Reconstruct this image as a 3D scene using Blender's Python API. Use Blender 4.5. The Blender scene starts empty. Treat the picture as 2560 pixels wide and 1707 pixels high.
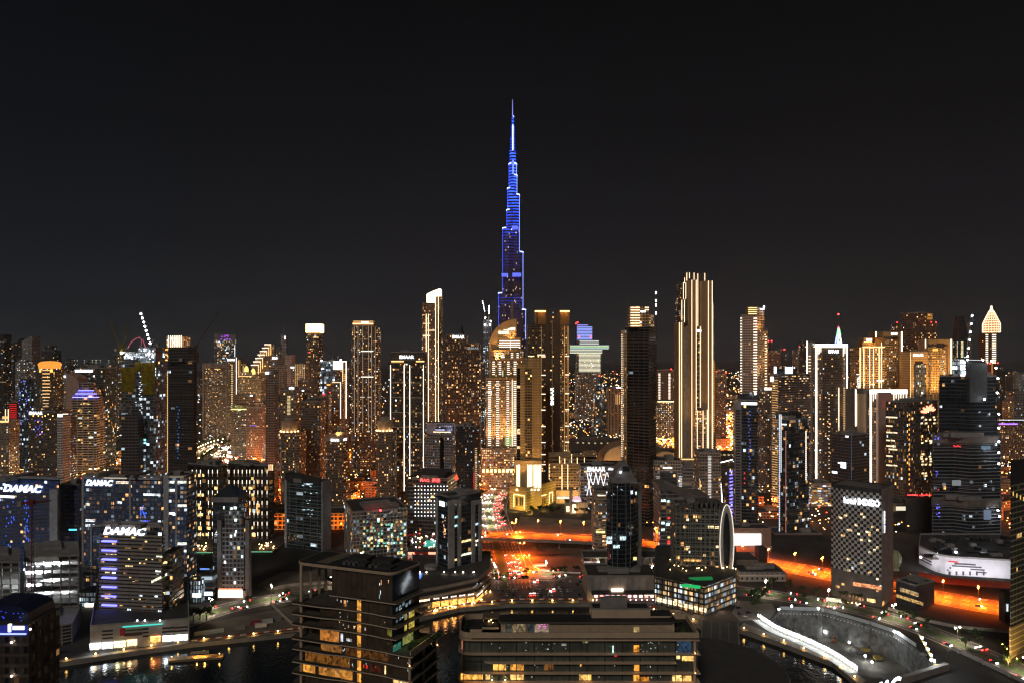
import bpy,bmesh,math,random
from mathutils import Vector,Matrix,geometry
SC = bpy.context.scene
COL = SC.collection
# ------------------------------------------------------------------ camera
F,CX,HZ,H = 1707.0,1280.0,890.0,200.0      # focal length in photo pixels, centre column, horizon row, eye height (m)
cam_d = bpy.data.cameras.new('camera'); cam = bpy.data.objects.new('camera', cam_d); COL.objects.link(cam)
cam.location = (0,0,H); cam.rotation_euler = (math.radians(90),0,0)
cam_d.sensor_width = 36; cam_d.lens = 36 * F / 2560; cam_d.shift_y = (HZ - 853.5) / 2560
cam_d.clip_start = 1; cam_d.clip_end = 90000
SC.camera = cam
# ------------------------------------------------------------------ night sky
wd = bpy.data.worlds.new('World'); SC.world = wd; wd.use_nodes = True
nt = wd.node_tree; N = nt.nodes; K = nt.links
bg = N['Background']; tc = N.new('ShaderNodeTexCoord'); sp = N.new('ShaderNodeSeparateXYZ'); K.new(tc.outputs['Generated'],sp.inputs[0])
rp = N.new('ShaderNodeValToRGB'); e = rp.color_ramp.elements
e[0].position = 0.0; e[0].color = (.0170,.0166,.0180,1); e[1].position = 1.0; e[1].color = (.0015,.0017,.0020,1)
for p,c in ((.06,(.0145,.0147,.0165,1)),(.16,(.0092,.0096,.0115,1)),(.30,(.0050,.0054,.0064,1)),(.5,(.0021,.0023,.0028,1))):
    q = e.new(p); q.color = c
K.new(sp.outputs['Z'],rp.inputs[0])
tint = N.new('ShaderNodeValToRGB'); t = tint.color_ramp.elements
t[0].position = .22; t[0].color = (.62,.86,1.06,1); t[1].position = .75; t[1].color = (1.1,1.0,.98,1)
ma = N.new('ShaderNodeMath'); ma.operation = 'MULTIPLY_ADD'; ma.inputs[1].default_value = .5; ma.inputs[2].default_value = .5
K.new(sp.outputs['X'],ma.inputs[0]); K.new(ma.outputs[0],tint.inputs[0])
mx = N.new('ShaderNodeMix'); mx.data_type = 'RGBA'; mx.blend_type = 'MULTIPLY'; mx.inputs['Factor'].default_value = 1
K.new(rp.outputs[0],mx.inputs[6]); K.new(tint.outputs[0],mx.inputs[7]); K.new(mx.outputs[2],bg.inputs['Color']); bg.inputs['Strength'].default_value = .74
# ------------------------------------------------------------------ added fill lamp standing in for city glow on the facades
sl = bpy.data.lights.new('city_glow_fill', 'SUN'); sl.energy = .46; sl.angle = math.radians(12); sl.color = (1,.90,.80)
so = bpy.data.objects.new('city_glow_fill', sl); COL.objects.link(so)
so.rotation_euler = Vector((-.28,-.80,.62)).to_track_quat('Z', 'Y').to_euler()
# ------------------------------------------------------------------ exposure and sampling
SC.view_settings.view_transform = 'Standard'; SC.view_settings.look = 'None'; SC.view_settings.exposure = .25; SC.view_settings.gamma = 1
cy = SC.cycles
cy.max_bounces = 4; cy.diffuse_bounces = 2; cy.glossy_bounces = 3; cy.transmission_bounces = 2; cy.transparent_max_bounces = 4
cy.caustics_reflective = False; cy.caustics_refractive = False; cy.sample_clamp_indirect = 1.5; cy.sample_clamp_direct = 0
cy.use_denoising = True; cy.denoiser = 'OPENIMAGEDENOISE'; cy.denoising_input_passes = 'RGB_ALBEDO_NORMAL'
cy.pixel_filter_type = 'BLACKMAN_HARRIS'; cy.filter_width = 1.25

RND = random.Random(7)
# ------------------------------------------------------------------ projection helpers (photo pixels -> places in the city)
def gd(y,z=0): return (H - z) * F / (y - HZ)                    # distance of a point at height z seen at row y
def gx(x,d): return (x - CX) / F * d
def gz(y,d): return H - (y - HZ) / F * d
def GP(x,y,z=0): d = gd(y,z); return (gx(x,d),d)
# ------------------------------------------------------------------ materials
MATS = {}
def newmat(name):
    m = bpy.data.materials.new(name); m.use_nodes = True
    return m,m.node_tree,m.node_tree.nodes['Principled BSDF']
def plain(name,col,rough=.7,metal=0,var=.25,scale=.2,bump=0):
    if name in MATS: return MATS[name]
    m,nt,b = newmat(name)
    n = nt.nodes.new('ShaderNodeTexNoise'); n.inputs['Scale'].default_value = scale; n.inputs['Detail'].default_value = 5
    tc = nt.nodes.new('ShaderNodeTexCoord'); nt.links.new(tc.outputs['Object'],n.inputs['Vector'])
    mr = nt.nodes.new('ShaderNodeMapRange'); mr.inputs['To Min'].default_value = 1 - var; mr.inputs['To Max'].default_value = 1 + var
    mr.inputs['From Min'].default_value = .25; mr.inputs['From Max'].default_value = .75
    nt.links.new(n.outputs[0],mr.inputs[0])
    x = nt.nodes.new('ShaderNodeVectorMath'); x.operation = 'SCALE'; x.inputs[0].default_value = col[:3]; nt.links.new(mr.outputs[0],x.inputs['Scale'])
    nt.links.new(x.outputs[0],b.inputs['Base Color']); b.inputs['Roughness'].default_value = rough; b.inputs['Metallic'].default_value = metal
    MATS[name] = m; return m
def em(col,st,sample=False):
    key = ('em', tuple(round(c,3) for c in col),st,sample)
    if key in MATS: return MATS[key]
    m,nt,b = newmat('lit'); b.inputs['Base Color'].default_value = (.02,.02,.02,1)
    b.inputs['Emission Color'].default_value = (*col,1); b.inputs['Emission Strength'].default_value = st
    m.cycles.emission_sampling = 'AUTO' if sample else 'NONE'
    MATS[key] = m; return m
def interior(col,st,key='interior'):                          # a lit room seen through glass: curtains, furniture
    k = (key,col,st)
    if k in MATS: return MATS[k]
    m,nt,b = newmat('lit_room'); b.inputs['Base Color'].default_value = (.03,.03,.03,1); b.inputs['Roughness'].default_value = .1
    tc = nt.nodes.new('ShaderNodeTexCoord'); mp = nt.nodes.new('ShaderNodeMapping'); mp.inputs['Scale'].default_value = (.9,.9,.7)
    v = nt.nodes.new('ShaderNodeTexVoronoi'); v.distance = 'CHEBYCHEV'; v.inputs['Scale'].default_value = 1.0
    nt.links.new(tc.outputs['Object'],mp.inputs[0]); nt.links.new(mp.outputs[0],v.inputs['Vector'])
    s = nt.nodes.new('ShaderNodeSeparateColor'); nt.links.new(v.outputs['Color'],s.inputs[0])
    mr = nt.nodes.new('ShaderNodeMapRange'); mr.inputs['To Min'].default_value = .25 * st; mr.inputs['To Max'].default_value = 1.5 * st
    nt.links.new(s.outputs[0],mr.inputs[0]); nt.links.new(mr.outputs[0],b.inputs['Emission Strength'])
    b.inputs['Emission Color'].default_value = (*col,1); m.cycles.emission_sampling = 'NONE'
    MATS[k] = m; return m

# ---- one node group for every windowed facade; U runs round the building and V up it, both in metres
def facade_group():
    g = bpy.data.node_groups.new('facade', 'ShaderNodeTree'); I = g.interface
    def inp(n,d,t='NodeSocketFloat'):
        s = I.new_socket(n,in_out='INPUT', socket_type=t); s.default_value = d
    for n,d in (('Bay', 3.5),('Floor', 3.4),('Win W', .6),('Win H', .55),('Lit', .2),('Strength', 1.5),('Cool', .2),('Seed', 0.0),('Pier', 0.0),('Pier N', 4.0),('Rough', .12)): inp(n,d)
    inp('Wall', (.3,.25,.2,1),'NodeSocketColor'); inp('Glass', (.012,.014,.018,1),'NodeSocketColor')
    I.new_socket('Shader', in_out='OUTPUT', socket_type='NodeSocketShader')
    n = g.nodes; L = g.links
    gi = n.new('NodeGroupInput'); go = n.new('NodeGroupOutput')
    def M(op,a,b=None,c=None):
        x = n.new('ShaderNodeMath'); x.operation = op
        for i,v in enumerate((a,b,c)):
            if v is None: continue
            if isinstance(v,(int,float)): x.inputs[i].default_value = v
            else: L.new(v,x.inputs[i])
        return x.outputs[0]
    uv = n.new('ShaderNodeUVMap'); s = n.new('ShaderNodeSeparateXYZ'); L.new(uv.outputs[0],s.inputs[0])
    du = M('DIVIDE', s.outputs[0],gi.outputs['Bay']); dv = M('DIVIDE', s.outputs[1],gi.outputs['Floor'])
    cu = M('FLOOR', du); cv = M('FLOOR', dv)
    mu = M('LESS_THAN', M('ABSOLUTE', M('SUBTRACT', M('FRACT', du),.5)),M('MULTIPLY', gi.outputs['Win W'],.5))
    mv = M('LESS_THAN', M('ABSOLUTE', M('SUBTRACT', M('FRACT', dv),.5)),M('MULTIPLY', gi.outputs['Win H'],.5))
    pier = M('GREATER_THAN', M('FRACT', M('DIVIDE', M('ADD', du,.37),gi.outputs['Pier N'])),gi.outputs['Pier'])
    win = M('MULTIPLY', M('MULTIPLY', mu,mv),pier)
    def wn(a,b):
        c = n.new('ShaderNodeCombineXYZ'); L.new(a,c.inputs[0]); L.new(b,c.inputs[1]); L.new(gi.outputs['Seed'],c.inputs[2])
        w = n.new('ShaderNodeTexWhiteNoise'); w.noise_dimensions = '3D'; L.new(c.outputs[0],w.inputs['Vector'])
        q = n.new('ShaderNodeSeparateColor'); L.new(w.outputs['Color'],q.inputs[0])
        return w.outputs['Value'],q.outputs
    r1,q1 = wn(cu,cv); r2,q2 = wn(M('FLOOR', M('MULTIPLY', du,2.3)),M('ADD', cv,517.0))
    r3,q3 = wn(M('FLOOR', M('MULTIPLY', M('ADD', cu,cv),.21)),M('FLOOR', M('MULTIPLY', cv,.33)))
    prob = M('MULTIPLY', gi.outputs['Lit'],M('MULTIPLY_ADD', r3,1.3,.35))
    lit = M('LESS_THAN', r1,prob)
    part = M('MULTIPLY_ADD', M('GREATER_THAN', r2,.38),.75,.25)
    br = M('MULTIPLY_ADD', M('POWER', q1[1],4.0),2.1,.13)
    es = M('MULTIPLY', M('MULTIPLY', M('MULTIPLY', lit,win),M('MULTIPLY', part,br)),gi.outputs['Strength'])
    es = M('ADD', es,M('MULTIPLY', M('MULTIPLY', win,gi.outputs['Strength']),M('MULTIPLY', M('POWER', q2[0],2.0),M('MULTIPLY', gi.outputs['Lit'],.16))))
    slab = M('MULTIPLY_ADD', M('GREATER_THAN', M('ABSOLUTE', M('SUBTRACT', M('FRACT', dv),.5)),.40),.9,1.0)
    def mix(f,a,b):
        x = n.new('ShaderNodeMix'); x.data_type = 'RGBA'
        L.new(f,x.inputs['Factor'])
        for i,v in ((6,a),(7,b)):
            if isinstance(v,tuple): x.inputs[i].default_value = v
            else: L.new(v,x.inputs[i])
        return x.outputs[2]
    warm = mix(q1[0],(1,.46,.13,1),(1,.76,.46,1))
    ecol = mix(M('LESS_THAN', q1[2],gi.outputs['Cool']),warm,(.72,.88,1,1))
    ns = n.new('ShaderNodeTexNoise'); ns.inputs['Scale'].default_value = .05; ns.inputs['Detail'].default_value = 6; L.new(uv.outputs[0],ns.inputs['Vector'])
    dirt = n.new('ShaderNodeVectorMath'); dirt.operation = 'SCALE'; L.new(gi.outputs['Wall'],dirt.inputs[0]); L.new(M('MULTIPLY', slab,M('MULTIPLY_ADD', ns.outputs[0],.8,.5)),dirt.inputs['Scale'])
    base = mix(win,dirt.outputs[0],gi.outputs['Glass'])
    p = n.new('ShaderNodeBsdfPrincipled'); L.new(base,p.inputs['Base Color']); L.new(ecol,p.inputs['Emission Color']); L.new(es,p.inputs['Emission Strength'])
    ro = n.new('ShaderNodeMix'); L.new(win,ro.inputs[0]); ro.inputs[2].default_value = .7; L.new(gi.outputs['Rough'],ro.inputs[3]); L.new(ro.outputs[0],p.inputs['Roughness'])
    L.new(p.outputs[0],go.inputs[0])
    return g
FG = facade_group()
SEED = [0]
def facade(bay=3.6,fl=3.5,ww=.55,wh=.55,lit=.2,st=1.5,cool=.15,wall=(.3,.24,.18),glass=(.012,.014,.018),pier=0,pn=4,rough=.12,seed=None):
    SEED[0] += 1
    m = bpy.data.materials.new('facade'); m.use_nodes = True; nt = m.node_tree
    nt.nodes.remove(nt.nodes['Principled BSDF'])
    g = nt.nodes.new('ShaderNodeGroup'); g.node_tree = FG
    for k,v in (('Bay', bay),('Floor', fl),('Win W', ww),('Win H', wh),('Lit', min(lit * 1.25,1)),('Strength', st * 1.2),('Cool', cool),('Pier', pier),('Pier N', pn),('Rough', rough),('Seed', SEED[0] * 3.17)):
        g.inputs[k].default_value = v
    g.inputs['Wall'].default_value = (*wall,1); g.inputs['Glass'].default_value = (*glass,1)
    nt.links.new(g.outputs[0],nt.nodes['Material Output'].inputs['Surface'])
    m.cycles.emission_sampling = 'NONE'
    return m
# ------------------------------------------------------------------ mesh collector
class MB:
    def __init__(s): s.v = []; s.f = []; s.uv = []; s.m = []
    def face(s,pts,m=0,uv=None):
        i = len(s.v); s.v += [tuple(p) for p in pts]; s.f.append(tuple(range(i,i + len(pts)))); s.m.append(m)
        s.uv.append(uv or [(0,0)] * len(pts))
    def prism(s,poly,z0,z1,m=0,top=None,bottom=False,poly2=None):
        p2 = poly2 or poly; n = len(poly); u = 0
        zt = z1 if isinstance(z1,(list,tuple)) else [z1] * n
        for i in range(n):
            a,b = poly[i],poly[(i + 1) % n]; c,d = p2[(i + 1) % n],p2[i]
            w = math.hypot(b[0] - a[0],b[1] - a[1]); j = (i + 1) % n
            s.face([(a[0],a[1],z0),(b[0],b[1],z0),(c[0],c[1],zt[j]),(d[0],d[1],zt[i])],m,[(u,z0),(u + w,z0),(u + w,zt[j]),(u,zt[i])])
            u += w
        s.face([(p[0],p[1],z) for p,z in zip(p2,zt)],m if top is None else top)
        if bottom: s.face([(p[0],p[1],z0) for p in reversed(poly)],m if top is None else top)
        return s
    def box(s,x0,x1,y0,y1,z0,z1,m=0,top=None,bottom=True):
        return s.prism([(x0,y0),(x1,y0),(x1,y1),(x0,y1)],z0,z1,m,top,bottom)
    def obox(s,c,t,nrm,w,th,z0,z1,m=0):                  # box of width w along t, thickness th along nrm, centred on c
        a = Vector(c); t = Vector(t) * w / 2; q = Vector(nrm) * th / 2
        P = [a - t + q,a + t + q,a + t - q,a - t - q]
        if t.x * q.y - t.y * q.x > 0: P.reverse()
        return s.prism([(p.x,p.y) for p in P],z0,z1,m,None,True)
    def tube(s,p,q,r,r2=None,n=6,m=0):
        p = Vector(p); q = Vector(q); r2 = r if r2 is None else r2; d = (q - p).normalized()
        a = d.orthogonal().normalized(); b = d.cross(a)
        A = [p + (a * math.cos(2 * math.pi * k / n) + b * math.sin(2 * math.pi * k / n)) * r for k in range(n)]
        B = [q + (a * math.cos(2 * math.pi * k / n) + b * math.sin(2 * math.pi * k / n)) * r2 for k in range(n)]
        for k in range(n): s.face([A[k],A[(k + 1) % n],B[(k + 1) % n],B[k]],m)
        s.face(list(reversed(A)),m); s.face(B,m); return s
    def lathe(s,c,prof,n=16,m=0,sx=1,sy=1):                # prof: (radius, z)
        u = [2 * math.pi * k / n for k in range(n + 1)]
        for (r0,z0),(r1,z1) in zip(prof,prof[1:]):
            for k in range(n):
                P = [(r0,u[k],z0),(r0,u[k + 1],z0),(r1,u[k + 1],z1),(r1,u[k],z1)]
                s.face([(c[0] + r * math.cos(a) * sx,c[1] + r * math.sin(a) * sy,z) for r,a,z in P],m,[(a * max(r0,r1),z) for r,a,z in P])
        return s
    def ball(s,c,r,m=0,n=8):
        k = 5; return s.lathe(c,[(max(r * math.sin(math.pi * i / k),.001),c[2] - r * math.cos(math.pi * i / k)) for i in range(k + 1)],n,m)
    def outline(s,pts,y0,y1,m=0):                            # an upright outline in X,Z given a real thickness in Y
        A = sum(pts[i][0] * pts[(i + 1) % len(pts)][1] - pts[(i + 1) % len(pts)][0] * pts[i][1] for i in range(len(pts)))
        if A < 0: pts = pts[::-1]
        n = len(pts); per = 0
        s.face([(x,y0,z) for x,z in pts],m,[(x,z) for x,z in pts])
        s.face([(x,y1,z) for x,z in reversed(pts)],m,[(x,z) for x,z in reversed(pts)])
        for i in range(n):
            a,b = pts[i],pts[(i + 1) % n]
            s.face([(a[0],y0,a[1]),(a[0],y1,a[1]),(b[0],y1,b[1]),(b[0],y0,b[1])],m,[(0,a[1]),(y1 - y0,a[1]),(y1 - y0,b[1]),(0,b[1])])
        return s
    def mesh(s,name,mats,o=(0,0,0)):
        me = bpy.data.meshes.new(name); me.from_pydata([(v[0] - o[0],v[1] - o[1],v[2] - o[2]) for v in s.v],[],s.f)
        for m in (mats if isinstance(mats,(list,tuple)) else [mats]): me.materials.append(m)
        me.polygons.foreach_set('material_index', s.m)
        uvl = me.uv_layers.new(name='UVMap'); uvl.data.foreach_set('uv', [c for f in s.uv for p in f for c in p])
        me.update(); return me
def link(name,me,parent=None,loc=(0,0,0)):
    o = bpy.data.objects.new(name,me); COL.objects.link(o); o.location = loc
    if parent: o.parent = parent
    return o
def tag(o,label,cat,group=None,kind=None):
    o['label'] = label; o['category'] = cat
    if group: o['group'] = group
    if kind: o['kind'] = kind
    return o
def struct(name,me,loc=(0,0,0)):
    o = link(name,me,None,loc); o['kind'] = 'structure'; return o
# ------------------------------------------------------------------ lettering
TXT = {}
def text_mesh(body,shear=0,bold=.0):
    k = (body,shear,bold)
    if k in TXT: return TXT[k]
    cu = bpy.data.curves.new('lettering', 'FONT'); cu.body = body; cu.size = 1; cu.shear = shear; cu.offset = bold; cu.extrude = .04; cu.resolution_u = 3
    ob = bpy.data.objects.new('lettering', cu); COL.objects.link(ob); bpy.context.view_layer.update()
    me = bpy.data.meshes.new_from_object(ob.evaluated_get(bpy.context.evaluated_depsgraph_get()))
    bpy.data.objects.remove(ob)
    xs = [v.co.x for v in me.vertices]; ys = [v.co.y for v in me.vertices]
    x0,x1,y0,y1 = min(xs),max(xs),min(ys),max(ys)
    for v in me.vertices: v.co.x = (v.co.x - x0) / (x1 - x0); v.co.y = (v.co.y - y0) / (y1 - y0)
    TXT[k] = me; return me
# ------------------------------------------------------------------ buildings
def quadfoot(x0,xc,x1,d,th,dep=None):
    th = math.radians(th); c,s = math.cos(th),math.sin(th); Y = d; X = gx(xc,d); t0 = (x0 - CX) / F; t1 = (x1 - CX) / F
    L1 = (X - t0 * Y) / (c + t0 * s)
    L2 = (t1 * Y - X) / (s - t1 * c) if (s - t1 * c) > .02 else 20
    if L2 > 90: L2 = 90
    if L1 > 120: L1 = 120
    C = (X,Y); R = (X + L2 * s,Y + L2 * c); Lp = (X - L1 * c,Y + L1 * s); B = (R[0] + Lp[0] - X,R[1] + Lp[1] - Y)
    return [C,R,B,Lp]
def rectfoot(x0,x1,d,dep=None):
    X0,X1 = gx(x0,d),gx(x1,d); w = X1 - X0; dep = dep or min(max(w,16),34)
    return [(X0,d),(X1,d),(X1,d + dep),(X0,d + dep)]
def offset(poly,r):
    n = len(poly); out = []
    for i in range(n):
        p,a,b = Vector(poly[i]),Vector(poly[i - 1]),Vector(poly[(i + 1) % n])
        e1 = (p - a).normalized(); e2 = (b - p).normalized()
        n1 = Vector((e1.y,-e1.x)); n2 = Vector((e2.y,-e2.x)); k = 1 + n1.dot(n2)
        if k < .25: k = .25
        q = p + (n1 + n2) / k * r; out.append((q.x,q.y))
    return out
def rounded(poly,r,seg=5,which=None):
    out = []; n = len(poly)
    for i in range(n):
        p,a,b = Vector(poly[i]),Vector(poly[i - 1]),Vector(poly[(i + 1) % n])
        if which is not None and i not in which: out.append((p.x,p.y)); continue
        rr = min(r,(a - p).length * .49,(b - p).length * .49)
        s = p + (a - p).normalized() * rr; e = p + (b - p).normalized() * rr
        for k in range(seg + 1):
            t = k / seg; q = s * (1 - t) ** 2 + p * 2 * t * (1 - t) + e * t * t; out.append((q.x,q.y))
    return out
ROOF = plain('roof_felt', (.055,.052,.05),.85,var=.4,scale=.15)
CONC = plain('concrete', (.30,.28,.26),.8)
DARKM = plain('dark_metal', (.05,.05,.055),.5,.4)
WHITEP = plain('white_paint', (.72,.70,.67),.6)
BEIGE = plain('beige_stone', (.45,.35,.25),.75)
STEEL = plain('galvanised_steel', (.32,.32,.33),.45,.6)
W_ = (1,.66,.36); WW = (1,.82,.62); CW = (.86,.93,1); OR = (1,.42,.08); GO = (1,.56,.2); BL = (.10,.13,1); RD = (1,.03,.03); GR = (.05,1,.25)
FOOTS = []
class T:
    def __init__(s,name,label,cat,foot,z=0,group=None,d=None):
        cx = sum(p[0] for p in foot) / len(foot); cyy = sum(p[1] for p in foot) / len(foot)
        s.o = (cx,cyy,z); s.foot = foot; s.e = bpy.data.objects.new(name,None); COL.objects.link(s.e); s.e.location = s.o; tag(s.e,label,cat,group)
        s.e.empty_display_size = 3; s.ztop = 0; s.sub = {}; s.rnd = random.Random(label)
        FOOTS.append(foot)
    def under(s,foot): return s.sub[id(foot)][0] if foot is not None and id(foot) in s.sub and foot is not s.foot else None
    def part(s,name,mb,mats,parent=None,label=None):
        o = link(name,mb.mesh(name,mats,s.o),parent or s.e)
        if label: o['label'] = label
        return o
    def clone(s,o,dx=0,dy=0,dz=0):
        c = o.copy(); COL.objects.link(c); c.parent = o.parent; c.location = (o.location.x + dx,o.location.y + dy,o.location.z + dz); return c
    def hit(s,x,foot=None):                                   # where the sight line at column x meets the facade: point, right-tangent, outward normal
        t = (x - CX) / F; best = None; foot = foot or s.foot; n = len(foot)
        for i in range(n):
            a,b = foot[i],foot[(i + 1) % n]; dx,dy = b[0] - a[0],b[1] - a[1]
            den = dx - t * dy
            if abs(den) < 1e-9: continue
            k = (t * a[1] - a[0]) / den
            if -.001 <= k <= 1.001:
                Y = a[1] + k * dy
                if best is None or Y < best[0][1]:
                    l = math.hypot(dx,dy); best = ((a[0] + k * dx,Y),(dx / l,dy / l),(dy / l,-dx / l))
        if best is None:
            b = min(foot,key=lambda p: abs(p[0] / p[1] - t)); best = (b,(1,0),(0,-1))
        return best
    def block(s,name,foot,z0,z1,mats,top=1,foot2=None):
        s.ztop = max(s.ztop,z1 if not isinstance(z1,(list,tuple)) else max(z1))
        o = s.part(name,MB().prism(foot,z0,z1,0,top,poly2=foot2),mats); s.sub[id(foot)] = (o,foot) ; return o
    def strip(s,x,y0,y1,col=W_,st=7,w=.9,foot=None,name='light_strip', out=.5,sample=True,parent=None):
        p,t,n = s.hit(x,foot); d = p[1]
        c = (p[0] + n[0] * out * .55,p[1] + n[1] * out * .55)
        return s.part(name,MB().obox(c,t,n,w * .8,out,gz(y1,d),gz(y0,d)),em(col,st * .45,sample),parent or s.under(foot))
    def hstrip(s,x0,x1,y,col=W_,st=6,h=.7,foot=None,name='light_band', out=.5,sample=False,n=1,dz=0,mat=None):
        p,t,nr = s.hit(x0 * .98 + x1 * .02,foot); q,t2,n2 = s.hit(x1 * .98 + x0 * .02,foot)
        a = Vector(p); b = Vector(q); z = gz(y,(p[1] + q[1]) / 2); tt = (b - a); l = tt.length
        if l < .01: return
        tt /= l; nn = Vector((tt.y,-tt.x)); c = (a + b) / 2 + nn * out * .55
        o = s.part(name,MB().obox(c,tt,nn,l,out,z - h / 2,z + h / 2),mat or em(col,st * .5,sample),s.under(foot))
        for k in range(1,n): s.clone(o,dz=-k * dz)
        return o
    def rows(s,x0,x1,y0,y1,n,col=W_,st=5,h=.7,**k):
        d = s.hit((x0 + x1) / 2,k.get('foot'))[0][1]; dz = (gz(y0,d) - gz(y1,d)) / max(n - 1,1)
        return s.hstrip(x0,x1,y0,col,st,h,n=n,dz=dz,**k)
    def pane(s,x0,x1,y0,y1,mat,name='lit_window', foot=None,out=.12):
        p,t,n = s.hit((x0 + x1) / 2,foot); d = p[1]; w = (x1 - x0) / F * d / max(.25,abs(t[0]))
        c = (p[0] + n[0] * out * .55,p[1] + n[1] * out * .55)
        return s.part(name,MB().obox(c,t,n,w,out,gz(y1,d),gz(y0,d)),mat,s.under(foot))
    def slabs(s,z0,z1,n,out=.9,th=.45,mat=None,foot=None,name='floor_slab', rr=0):
        f = offset(foot or s.foot,out)
        if rr: f = rounded(f,rr)
        n = min(n,100); dz = (z1 - z0) / max(1,n - 1)
        o = s.part(name,MB().prism(f,z0,z0 + th,0,0,True),mat or CONC,s.under(foot))
        for k in range(1,n): s.clone(o,dz=k * dz)
        return o
    def sign(s,body,x0,x1,y0,y1,col=CW,st=8,foot=None,shear=0,bold=.03,name='sign_lettering', out=.6,vert=False,at=None,sample=False,yscale=1):
        p,t,n = at or s.hit((x0 + x1) / 2,foot); d = p[1]; w = (x1 - x0) / F * d / max(.25,abs(t[0])); h = (y0 - y1) / F * d * -1
        o = link(name,text_mesh(body,shear,bold * .6).copy(),s.under(foot) or s.e); o.data.materials.clear(); o.data.materials.append(em(col,st * .42,sample))
        T3 = Vector((t[0],t[1],0)); Z = Vector((0,0,1)); Nn = Vector((n[0],n[1],0))
        c = Vector((p[0],p[1],gz((y0 + y1) / 2,d))) + Nn * out
        if vert: R,U = Z,-T3; a,b = h,w
        else: R,U = T3,Z; a,b = w,h
        c = c - R * a / 2 - U * b / 2
        m = Matrix((( R.x * a,U.x * b,Nn.x * 4,c.x - s.o[0]),(R.y * a,U.y * b,Nn.y * 4,c.y - s.o[1]),(R.z * a,U.z * b,Nn.z * 4,c.z - s.o[2]),(0,0,0,1)))
        o.data.transform(m); return o
    def roofgear(s,foot=None,z=None,n=3,parapet=1.2,wall=None,seed=None):
        f = foot or s.foot; z = s.ztop if z is None else z
        if len(f) < 3: return
        inn = offset(f,-.7); mb = MB(); L = len(f)
        for i in range(L):
            a,b,c,d = f[i],f[(i + 1) % L],inn[(i + 1) % L],inn[i]
            mb.prism([a,b,c,d],z,z + parapet,0,0)
        pp = s.part('parapet', mb,wall or CONC,s.under(foot))
        if n:
            cx = sum(p[0] for p in f) / L; cyy = sum(p[1] for p in f) / L; r = s.rnd; mb = MB()
            w = max(p[0] for p in f) - min(p[0] for p in f); dp = max(p[1] for p in f) - min(p[1] for p in f)
            e1 = (Vector(f[1]) - Vector(f[0])).normalized(); e2 = Vector((-e1.y,e1.x))
            for k in range(n):
                q = Vector((cx + r.uniform(-.24,.24) * w,cyy + r.uniform(-.2,.2) * dp)); hw,hd = r.uniform(.08,.2) * w,r.uniform(.08,.2) * dp
                P = [q - e1 * hw - e2 * hd,q + e1 * hw - e2 * hd,q + e1 * hw + e2 * hd,q - e1 * hw + e2 * hd]
                mb.prism([(a.x,a.y) for a in P],z,z + r.uniform(2,5),0,0)
            s.part('roof_plant', mb,CONC,pp if foot is None else s.under(foot))
    def flood(s,x,y,z,target,power,col=GO,ang=70,blend=.8,size=1.0):
        l = bpy.data.lights.new('floodlight', 'SPOT'); l.energy = power * .4; l.color = col; l.spot_size = math.radians(ang); l.spot_blend = blend; l.shadow_soft_size = size
        o = bpy.data.objects.new('floodlight', l); COL.objects.link(o); o.parent = s.e; o.location = (x - s.o[0],y - s.o[1],z - s.o[2])
        o.rotation_euler = (Vector((x,y,z)) - Vector(target)).to_track_quat('Z', 'Y').to_euler()
        return o
def tower(label,x0,x1,yt,d,xc=None,th=0,dep=None,yb=None,fac=None,name='apartment_tower', cat='tower', group=None,gear=2,foot=None,z0=0,wallpar=None,roof=None,par=1.3):
    if yb: d = gd(yb)
    if foot is None: foot = quadfoot(x0,xc,x1,d,th) if xc is not None else rectfoot(x0,x1,d,dep)
    b = T(name,label,cat,foot,z0,group)
    b.d = d; b.m = fac if not isinstance(fac,dict) else facade(**fac)
    b.body = b.block('body', foot,z0,gz(yt,d),[b.m,roof or ROOF])
    if gear: b.roofgear(n=gear,parapet=par,wall=wallpar)
    return b
def upper(b,x0,x1,yt,yb,dd=3,dep=None,fac=None,name='upper_block', gear=0,foot=None):
    d = b.d + dd; f = foot or rectfoot(x0,x1,d,dep)
    o = b.block(name,f,gz(yb,d) - 1,gz(yt,d),[fac or b.m,ROOF])
    if gear: b.roofgear(f,gz(yt,d),gear)
    b.lastfoot = f
    return f

# ================================================================== the setting: ground, canal, roads, pit
canal_far = [GP(*p) for p in ((-260,1712),(80,1666),(250,1640),(380,1621),(480,1607),(690,1586),(880,1566),(1050,1543),(1150,1519),(1280,1508),(1480,1507),(1640,1531),(1745,1560),(1795,1582),(1846,1571),(1945,1604),(2080,1655),(2150,1712),(2230,1800))]
canal_near = [GP(*p) for p in ((2100,1822),(1985,1745),(1970,1690),(1900,1640),(1800,1600),(1760,1625),(1740,1800),(700,1840),(-300,1860))]
canal = canal_far + canal_near
pit = [GP(*p) for p in ((1932,1546),(1950,1525),(2055,1528),(2171,1561),(2238,1584),(2290,1620),(2344,1668),(2262,1704),(2160,1690),(2040,1608))]
def sheet(name,outline,holes,z,mat,skirt=None):
    polys = [[Vector((p[0],p[1],0)) for p in q] for q in [outline] + holes]
    tris = geometry.tessellate_polygon(polys); flat = [p for q in polys for p in q]
    mb = MB()
    for t in tris:
        P = [flat[i] for i in t]
        if (P[1] - P[0]).cross(P[2] - P[0]).z < 0: P.reverse()
        mb.face([(p.x,p.y,z) for p in P])
    return struct(name,mb.mesh(name,mat))
def walls(name,loop,z0,z1,mat,flip=False):
    mb = MB()
    for a,b in zip(loop,loop[1:] + loop[:1]):
        if flip: a,b = b,a
        mb.face([(a[0],a[1],z0),(b[0],b[1],z0),(b[0],b[1],z1),(a[0],a[1],z1)])
    return mb.mesh(name,mat)
GROUND = plain('city_ground', (.050,.045,.040),.9,var=.6,scale=.03)
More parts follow.
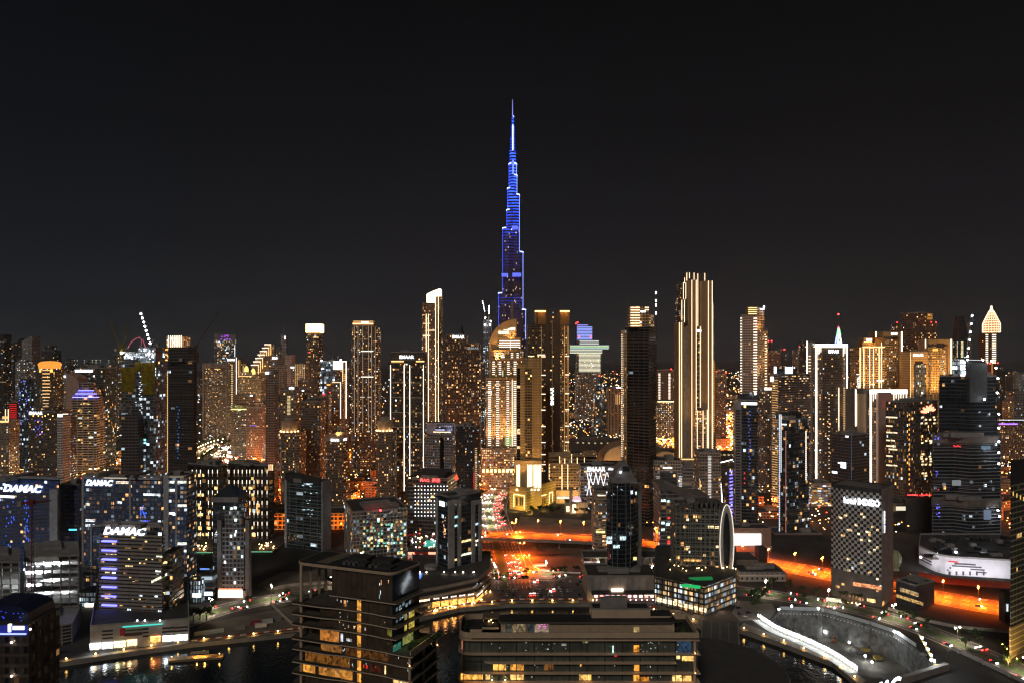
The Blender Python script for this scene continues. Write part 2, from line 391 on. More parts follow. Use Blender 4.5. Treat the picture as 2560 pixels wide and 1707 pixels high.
sheet('ground', [(-30000,60),(30000,60),(30000,30000),(-30000,30000)],[canal,pit],0,GROUND)
# water with small ripples
wm,nt,b = newmat('canal_water'); b.inputs['Base Color'].default_value = (.004,.010,.014,1); b.inputs['Roughness'].default_value = .05; b.inputs['IOR'].default_value = 1.33
ns = nt.nodes.new('ShaderNodeTexNoise'); ns.inputs['Scale'].default_value = .45; ns.inputs['Detail'].default_value = 4; bp = nt.nodes.new('ShaderNodeBump'); bp.inputs['Strength'].default_value = .38; bp.inputs['Distance'].default_value = .5
tcn = nt.nodes.new('ShaderNodeTexCoord'); nt.links.new(tcn.outputs['Object'],ns.inputs['Vector']); nt.links.new(ns.outputs[0],bp.inputs['Height']); nt.links.new(bp.outputs[0],b.inputs['Normal'])
sheet('canal_water', [(p[0],p[1]) for p in canal],[],-3,wm)
sheet('sea', [(-29900,9000),(-2600,9000),(-1500,29900),(-29900,29900)],[],.6,wm)
struct('quay_wall', walls('quay_wall', canal,-4,0,plain('quay_stone', (.30,.27,.23),.8,var=.3,scale=.1)))
PITW = plain('shotcrete', (.15,.14,.125),.9,var=.8,scale=.22)
struct('pit_retaining_wall', walls('pit_retaining_wall', pit,-19,0,PITW))
sheet('pit_floor', pit,[],-19,plain('excavated_earth', (.10,.085,.065),.95,var=.7,scale=.12))

def catmull(pts,n=8):
    P = [Vector((p[0],p[1])) for p in pts]; P = [2 * P[0] - P[1]] + P + [2 * P[-1] - P[-2]]; out = []
    for i in range(1,len(P) - 2):
        a,b,c,d = P[i - 1:i + 3]
        for k in range(n):
            t = k / n; out.append(.5 * ((2 * b) + (c - a) * t + (2 * a - 5 * b + 4 * c - d) * t * t + (3 * b - a - 3 * c + d) * t ** 3))
    out.append(P[-2]); return out
def nrm(P,i):
    a = P[max(0,i - 1)]; b = P[min(len(P) - 1,i + 1)]; t = (b - a).normalized(); return Vector((-t.y,t.x)),t
def ribbon(mb,P,o0,o1,z,m=0,i0=0,i1=None):
    zf = z if callable(z) else (lambda p: z)
    i1 = len(P) - 1 if i1 is None else i1
    for i in range(i0,i1):
        n0,_ = nrm(P,i); n1,_ = nrm(P,i + 1)
        A = [P[i] + n0 * o0,P[i] + n0 * o1,P[i + 1] + n1 * o1,P[i + 1] + n1 * o0]
        f = [(p.x,p.y,zf(P[i] if k in (0,1) else P[i + 1])) for k,p in enumerate(A)]
        if (A[1] - A[0]).x * (A[2] - A[0]).y - (A[1] - A[0]).y * (A[2] - A[0]).x < 0: f.reverse()
        mb.face(f,m)
    return mb
ASPH = plain('asphalt', (.10,.098,.095),.75,var=.3,scale=.15)
MARK = plain('road_paint', (.75,.74,.68),.6,var=.15)
KERB = plain('kerb_concrete', (.42,.40,.37),.8)
PAVE = plain('paving', (.22,.19,.16),.8,var=.3,scale=.2)
SAND = plain('sand_plot', (.20,.165,.125),.95,var=.45,scale=.05)
GRASS = plain('verge_grass', (.055,.10,.03),.9,var=.5,scale=.4)
def dashes(mb,P,off,z,w=.45,on=1,per=2):
    for i in range(0,len(P) - 1,per): ribbon(mb,P,off - w / 2,off + w / 2,z,0,i,min(i + on,len(P) - 1))
def resample(P,step):
    out = [P[0]]; acc = 0
    for a,b in zip(P,P[1:]):
        l = (b - a).length; s = step - acc
        while s <= l: out.append(a + (b - a) * (s / l)); s += step
        acc = (acc + l) % step
    return out
def road(name,pts,width,z=.10,lanes=(),median=0,step=6,solid=True,matt=ASPH,bank=None):
    P = resample(catmull([GP(*p) for p in pts],14),step)
    struct(name,ribbon(MB(),P,-width / 2,width / 2,z).mesh(name,matt))
    mb = MB()
    for l in lanes: dashes(mb,P,l,z + .02)
    if solid:
        for s in (-1,1): ribbon(mb,P,s * (width / 2 - .6) - .15,s * (width / 2 - .6) + .15,z + .02)
    struct(name + '_markings', mb.mesh('markings', MARK))
    k = MB()
    for s in (-1,1):
        ribbon(k,P,s * (width / 2) - .2,s * (width / 2) + .2,z + .14)
    struct(name + '_kerb', k.mesh('kerb', KERB))
    if median:
        struct(name + '_median', ribbon(MB(),P,-median / 2,median / 2,z + .15).mesh('median', GRASS))
    return P
# the long avenue running away between the towers, the sodium-lit highway, the canal road
avenue = road('avenue', ((1262,1470),(1258,1425),(1248,1385),(1238,1345),(1226,1305),(1222,1272),(1234,1240),(1254,1212),(1268,1192),(1262,1172),(1230,1150),(1150,1128),(1050,1110)),46,lanes=(-19,-15.5,-12,-8.5,-5,5,8.5,12,15.5,19),median=5)
highway = road('highway', ((900,1333),(1100,1336),(1330,1341),(1500,1350),(1660,1366),(1840,1396),(2060,1433),(2300,1484),(2560,1531),(2900,1598)),37,z=.14,lanes=(-14.5,-11,-7.5,-4,4,7.5,11,14.5),median=3)
canal_road = road('canal_road', ((300,1600),(440,1562),(520,1534),(600,1512),(690,1496),(780,1484),(900,1468),(1050,1452),(1230,1440),(1400,1434),(1560,1440),(1720,1458),(1850,1476),(2000,1497),(2140,1522),(2260,1556),(2370,1598),(2500,1655),(2640,1720)),24,lanes=(-7,7),median=5)
far_boulevard = road('far_boulevard', ((440,1190),(480,1150),(520,1122),(570,1104),(660,1090),(760,1082),(900,1080)),34,lanes=(-10,-6,6,10),median=4)
ring_road = road('old_town_road', ((620,1160),(720,1170),(840,1150),(930,1120),(1000,1105)),18,lanes=(0,))
# elevated deck of the highway crossing above the avenue
DECK = plain('bridge_concrete', (.30,.27,.24),.8,var=.2)
FP = [p for p in resample(catmull([(gx(x,gd(y,9)),gd(y,9)) for x,y in ((980,1334),(1200,1337),(1330,1341),(1460,1346),(1560,1353),(1700,1371))],16),6)]
def bar_ribbon(mb,P,o0,o1,za,zb,m=0):
    for i in range(len(P) - 1):
        n0,_ = nrm(P,i); n1,_ = nrm(P,i + 1)
        a,b,c,d = P[i] + n0 * o0,P[i] + n0 * o1,P[i + 1] + n1 * o1,P[i + 1] + n1 * o0
        q = [(a.x,a.y),(d.x,d.y),(c.x,c.y),(b.x,b.y)]
        if sum(q[j][0] * q[(j + 1) % 4][1] - q[(j + 1) % 4][0] * q[j][1] for j in range(4)) < 0: q.reverse()
        mb.prism(q,za,zb,m,m,True)
    return mb
fly = T('road_bridge', 'long concrete flyover bathed in orange light crossing above the avenue junction', 'bridge', [(p.x,p.y) for p in (FP[0],FP[-1])] + [(FP[0].x,FP[0].y)])
fly.part('deck', bar_ribbon(MB(),FP,-14,14,7.2,9),DECK)
fly.part('road_surface', ribbon(MB(),FP,-13.3,13.3,9.02),ASPH)
for s in (-1,1): fly.part('parapet', bar_ribbon(MB(),FP,s * 13.7 - .25,s * 13.7 + .25,9.03,10.2),DECK)
for i in range(3,len(FP),9):
    n,t = nrm(FP,i)
    for s in (-7,7):
        c = FP[i] + n * s; fly.part('pier', MB().obox((c.x,c.y),(n.x,n.y),(t.x,t.y),3,1.8,0,7.2),DECK)
# plots, pavements and the car park
def patch(name,pts,z,mat): return sheet(name,[GP(*p) for p in pts],[],z,mat)
patch('car_park_surface', ((1205,1452),(1480,1446),(1480,1498),(1180,1502)),.06,ASPH)
patch('junction_surface', ((1185,1395),(1310,1385),(1335,1440),(1195,1446)),.07,ASPH)
patch('under_bridge_paving', ((1185,1352),(1460,1362),(1460,1385),(1330,1382),(1200,1392)),.05,plain('brick_paving', (.19,.13,.09),.8,var=.3,scale=.1))
patch('sand_lot', ((1322,1392),(1452,1384),(1455,1428),(1345,1430),(1318,1412)),.05,SAND)
patch('empty_plot', ((500,1560),(720,1516),(960,1480),(960,1545),(690,1574),(480,1598)),.05,SAND)
patch('vacant_sand', ((640,1462),(700,1430),(860,1420),(860,1466),(700,1486)),.05,SAND)
patch('dark_plot', ((2222,1518),(2340,1500),(2526,1522),(2526,1568),(2400,1585),(2280,1552)),.05,plain('dark_gravel', (.05,.046,.042),.95,var=.5,scale=.05))
patch('dark_yard', ((1300,1290),(1490,1300),(1490,1338),(1290,1330)),.05,SAND)
patch('promenade', ((80,1660),(250,1634),(480,1600),(690,1580),(1050,1537),(1150,1512),(1280,1501),(1480,1500),(1640,1522),(1745,1550),(1745,1558),(1640,1530),(1480,1506),(1280,1507),(1150,1518),(1050,1542),(690,1585),(480,1606),(250,1639),(80,1665)),.12,PAVE)
patch('basin_walkway', ((1846,1569),(1860,1556),(1945,1590),(2080,1638),(2165,1700),(2150,1711),(2080,1654),(1945,1603)),.12,PAVE)
patch('street_corner_paving', ((1846,1500),(1930,1508),(1940,1525),(1925,1545),(1850,1552),(1830,1530)),.05,PAVE)
patch('hotel_verge', ((1960,1478),(2060,1490),(2060,1505),(1960,1492)),.06,GRASS)
patch('roadside_lawn', ((1865,1490),(1905,1486),(1915,1506),(1880,1512)),.08,GRASS)
# promenade edge kerb of red and white blocks
kb = MB(); PL = resample([Vector(GP(*p)) for p in ((430,1608),(690,1577),(1050,1534),(1150,1509),(1280,1498),(1480,1497),(1640,1519))],4)
for i in range(len(PL) - 1):
    ribbon(kb,PL,-.4,.4,.8,i % 2,i,i + 1)
    n,t = nrm(PL,i); c = (PL[i] + PL[i + 1]) / 2; kb.obox((c.x,c.y),(t.x,t.y),(n.x,n.y),3.9,.7,.1,.78,i % 2)
tag(link('barrier', kb.mesh('barrier', [plain('red_barrier', (.30,.04,.03),.6),WHITEP])),'long row of red and white plastic barrier blocks along the canal promenade', 'barrier')
# ------------------------------------------------------------------ street lamps
LK = {}
def lamp_meshes(kind):
    if kind in LK: return LK[kind]
    h,col,st,r = {'sodium': (14,(1,.30,.04),60,.55),'oldtown': (10,(1,.32,.05),50,.6),'white': (11,(1,.84,.6),45,.55),'bollard': (1.6,(1,.56,.12),30,.45),'globe': (7,(1,.72,.40),40,.8)}[kind]
    pole = MB().tube((0,0,0),(0,0,h),.16 if h > 3 else .22,.1)
    if h > 9: pole.tube((0,0,h),(2.2,0,h + .3),.09).tube((0,0,h),(-2.2,0,h + .3),.09)
    head = MB()
    if h > 9:
        head.ball((0,0,h + .2),r)
    else: head.ball((0,0,h),r)
    LK[kind] = (pole.mesh('pole', STEEL),head.mesh('lamp_head', em(col,st)),h); return LK[kind]
LL = {}
NL = [0]
def lamp(kind,p,label,group,power=0,rot=0,col=None,z=0):
    a,b,h = lamp_meshes(kind)
    o = tag(link('street_lamp' if h > 3 else 'bollard_lamp', a,None,(p[0],p[1],z)),label,'street lamp' if h > 3 else 'bollard lamp', group); o.rotation_euler.z = rot
    if h > 9:
        for s in (-2.2,2.2): link('lamp_head', b,o,(s,0,0))
    else: link('lamp_head', b,o)
    if power:
        k = (kind,power)
        if k not in LL:
            l = bpy.data.lights.new('lamp_light', 'POINT' if h < 9 or kind == 'oldtown' else 'SPOT'); l.energy = power; l.shadow_soft_size = .6
            if h > 9 and kind != 'oldtown': l.spot_size = math.radians(168 if kind == 'sodium' else 160); l.spot_blend = 1.0
            l.color = {'oldtown': (1,.20,.02),'sodium': (1,.125,.006),'white': (1,.78,.52),'bollard': (1,.56,.14),'globe': (1,.6,.25)}[kind]; LL[k] = l
        q = link('lamp_light', LL[k],o,(0,0,h - .9)); NL[0] += 1
    return o
def angle(t): return math.atan2(t.y,t.x) + math.pi / 2
g = 'sodium lamps along the highway'
for i in range(2,len(highway),4):
    n,t = nrm(highway,i); p = highway[i]; x = CX + p.x / p.y * F
    if -0 < x < 2620 and p.x > -60:
        z0 = 9 if FP[0].x < p.x < FP[-1].x - 10 else 0
        q = p if z0 == 0 else p
        if z0 == 0: lamp('sodium', q,'tall double headed lamp glowing orange along the sunken highway', g,210000,angle(t))
for i in range(2,len(FP),4):
    n,t = nrm(FP,i); p = FP[i] + n * 13.2
    lamp('sodium', p,'tall double headed lamp glowing orange on the flyover edge', 'sodium lamps on the flyover', 150000,angle(t),z=9)
for i in range(1,len(avenue),7):
    n,t = nrm(avenue,i); p = avenue[i]; y = HZ + H * F / p.y
    if y > 1428 or y < 1188: continue
    if y > 1330:
        for s in (-22,22): lamp('sodium', p + n * s,'tall double headed lamp glowing orange beside the avenue junction', 'sodium lamps at the junction', 250000,angle(t))
    else: lamp('white', p,'tall double headed lamp with a pale light on the avenue median', 'pale lamps on the avenue median', 40000,angle(t))
for i in range(3,len(canal_road),8):
    n,t = nrm(canal_road,i); p = canal_road[i]
    lamp('white', p,'double headed lamp on the planted median of the canal road', 'lamps on the canal road median', 16000,angle(t))
for i in range(1,len(far_boulevard),3):
    n,t = nrm(far_boulevard,i)
    for s in (-15,15): lamp('globe', far_boulevard[i] + n * s,'glaring globe lamp on the crowded far boulevard', 'globe lamps on the far boulevard', 26000 if s > 0 and i % 2 else 0,angle(t))
for i in range(1,len(ring_road),4):
    n,t = nrm(ring_road,i); lamp('oldtown', ring_road[i] + n * 10,'orange lamp on the old town street behind the low blocks', 'orange old town lamps', 60000,angle(t))
PB = resample([Vector(GP(*p)) for p in ((90,1664),(250,1637),(480,1603),(690,1583),(1050,1540),(1150,1516),(1280,1505),(1480,1504),(1640,1527),(1745,1555))],16.5)
for i,p in enumerate(PB): lamp('bollard', p,'low bollard lamp with an amber glow on the canal edge', 'amber bollards along the canal', 260)
for i,p in enumerate(resample([Vector(GP(*p)) for p in ((1860,1574),(1945,1600),(2080,1651),(2150,1706))],15)): lamp('bollard', p,'low bollard lamp with an amber glow beside the basin', 'amber bollards along the basin', 260)
# ------------------------------------------------------------------ trees
def tree_meshes(seed,palm=False):
    r = random.Random(seed); tr = MB(); cr = MB()
    if palm:
        tr.tube((0,0,0),(.3,0,7),.32,.2)
        for k in range(16):
            a = k * 2.4; l = r.uniform(2.4,3.2); P = [Vector((.3 + math.cos(a) * l * t,math.sin(a) * l * t,7 + 1.5 * t - 2.8 * t * t)) for t in (0,.35,.7,1)]
            s = Vector((-math.sin(a),math.cos(a),0))
            for i in range(3): cr.face([P[i] - s * .3 * (1 - i / 4),P[i + 1] - s * .3 * (.75 - i / 4),P[i + 1] + s * .3 * (.75 - i / 4),P[i] + s * .3 * (1 - i / 4)])
    else:
        h = r.uniform(2.0,2.8); tr.tube((0,0,0),(.1,0,h),.28,.18)
        for k in range(4):
            a = k * 1.7 + r.random(); tr.tube((.1,0,h),(math.cos(a) * 1.5,math.sin(a) * 1.5,h + 1.6),.14,.06,5)
        cl = [Vector((r.gauss(0,1.25),r.gauss(0,1.25),h + 2 + r.uniform(-.7,1.9))) for k in range(9)]
        for k in range(300):
            c = cl[k % 9] + Vector((r.gauss(0,.55),r.gauss(0,.55),r.gauss(0,.45))); a = Vector((r.gauss(0,1),r.gauss(0,1),r.gauss(0,1))).normalized() * .34; bb = a.orthogonal().normalized() * .30
            cr.face([c - a - bb,c + a - bb,c + a + bb,c - a + bb],k % 2)
    F1 = plain('leaf_dark', (.030,.055,.018),.7,var=.4,scale=.5); F2 = plain('leaf_light', (.07,.11,.035),.7,var=.4,scale=.5)
    return tr.mesh('trunk', plain('bark', (.12,.08,.05),.9)),cr.mesh('crown', [F1,F2])
TREES = [tree_meshes(k) for k in range(4)]; PALM = tree_meshes(9,True)
def tree(p,s,label,group,palm=False,z=0):
    o = bpy.data.objects.new('palm_tree' if palm else 'tree', None); COL.objects.link(o); o.location = (p[0],p[1],z); o.scale = (s,s,s * RND.uniform(.85,1.1)); o.rotation_euler.z = RND.uniform(0,6.3)
    tag(o,label,'palm tree' if palm else 'tree', group); a,b = PALM if palm else RND.choice(TREES)
    link('trunk', a,o); link('crown', b,o); return o
for i in range(6,len(canal_road),5):
    n,t = nrm(canal_road,i); tree(canal_road[i] + n * RND.uniform(-.8,.8),RND.uniform(.75,1.1),'small round tree on the planted median of the canal road', 'trees on the canal road median')
for x,y in ((1440,1285),(1462,1290),(1485,1283),(1505,1290),(1395,1285),(1375,1290),(1350,1283),(1538,1288),(1330,1284)):
    tree(GP(x,y),RND.uniform(1.4,1.9),'round tree beside the floodlit golden tower podium', 'trees round the golden podium')
for x,y in ((1195,1262),(1200,1284),(1196,1310),(1260,1262),(1256,1295),(1262,1310),(1206,1240),(1188,1330)):
    tree(GP(x,y),RND.uniform(1.1,1.6),'street tree on the verge of the avenue', 'trees along the avenue')
for x in range(1205,1300,9):
    tree(GP(x + RND.uniform(-3,3),1182 + RND.uniform(-7,6)),RND.uniform(1.5,2.1),'tree in the garden below the domed hotel', 'trees below the domed hotel')
for x,y in ((1340,1378),(1470,1430),(1440,1433),(1410,1436),(1500,1432),(1385,1436),(1222,1405),(1212,1420),(1208,1436)):
    tree(GP(x,y),RND.uniform(.9,1.3),'round tree beside the junction and car park', 'trees by the junction')
for x,y in ((1875,1500),(1890,1506),(1902,1496),(1884,1492),(1896,1488),(1930,1470),(1970,1478),(2006,1484),(2040,1489)):
    tree(GP(x,y),RND.uniform(.9,1.3),'bushy tree on the lawn beside the canal road', 'trees on the roadside lawn')
for x,y in ((2255,1545),(2285,1553),(2320,1566),(2440,1600),(2450,1612),(2400,1590)):
    tree(GP(x,y),RND.uniform(.8,1.2),'small tree along the fence of the dark plot', 'trees by the dark plot')
for x,y in ((470,1555),(484,1552),(500,1549),(455,1560),(516,1546)):
    tree(GP(x,y),1.3,'bush like tree in front of the white billboard', 'trees by the white billboard')
for x in range(2100,2160,9): tree(GP(x,1503 + (x - 2100) * .13),1.15,'palm tree lit from below at the foot of the checkered hotel', 'palms by the checkered hotel', True)
for i in range(4,len(far_boulevard),3):
    n,t = nrm(far_boulevard,i)
    for s in (-20,20): tree(far_boulevard[i] + n * s,RND.uniform(1.2,1.8),'tree lining the glaring far boulevard', 'trees along the far boulevard')
# ------------------------------------------------------------------ cars
def car_meshes(paint):
    mb = MB(); W = .92; side = [(-2.2,.35),(2.2,.35),(2.25,.75),(1.3,.95),(.7,1.42),(-1.0,1.45),(-1.75,1.0),(-2.25,.9)]
    for a,b in zip(side,side[1:] + side[:1]):
        top = a[1] > 1.2 and b[1] > 1.2; glass = (a[1] > 1.2) != (b[1] > 1.2)
        wa = W * (.82 if a[1] > 1.2 else 1); wb = W * (.82 if b[1] > 1.2 else 1)
        mb.face([(a[0],-wa,a[1]),(b[0],-wb,b[1]),(b[0],wb,b[1]),(a[0],wa,a[1])][::-1],1 if glass else 0)
    for s in (-1,1):
        f = [(x,s * W * (.82 if z > 1.2 else 1),z) for x,z in side]; mb.face(f if s < 0 else f[::-1],0)
        g = [(1.15,.98),(.62,1.36),(-.95,1.38),(-1.55,1.0)]; f = [(x,s * (W * (.83 if z > 1.2 else .985) + .02),z) for x,z in g]; mb.face(f if s > 0 else f[::-1],1)
        for x in (-1.4,1.4): mb.tube((x,s * .72,.33),(x,s * .95,.33),.33,n=8,m=2)
    return mb.mesh('car', [plain('car_paint_%s' % paint[0],paint[1],.3,.1,var=.05),plain('car_glass', (.01,.012,.014),.08),plain('tyre', (.02,.02,.02),.9)])
PAINTS = [('white', (.75,.75,.74)),('black', (.02,.02,.022)),('silver', (.40,.41,.42)),('grey', (.12,.12,.13)),('red', (.30,.02,.02)),('beige', (.45,.38,.28)),('blue', (.03,.06,.2))]
CARM = [(n,car_meshes((n,c))) for n,c in PAINTS]
def lamps_mesh(x,col,st,r):
    mb = MB()
    mb.ball((x,0,.72),r,n=6); return mb.mesh('lamp', em(col,st))
HEADL = lamps_mesh(2.25,(1,.93,.8),22,.38); TAILL = lamps_mesh(-2.27,(1,.03,.02),14,.36)
def car(p,t,label,group,on=True,z=.12,big=1):
    n,me = RND.choices(CARM,weights=(6,3,4,3,1,1,1))[0]
    o = tag(link('car', me,None,(p[0],p[1],z)),label.replace('#', n),'car', group + ' ' + n if '#' in label else group); o.rotation_euler.z = math.atan2(t.y,t.x)
    if on:
        for s in (-.62,.62):
            h = link('headlight', HEADL,o,(0,s,0)); q = link('taillight', TAILL,o,(0,s,0))
            if big != 1:
                for w in (h,q): w.scale = (1,1,1)
    return o
def traffic(P,offs,every,lab0,lab1,g0,g1,keep=1,cond=None,z=.12,jit=2.0):
    for off in offs:
        d = RND.uniform(0,every); acc = 0
        Q = resample(P,3.0)
        nxt = RND.uniform(2,every)
        for i in range(len(Q)):
            if i * 3 < nxt: continue
            nxt = i * 3 + every * RND.uniform(.55,1.7)
            if RND.random() > keep: continue
            n,t = nrm(Q,i); p = Q[i] + n * (off + RND.uniform(-.4,.4))
            if cond and not cond(CX + p.x / p.y * F,HZ + H * F / p.y): continue
            s = 1 if off < 0 else -1
            car(p,t * s,lab0 if s * 1 < 0 else lab1,g0 if s < 0 else g1,z=z)
# avenue heads away from the camera: cars on its right side show tail lamps, on its left side head lamps
traffic(avenue,(-6.5,-10,-13.5,-17),15,'car with headlights on coming down the avenue', 'car with red tail lights in the avenue queue leading to the domed hotel', 'oncoming avenue cars', 'queueing avenue cars', cond=lambda x,y: 1195 < y < 1440 and not 1318 < y < 1390)
traffic(avenue,(6.5,10,13.5,17),30,'car with headlights on coming down the avenue', 'car with red tail lights in the avenue queue leading to the domed hotel', 'oncoming avenue cars', 'queueing avenue cars', cond=lambda x,y: 1195 < y < 1430 and not 1318 < y < 1390)
traffic(highway,(-13,-9.2,-5.6,5.6,9.2,13),90,'car with its lamps on driving along the orange highway', 'car with its lamps on driving along the orange highway', 'cars on the highway', 'cars on the highway', cond=lambda x,y: 1640 < x < 2560,z=.16)
traffic(FP,(-9,-4,4,9),110,'car with its lamps on crossing the orange flyover', 'car with its lamps on crossing the orange flyover', 'cars on the flyover', 'cars on the flyover', z=9.05)
traffic(canal_road,(-5,-9,5,9),34,'car with its lamps on driving along the canal road', 'car with its lamps on driving along the canal road', 'cars on the canal road', 'cars on the canal road', cond=lambda x,y: (430 < x < 1010 or 1230 < x < 2560))
traffic(far_boulevard,(-7,-12,7,12),60,'car with its lamps on along the glaring far boulevard', 'car with its lamps on along the glaring far boulevard', 'cars on the far boulevard', 'cars on the far boulevard')
# parked cars in rows
for row,(y,x0,x1) in enumerate(((1454,1270,1470),(1461,1262,1474),(1470,1246,1440),(1477,1240,1446),(1487,1232,1452),(1494,1300,1420))):
    d = gd(y); X = gx(x0,d)
    while X < gx(x1,d):
        if RND.random() < .42: car((X,d + RND.uniform(-.5,.5)),Vector((RND.uniform(-.05,.05),RND.choice((1,-1)))),'# car parked in the open car park before the junction', 'parked', on=RND.random() < .07,z=.08)
        X += 2.9
for x,y,a in ((1836,1512,.3),(1846,1520,.3),(1850,1535,.2),(1862,1541,.1),(1872,1532,.4),(1475,1462,1.5),(1478,1474,1.5),(1190,1455,2),(1194,1466,2),(1198,1474,2),(1204,1483,2),(1196,1490,2)):
    car(GP(x,y),Vector((math.cos(a),math.sin(a))),'# car parked at the kerb beside the waterfront podiums', 'kerbside', on=False,z=.1)
def bus(p,t,label):
    o = tag(link('bus', MB().box(-5.5,5.5,-1.25,1.25,.5,3.1).mesh('bus', plain('bus_white', (.7,.7,.68),.4)),None,(p[0],p[1],.12)),label,'bus'); o.rotation_euler.z = math.atan2(t[1],t[0])
    mb = MB()
    for s in (-1,1): mb.box(-5.0,5.0,s * 1.27 - .02,s * 1.27 + .02,1.6,2.7)
    link('window_band', mb.mesh('window_band', em((1,.85,.6),1.1)),o)
    for x in (-3.6,3.4):
        for s in (-1,1): link('wheel', MB().tube((x,s * .9,.5),(x,s * 1.3,.5),.5,n=10).mesh('wheel', plain('tyre', (.02,.02,.02),.9)),o)
    for s in (-.8,.8):
        link('headlight', MB().ball((5.5,s,.9),.25).mesh('headlight', em((1,.93,.8),26)),o); link('taillight', MB().ball((-5.5,s,.9),.25).mesh('taillight', em((1,.03,.02),16)),o)
bus(GP(1352,1417),(-1,-.1),'white bus with lit windows waiting at the junction by the sand lot')
bus(GP(2084,1505),(1,-.35),'white bus on the canal road below the checkered hotel')

# ================================================================== facade presets
def fs(base,**k): d = dict(base); d.update(k); return d
APT = dict(bay=2.7,fl=3.3,ww=.5,wh=.45,lit=.28,st=1.4,cool=.12,wall=(.105,.085,.068))
FAR = dict(bay=4.2,fl=4.2,ww=.5,wh=.45,lit=.30,st=1.0,cool=.25,wall=(.07,.063,.058))
DIM = dict(bay=4.5,fl=4.2,ww=.6,wh=.55,lit=.10,st=.7,cool=.3,wall=(.06,.058,.058))
CREAM = dict(bay=3.6,fl=3.5,ww=.5,wh=.5,lit=.20,st=1.3,cool=.1,wall=(.27,.22,.18))
GREY = dict(bay=3.6,fl=3.5,ww=.55,wh=.5,lit=.14,st=1.2,cool=.3,wall=(.19,.185,.185))
GLASS = dict(bay=2.6,fl=3.9,ww=.9,wh=.78,lit=.05,st=1.0,cool=.5,wall=(.05,.055,.06),glass=(.014,.022,.030),rough=.08)
GOLD = dict(bay=3.6,fl=3.6,ww=.5,wh=.5,lit=.24,st=1.3,cool=.08,wall=(.40,.27,.13))
BONE = dict(bay=4.5,fl=3.8,ww=.86,wh=.72,lit=.05,st=1.0,cool=.6,wall=(.20,.18,.165),glass=(.02,.02,.02),rough=.6)
SKYG = 'distant skyline towers'
# ================================================================== far left skyline
b = tower('plain dark slab tower at the very edge beside the sail topped pair', -14,11,836,1800,fac=DIM,gear=0)
b = tower('slim dark tower with orange lights at its top left of the sail topped tower', 12,32,862,2000,fac=fs(DIM,lit=.2),gear=1)
b.hstrip(13,31,866,OR,1.2,3)
b = T('sail_tower', 'tall dark tower whose pale curved sail roof rises to a point', 'tower', rectfoot(33,83,1750),0)
D = 1750
def XZ(pts,d): return [(gx(x,d),gz(y,d)) for x,y in pts]
b.part('dark_wing', MB().outline(XZ(((33,1090),(57,1090),(57,845),(50,847),(42,852),(33,862)),D),D,D + 30),facade(**fs(DIM,wall=(.05,.05,.055),lit=.03)))
b.part('sail_wing', MB().outline(XZ(((57,1090),(83,1090),(83,841),(72,844),(62,850),(57,854)),D),D - 4,D + 26),facade(**fs(GREY,lit=.05,wall=(.30,.29,.31),ww=.3,wh=.3)))
b = tower('dark stepped tower with a flat top just right of the sail roofed tower', 104,136,876,2200,fac=fs(DIM,lit=.08),gear=1); upper(b,112,130,864,878)
b = tower('grey tower with bluish windows below the sail roof', 38,66,905,1500,fac=fs(GREY,lit=.28,cool=.7)); upper(b,44,62,898,906)
b = tower('grey tower with cool windows behind the orange domed tower', 66,86,925,1550,fac=fs(GREY,lit=.25,cool=.6))
b = tower('dark tower with pale top floors far behind the small white sign tower', 160,182,905,2300,fac=fs(DIM,lit=.25)); upper(b,166,176,896,906)
b = tower('low dark tower beyond the teal glass tower near the sea', 204,232,912,2300,fac=fs(DIM,lit=.3,cool=.7)); upper(b,212,220,900,913)
# orange dome tower
b = tower('round cornered tower crowned by a glowing orange dome', 84,134,921,1250,fac=fs(APT,lit=.18),foot=rounded(rectfoot(84,134,1250,34),9,4),gear=0)
dc = b.o; zt = b.ztop
b.part('crown_drum', MB().lathe((dc[0],dc[1]),[(17.5,zt),(17.5,zt + 5),(18.6,zt + 5.2),(18.6,zt + 8),(17,zt + 11),(12,zt + 13),(.1,zt + 14)],24),em((1,.34,.05),1.0,True))
b.rows(106,125,925,992,9,GO,2.4,1.6,name='lit_floor_band'); b.rows(107,122,1000,1085,12,W_,2.0,.9,name='lit_floor_band')
for x in (98,126): b.pane(x,x + 5,922,930,em(OR,2),'lit_crown_window')
# blue lit dark glass tower
b = tower('dark glass tower with a rounded top scattered with blue lights', 42,78,955,1150,fac=fs(GLASS,lit=.10,cool=1),foot=rounded(rectfoot(42,78,1150,26),7,4),gear=0)
b.block('rounded_cap', rounded(offset(b.foot,-2),4,3),b.ztop,gz(947,1150),[b.m,ROOF])
r = b.rnd
for k in range(30): x = r.uniform(44,76); y = r.uniform(950,1060); b.pane(x,x + 1.6,y,y + 1.4,em((.2,.2,1),2.5),'blue_light')
for y in (979,988,994): b.hstrip(48,77,y,(.35,.9,.85),.9,.9)
b = tower('broad block washed in red light with a slanting roof', 22,43,1006,1300,fac=dict(bay=60,fl=2.6,ww=.97,wh=.55,lit=9,st=.9,cool=0,wall=(.2,.01,.01)),gear=1)
b.m.node_tree.nodes['Group'].inputs['Lit'].default_value = 0; b.rows(23,42,1010,1048,9,(1,.03,.03),1.2,1.5,name='red_light_band')
b = tower('low beige block with a golden lit roof edge at the left border', -16,22,1052,1000,fac=fs(CREAM,lit=.3)); b.hstrip(-10,22,1053,GO,3,2.5); b.hstrip(6,20,1043,GO,2,4)
for x in (14,21): b.strip(x,1022,1052,W_,4,1.2)
b = tower('brown tower with white roof lettering and blue lit windows', 72,140,1029,900,fac=fs(APT,lit=.16,wall=(.13,.10,.085)),gear=2)
b.sign('EMAAR', 73.5,107,1028,1035.5,CW,6); upper(b,102,138,1018,1030)
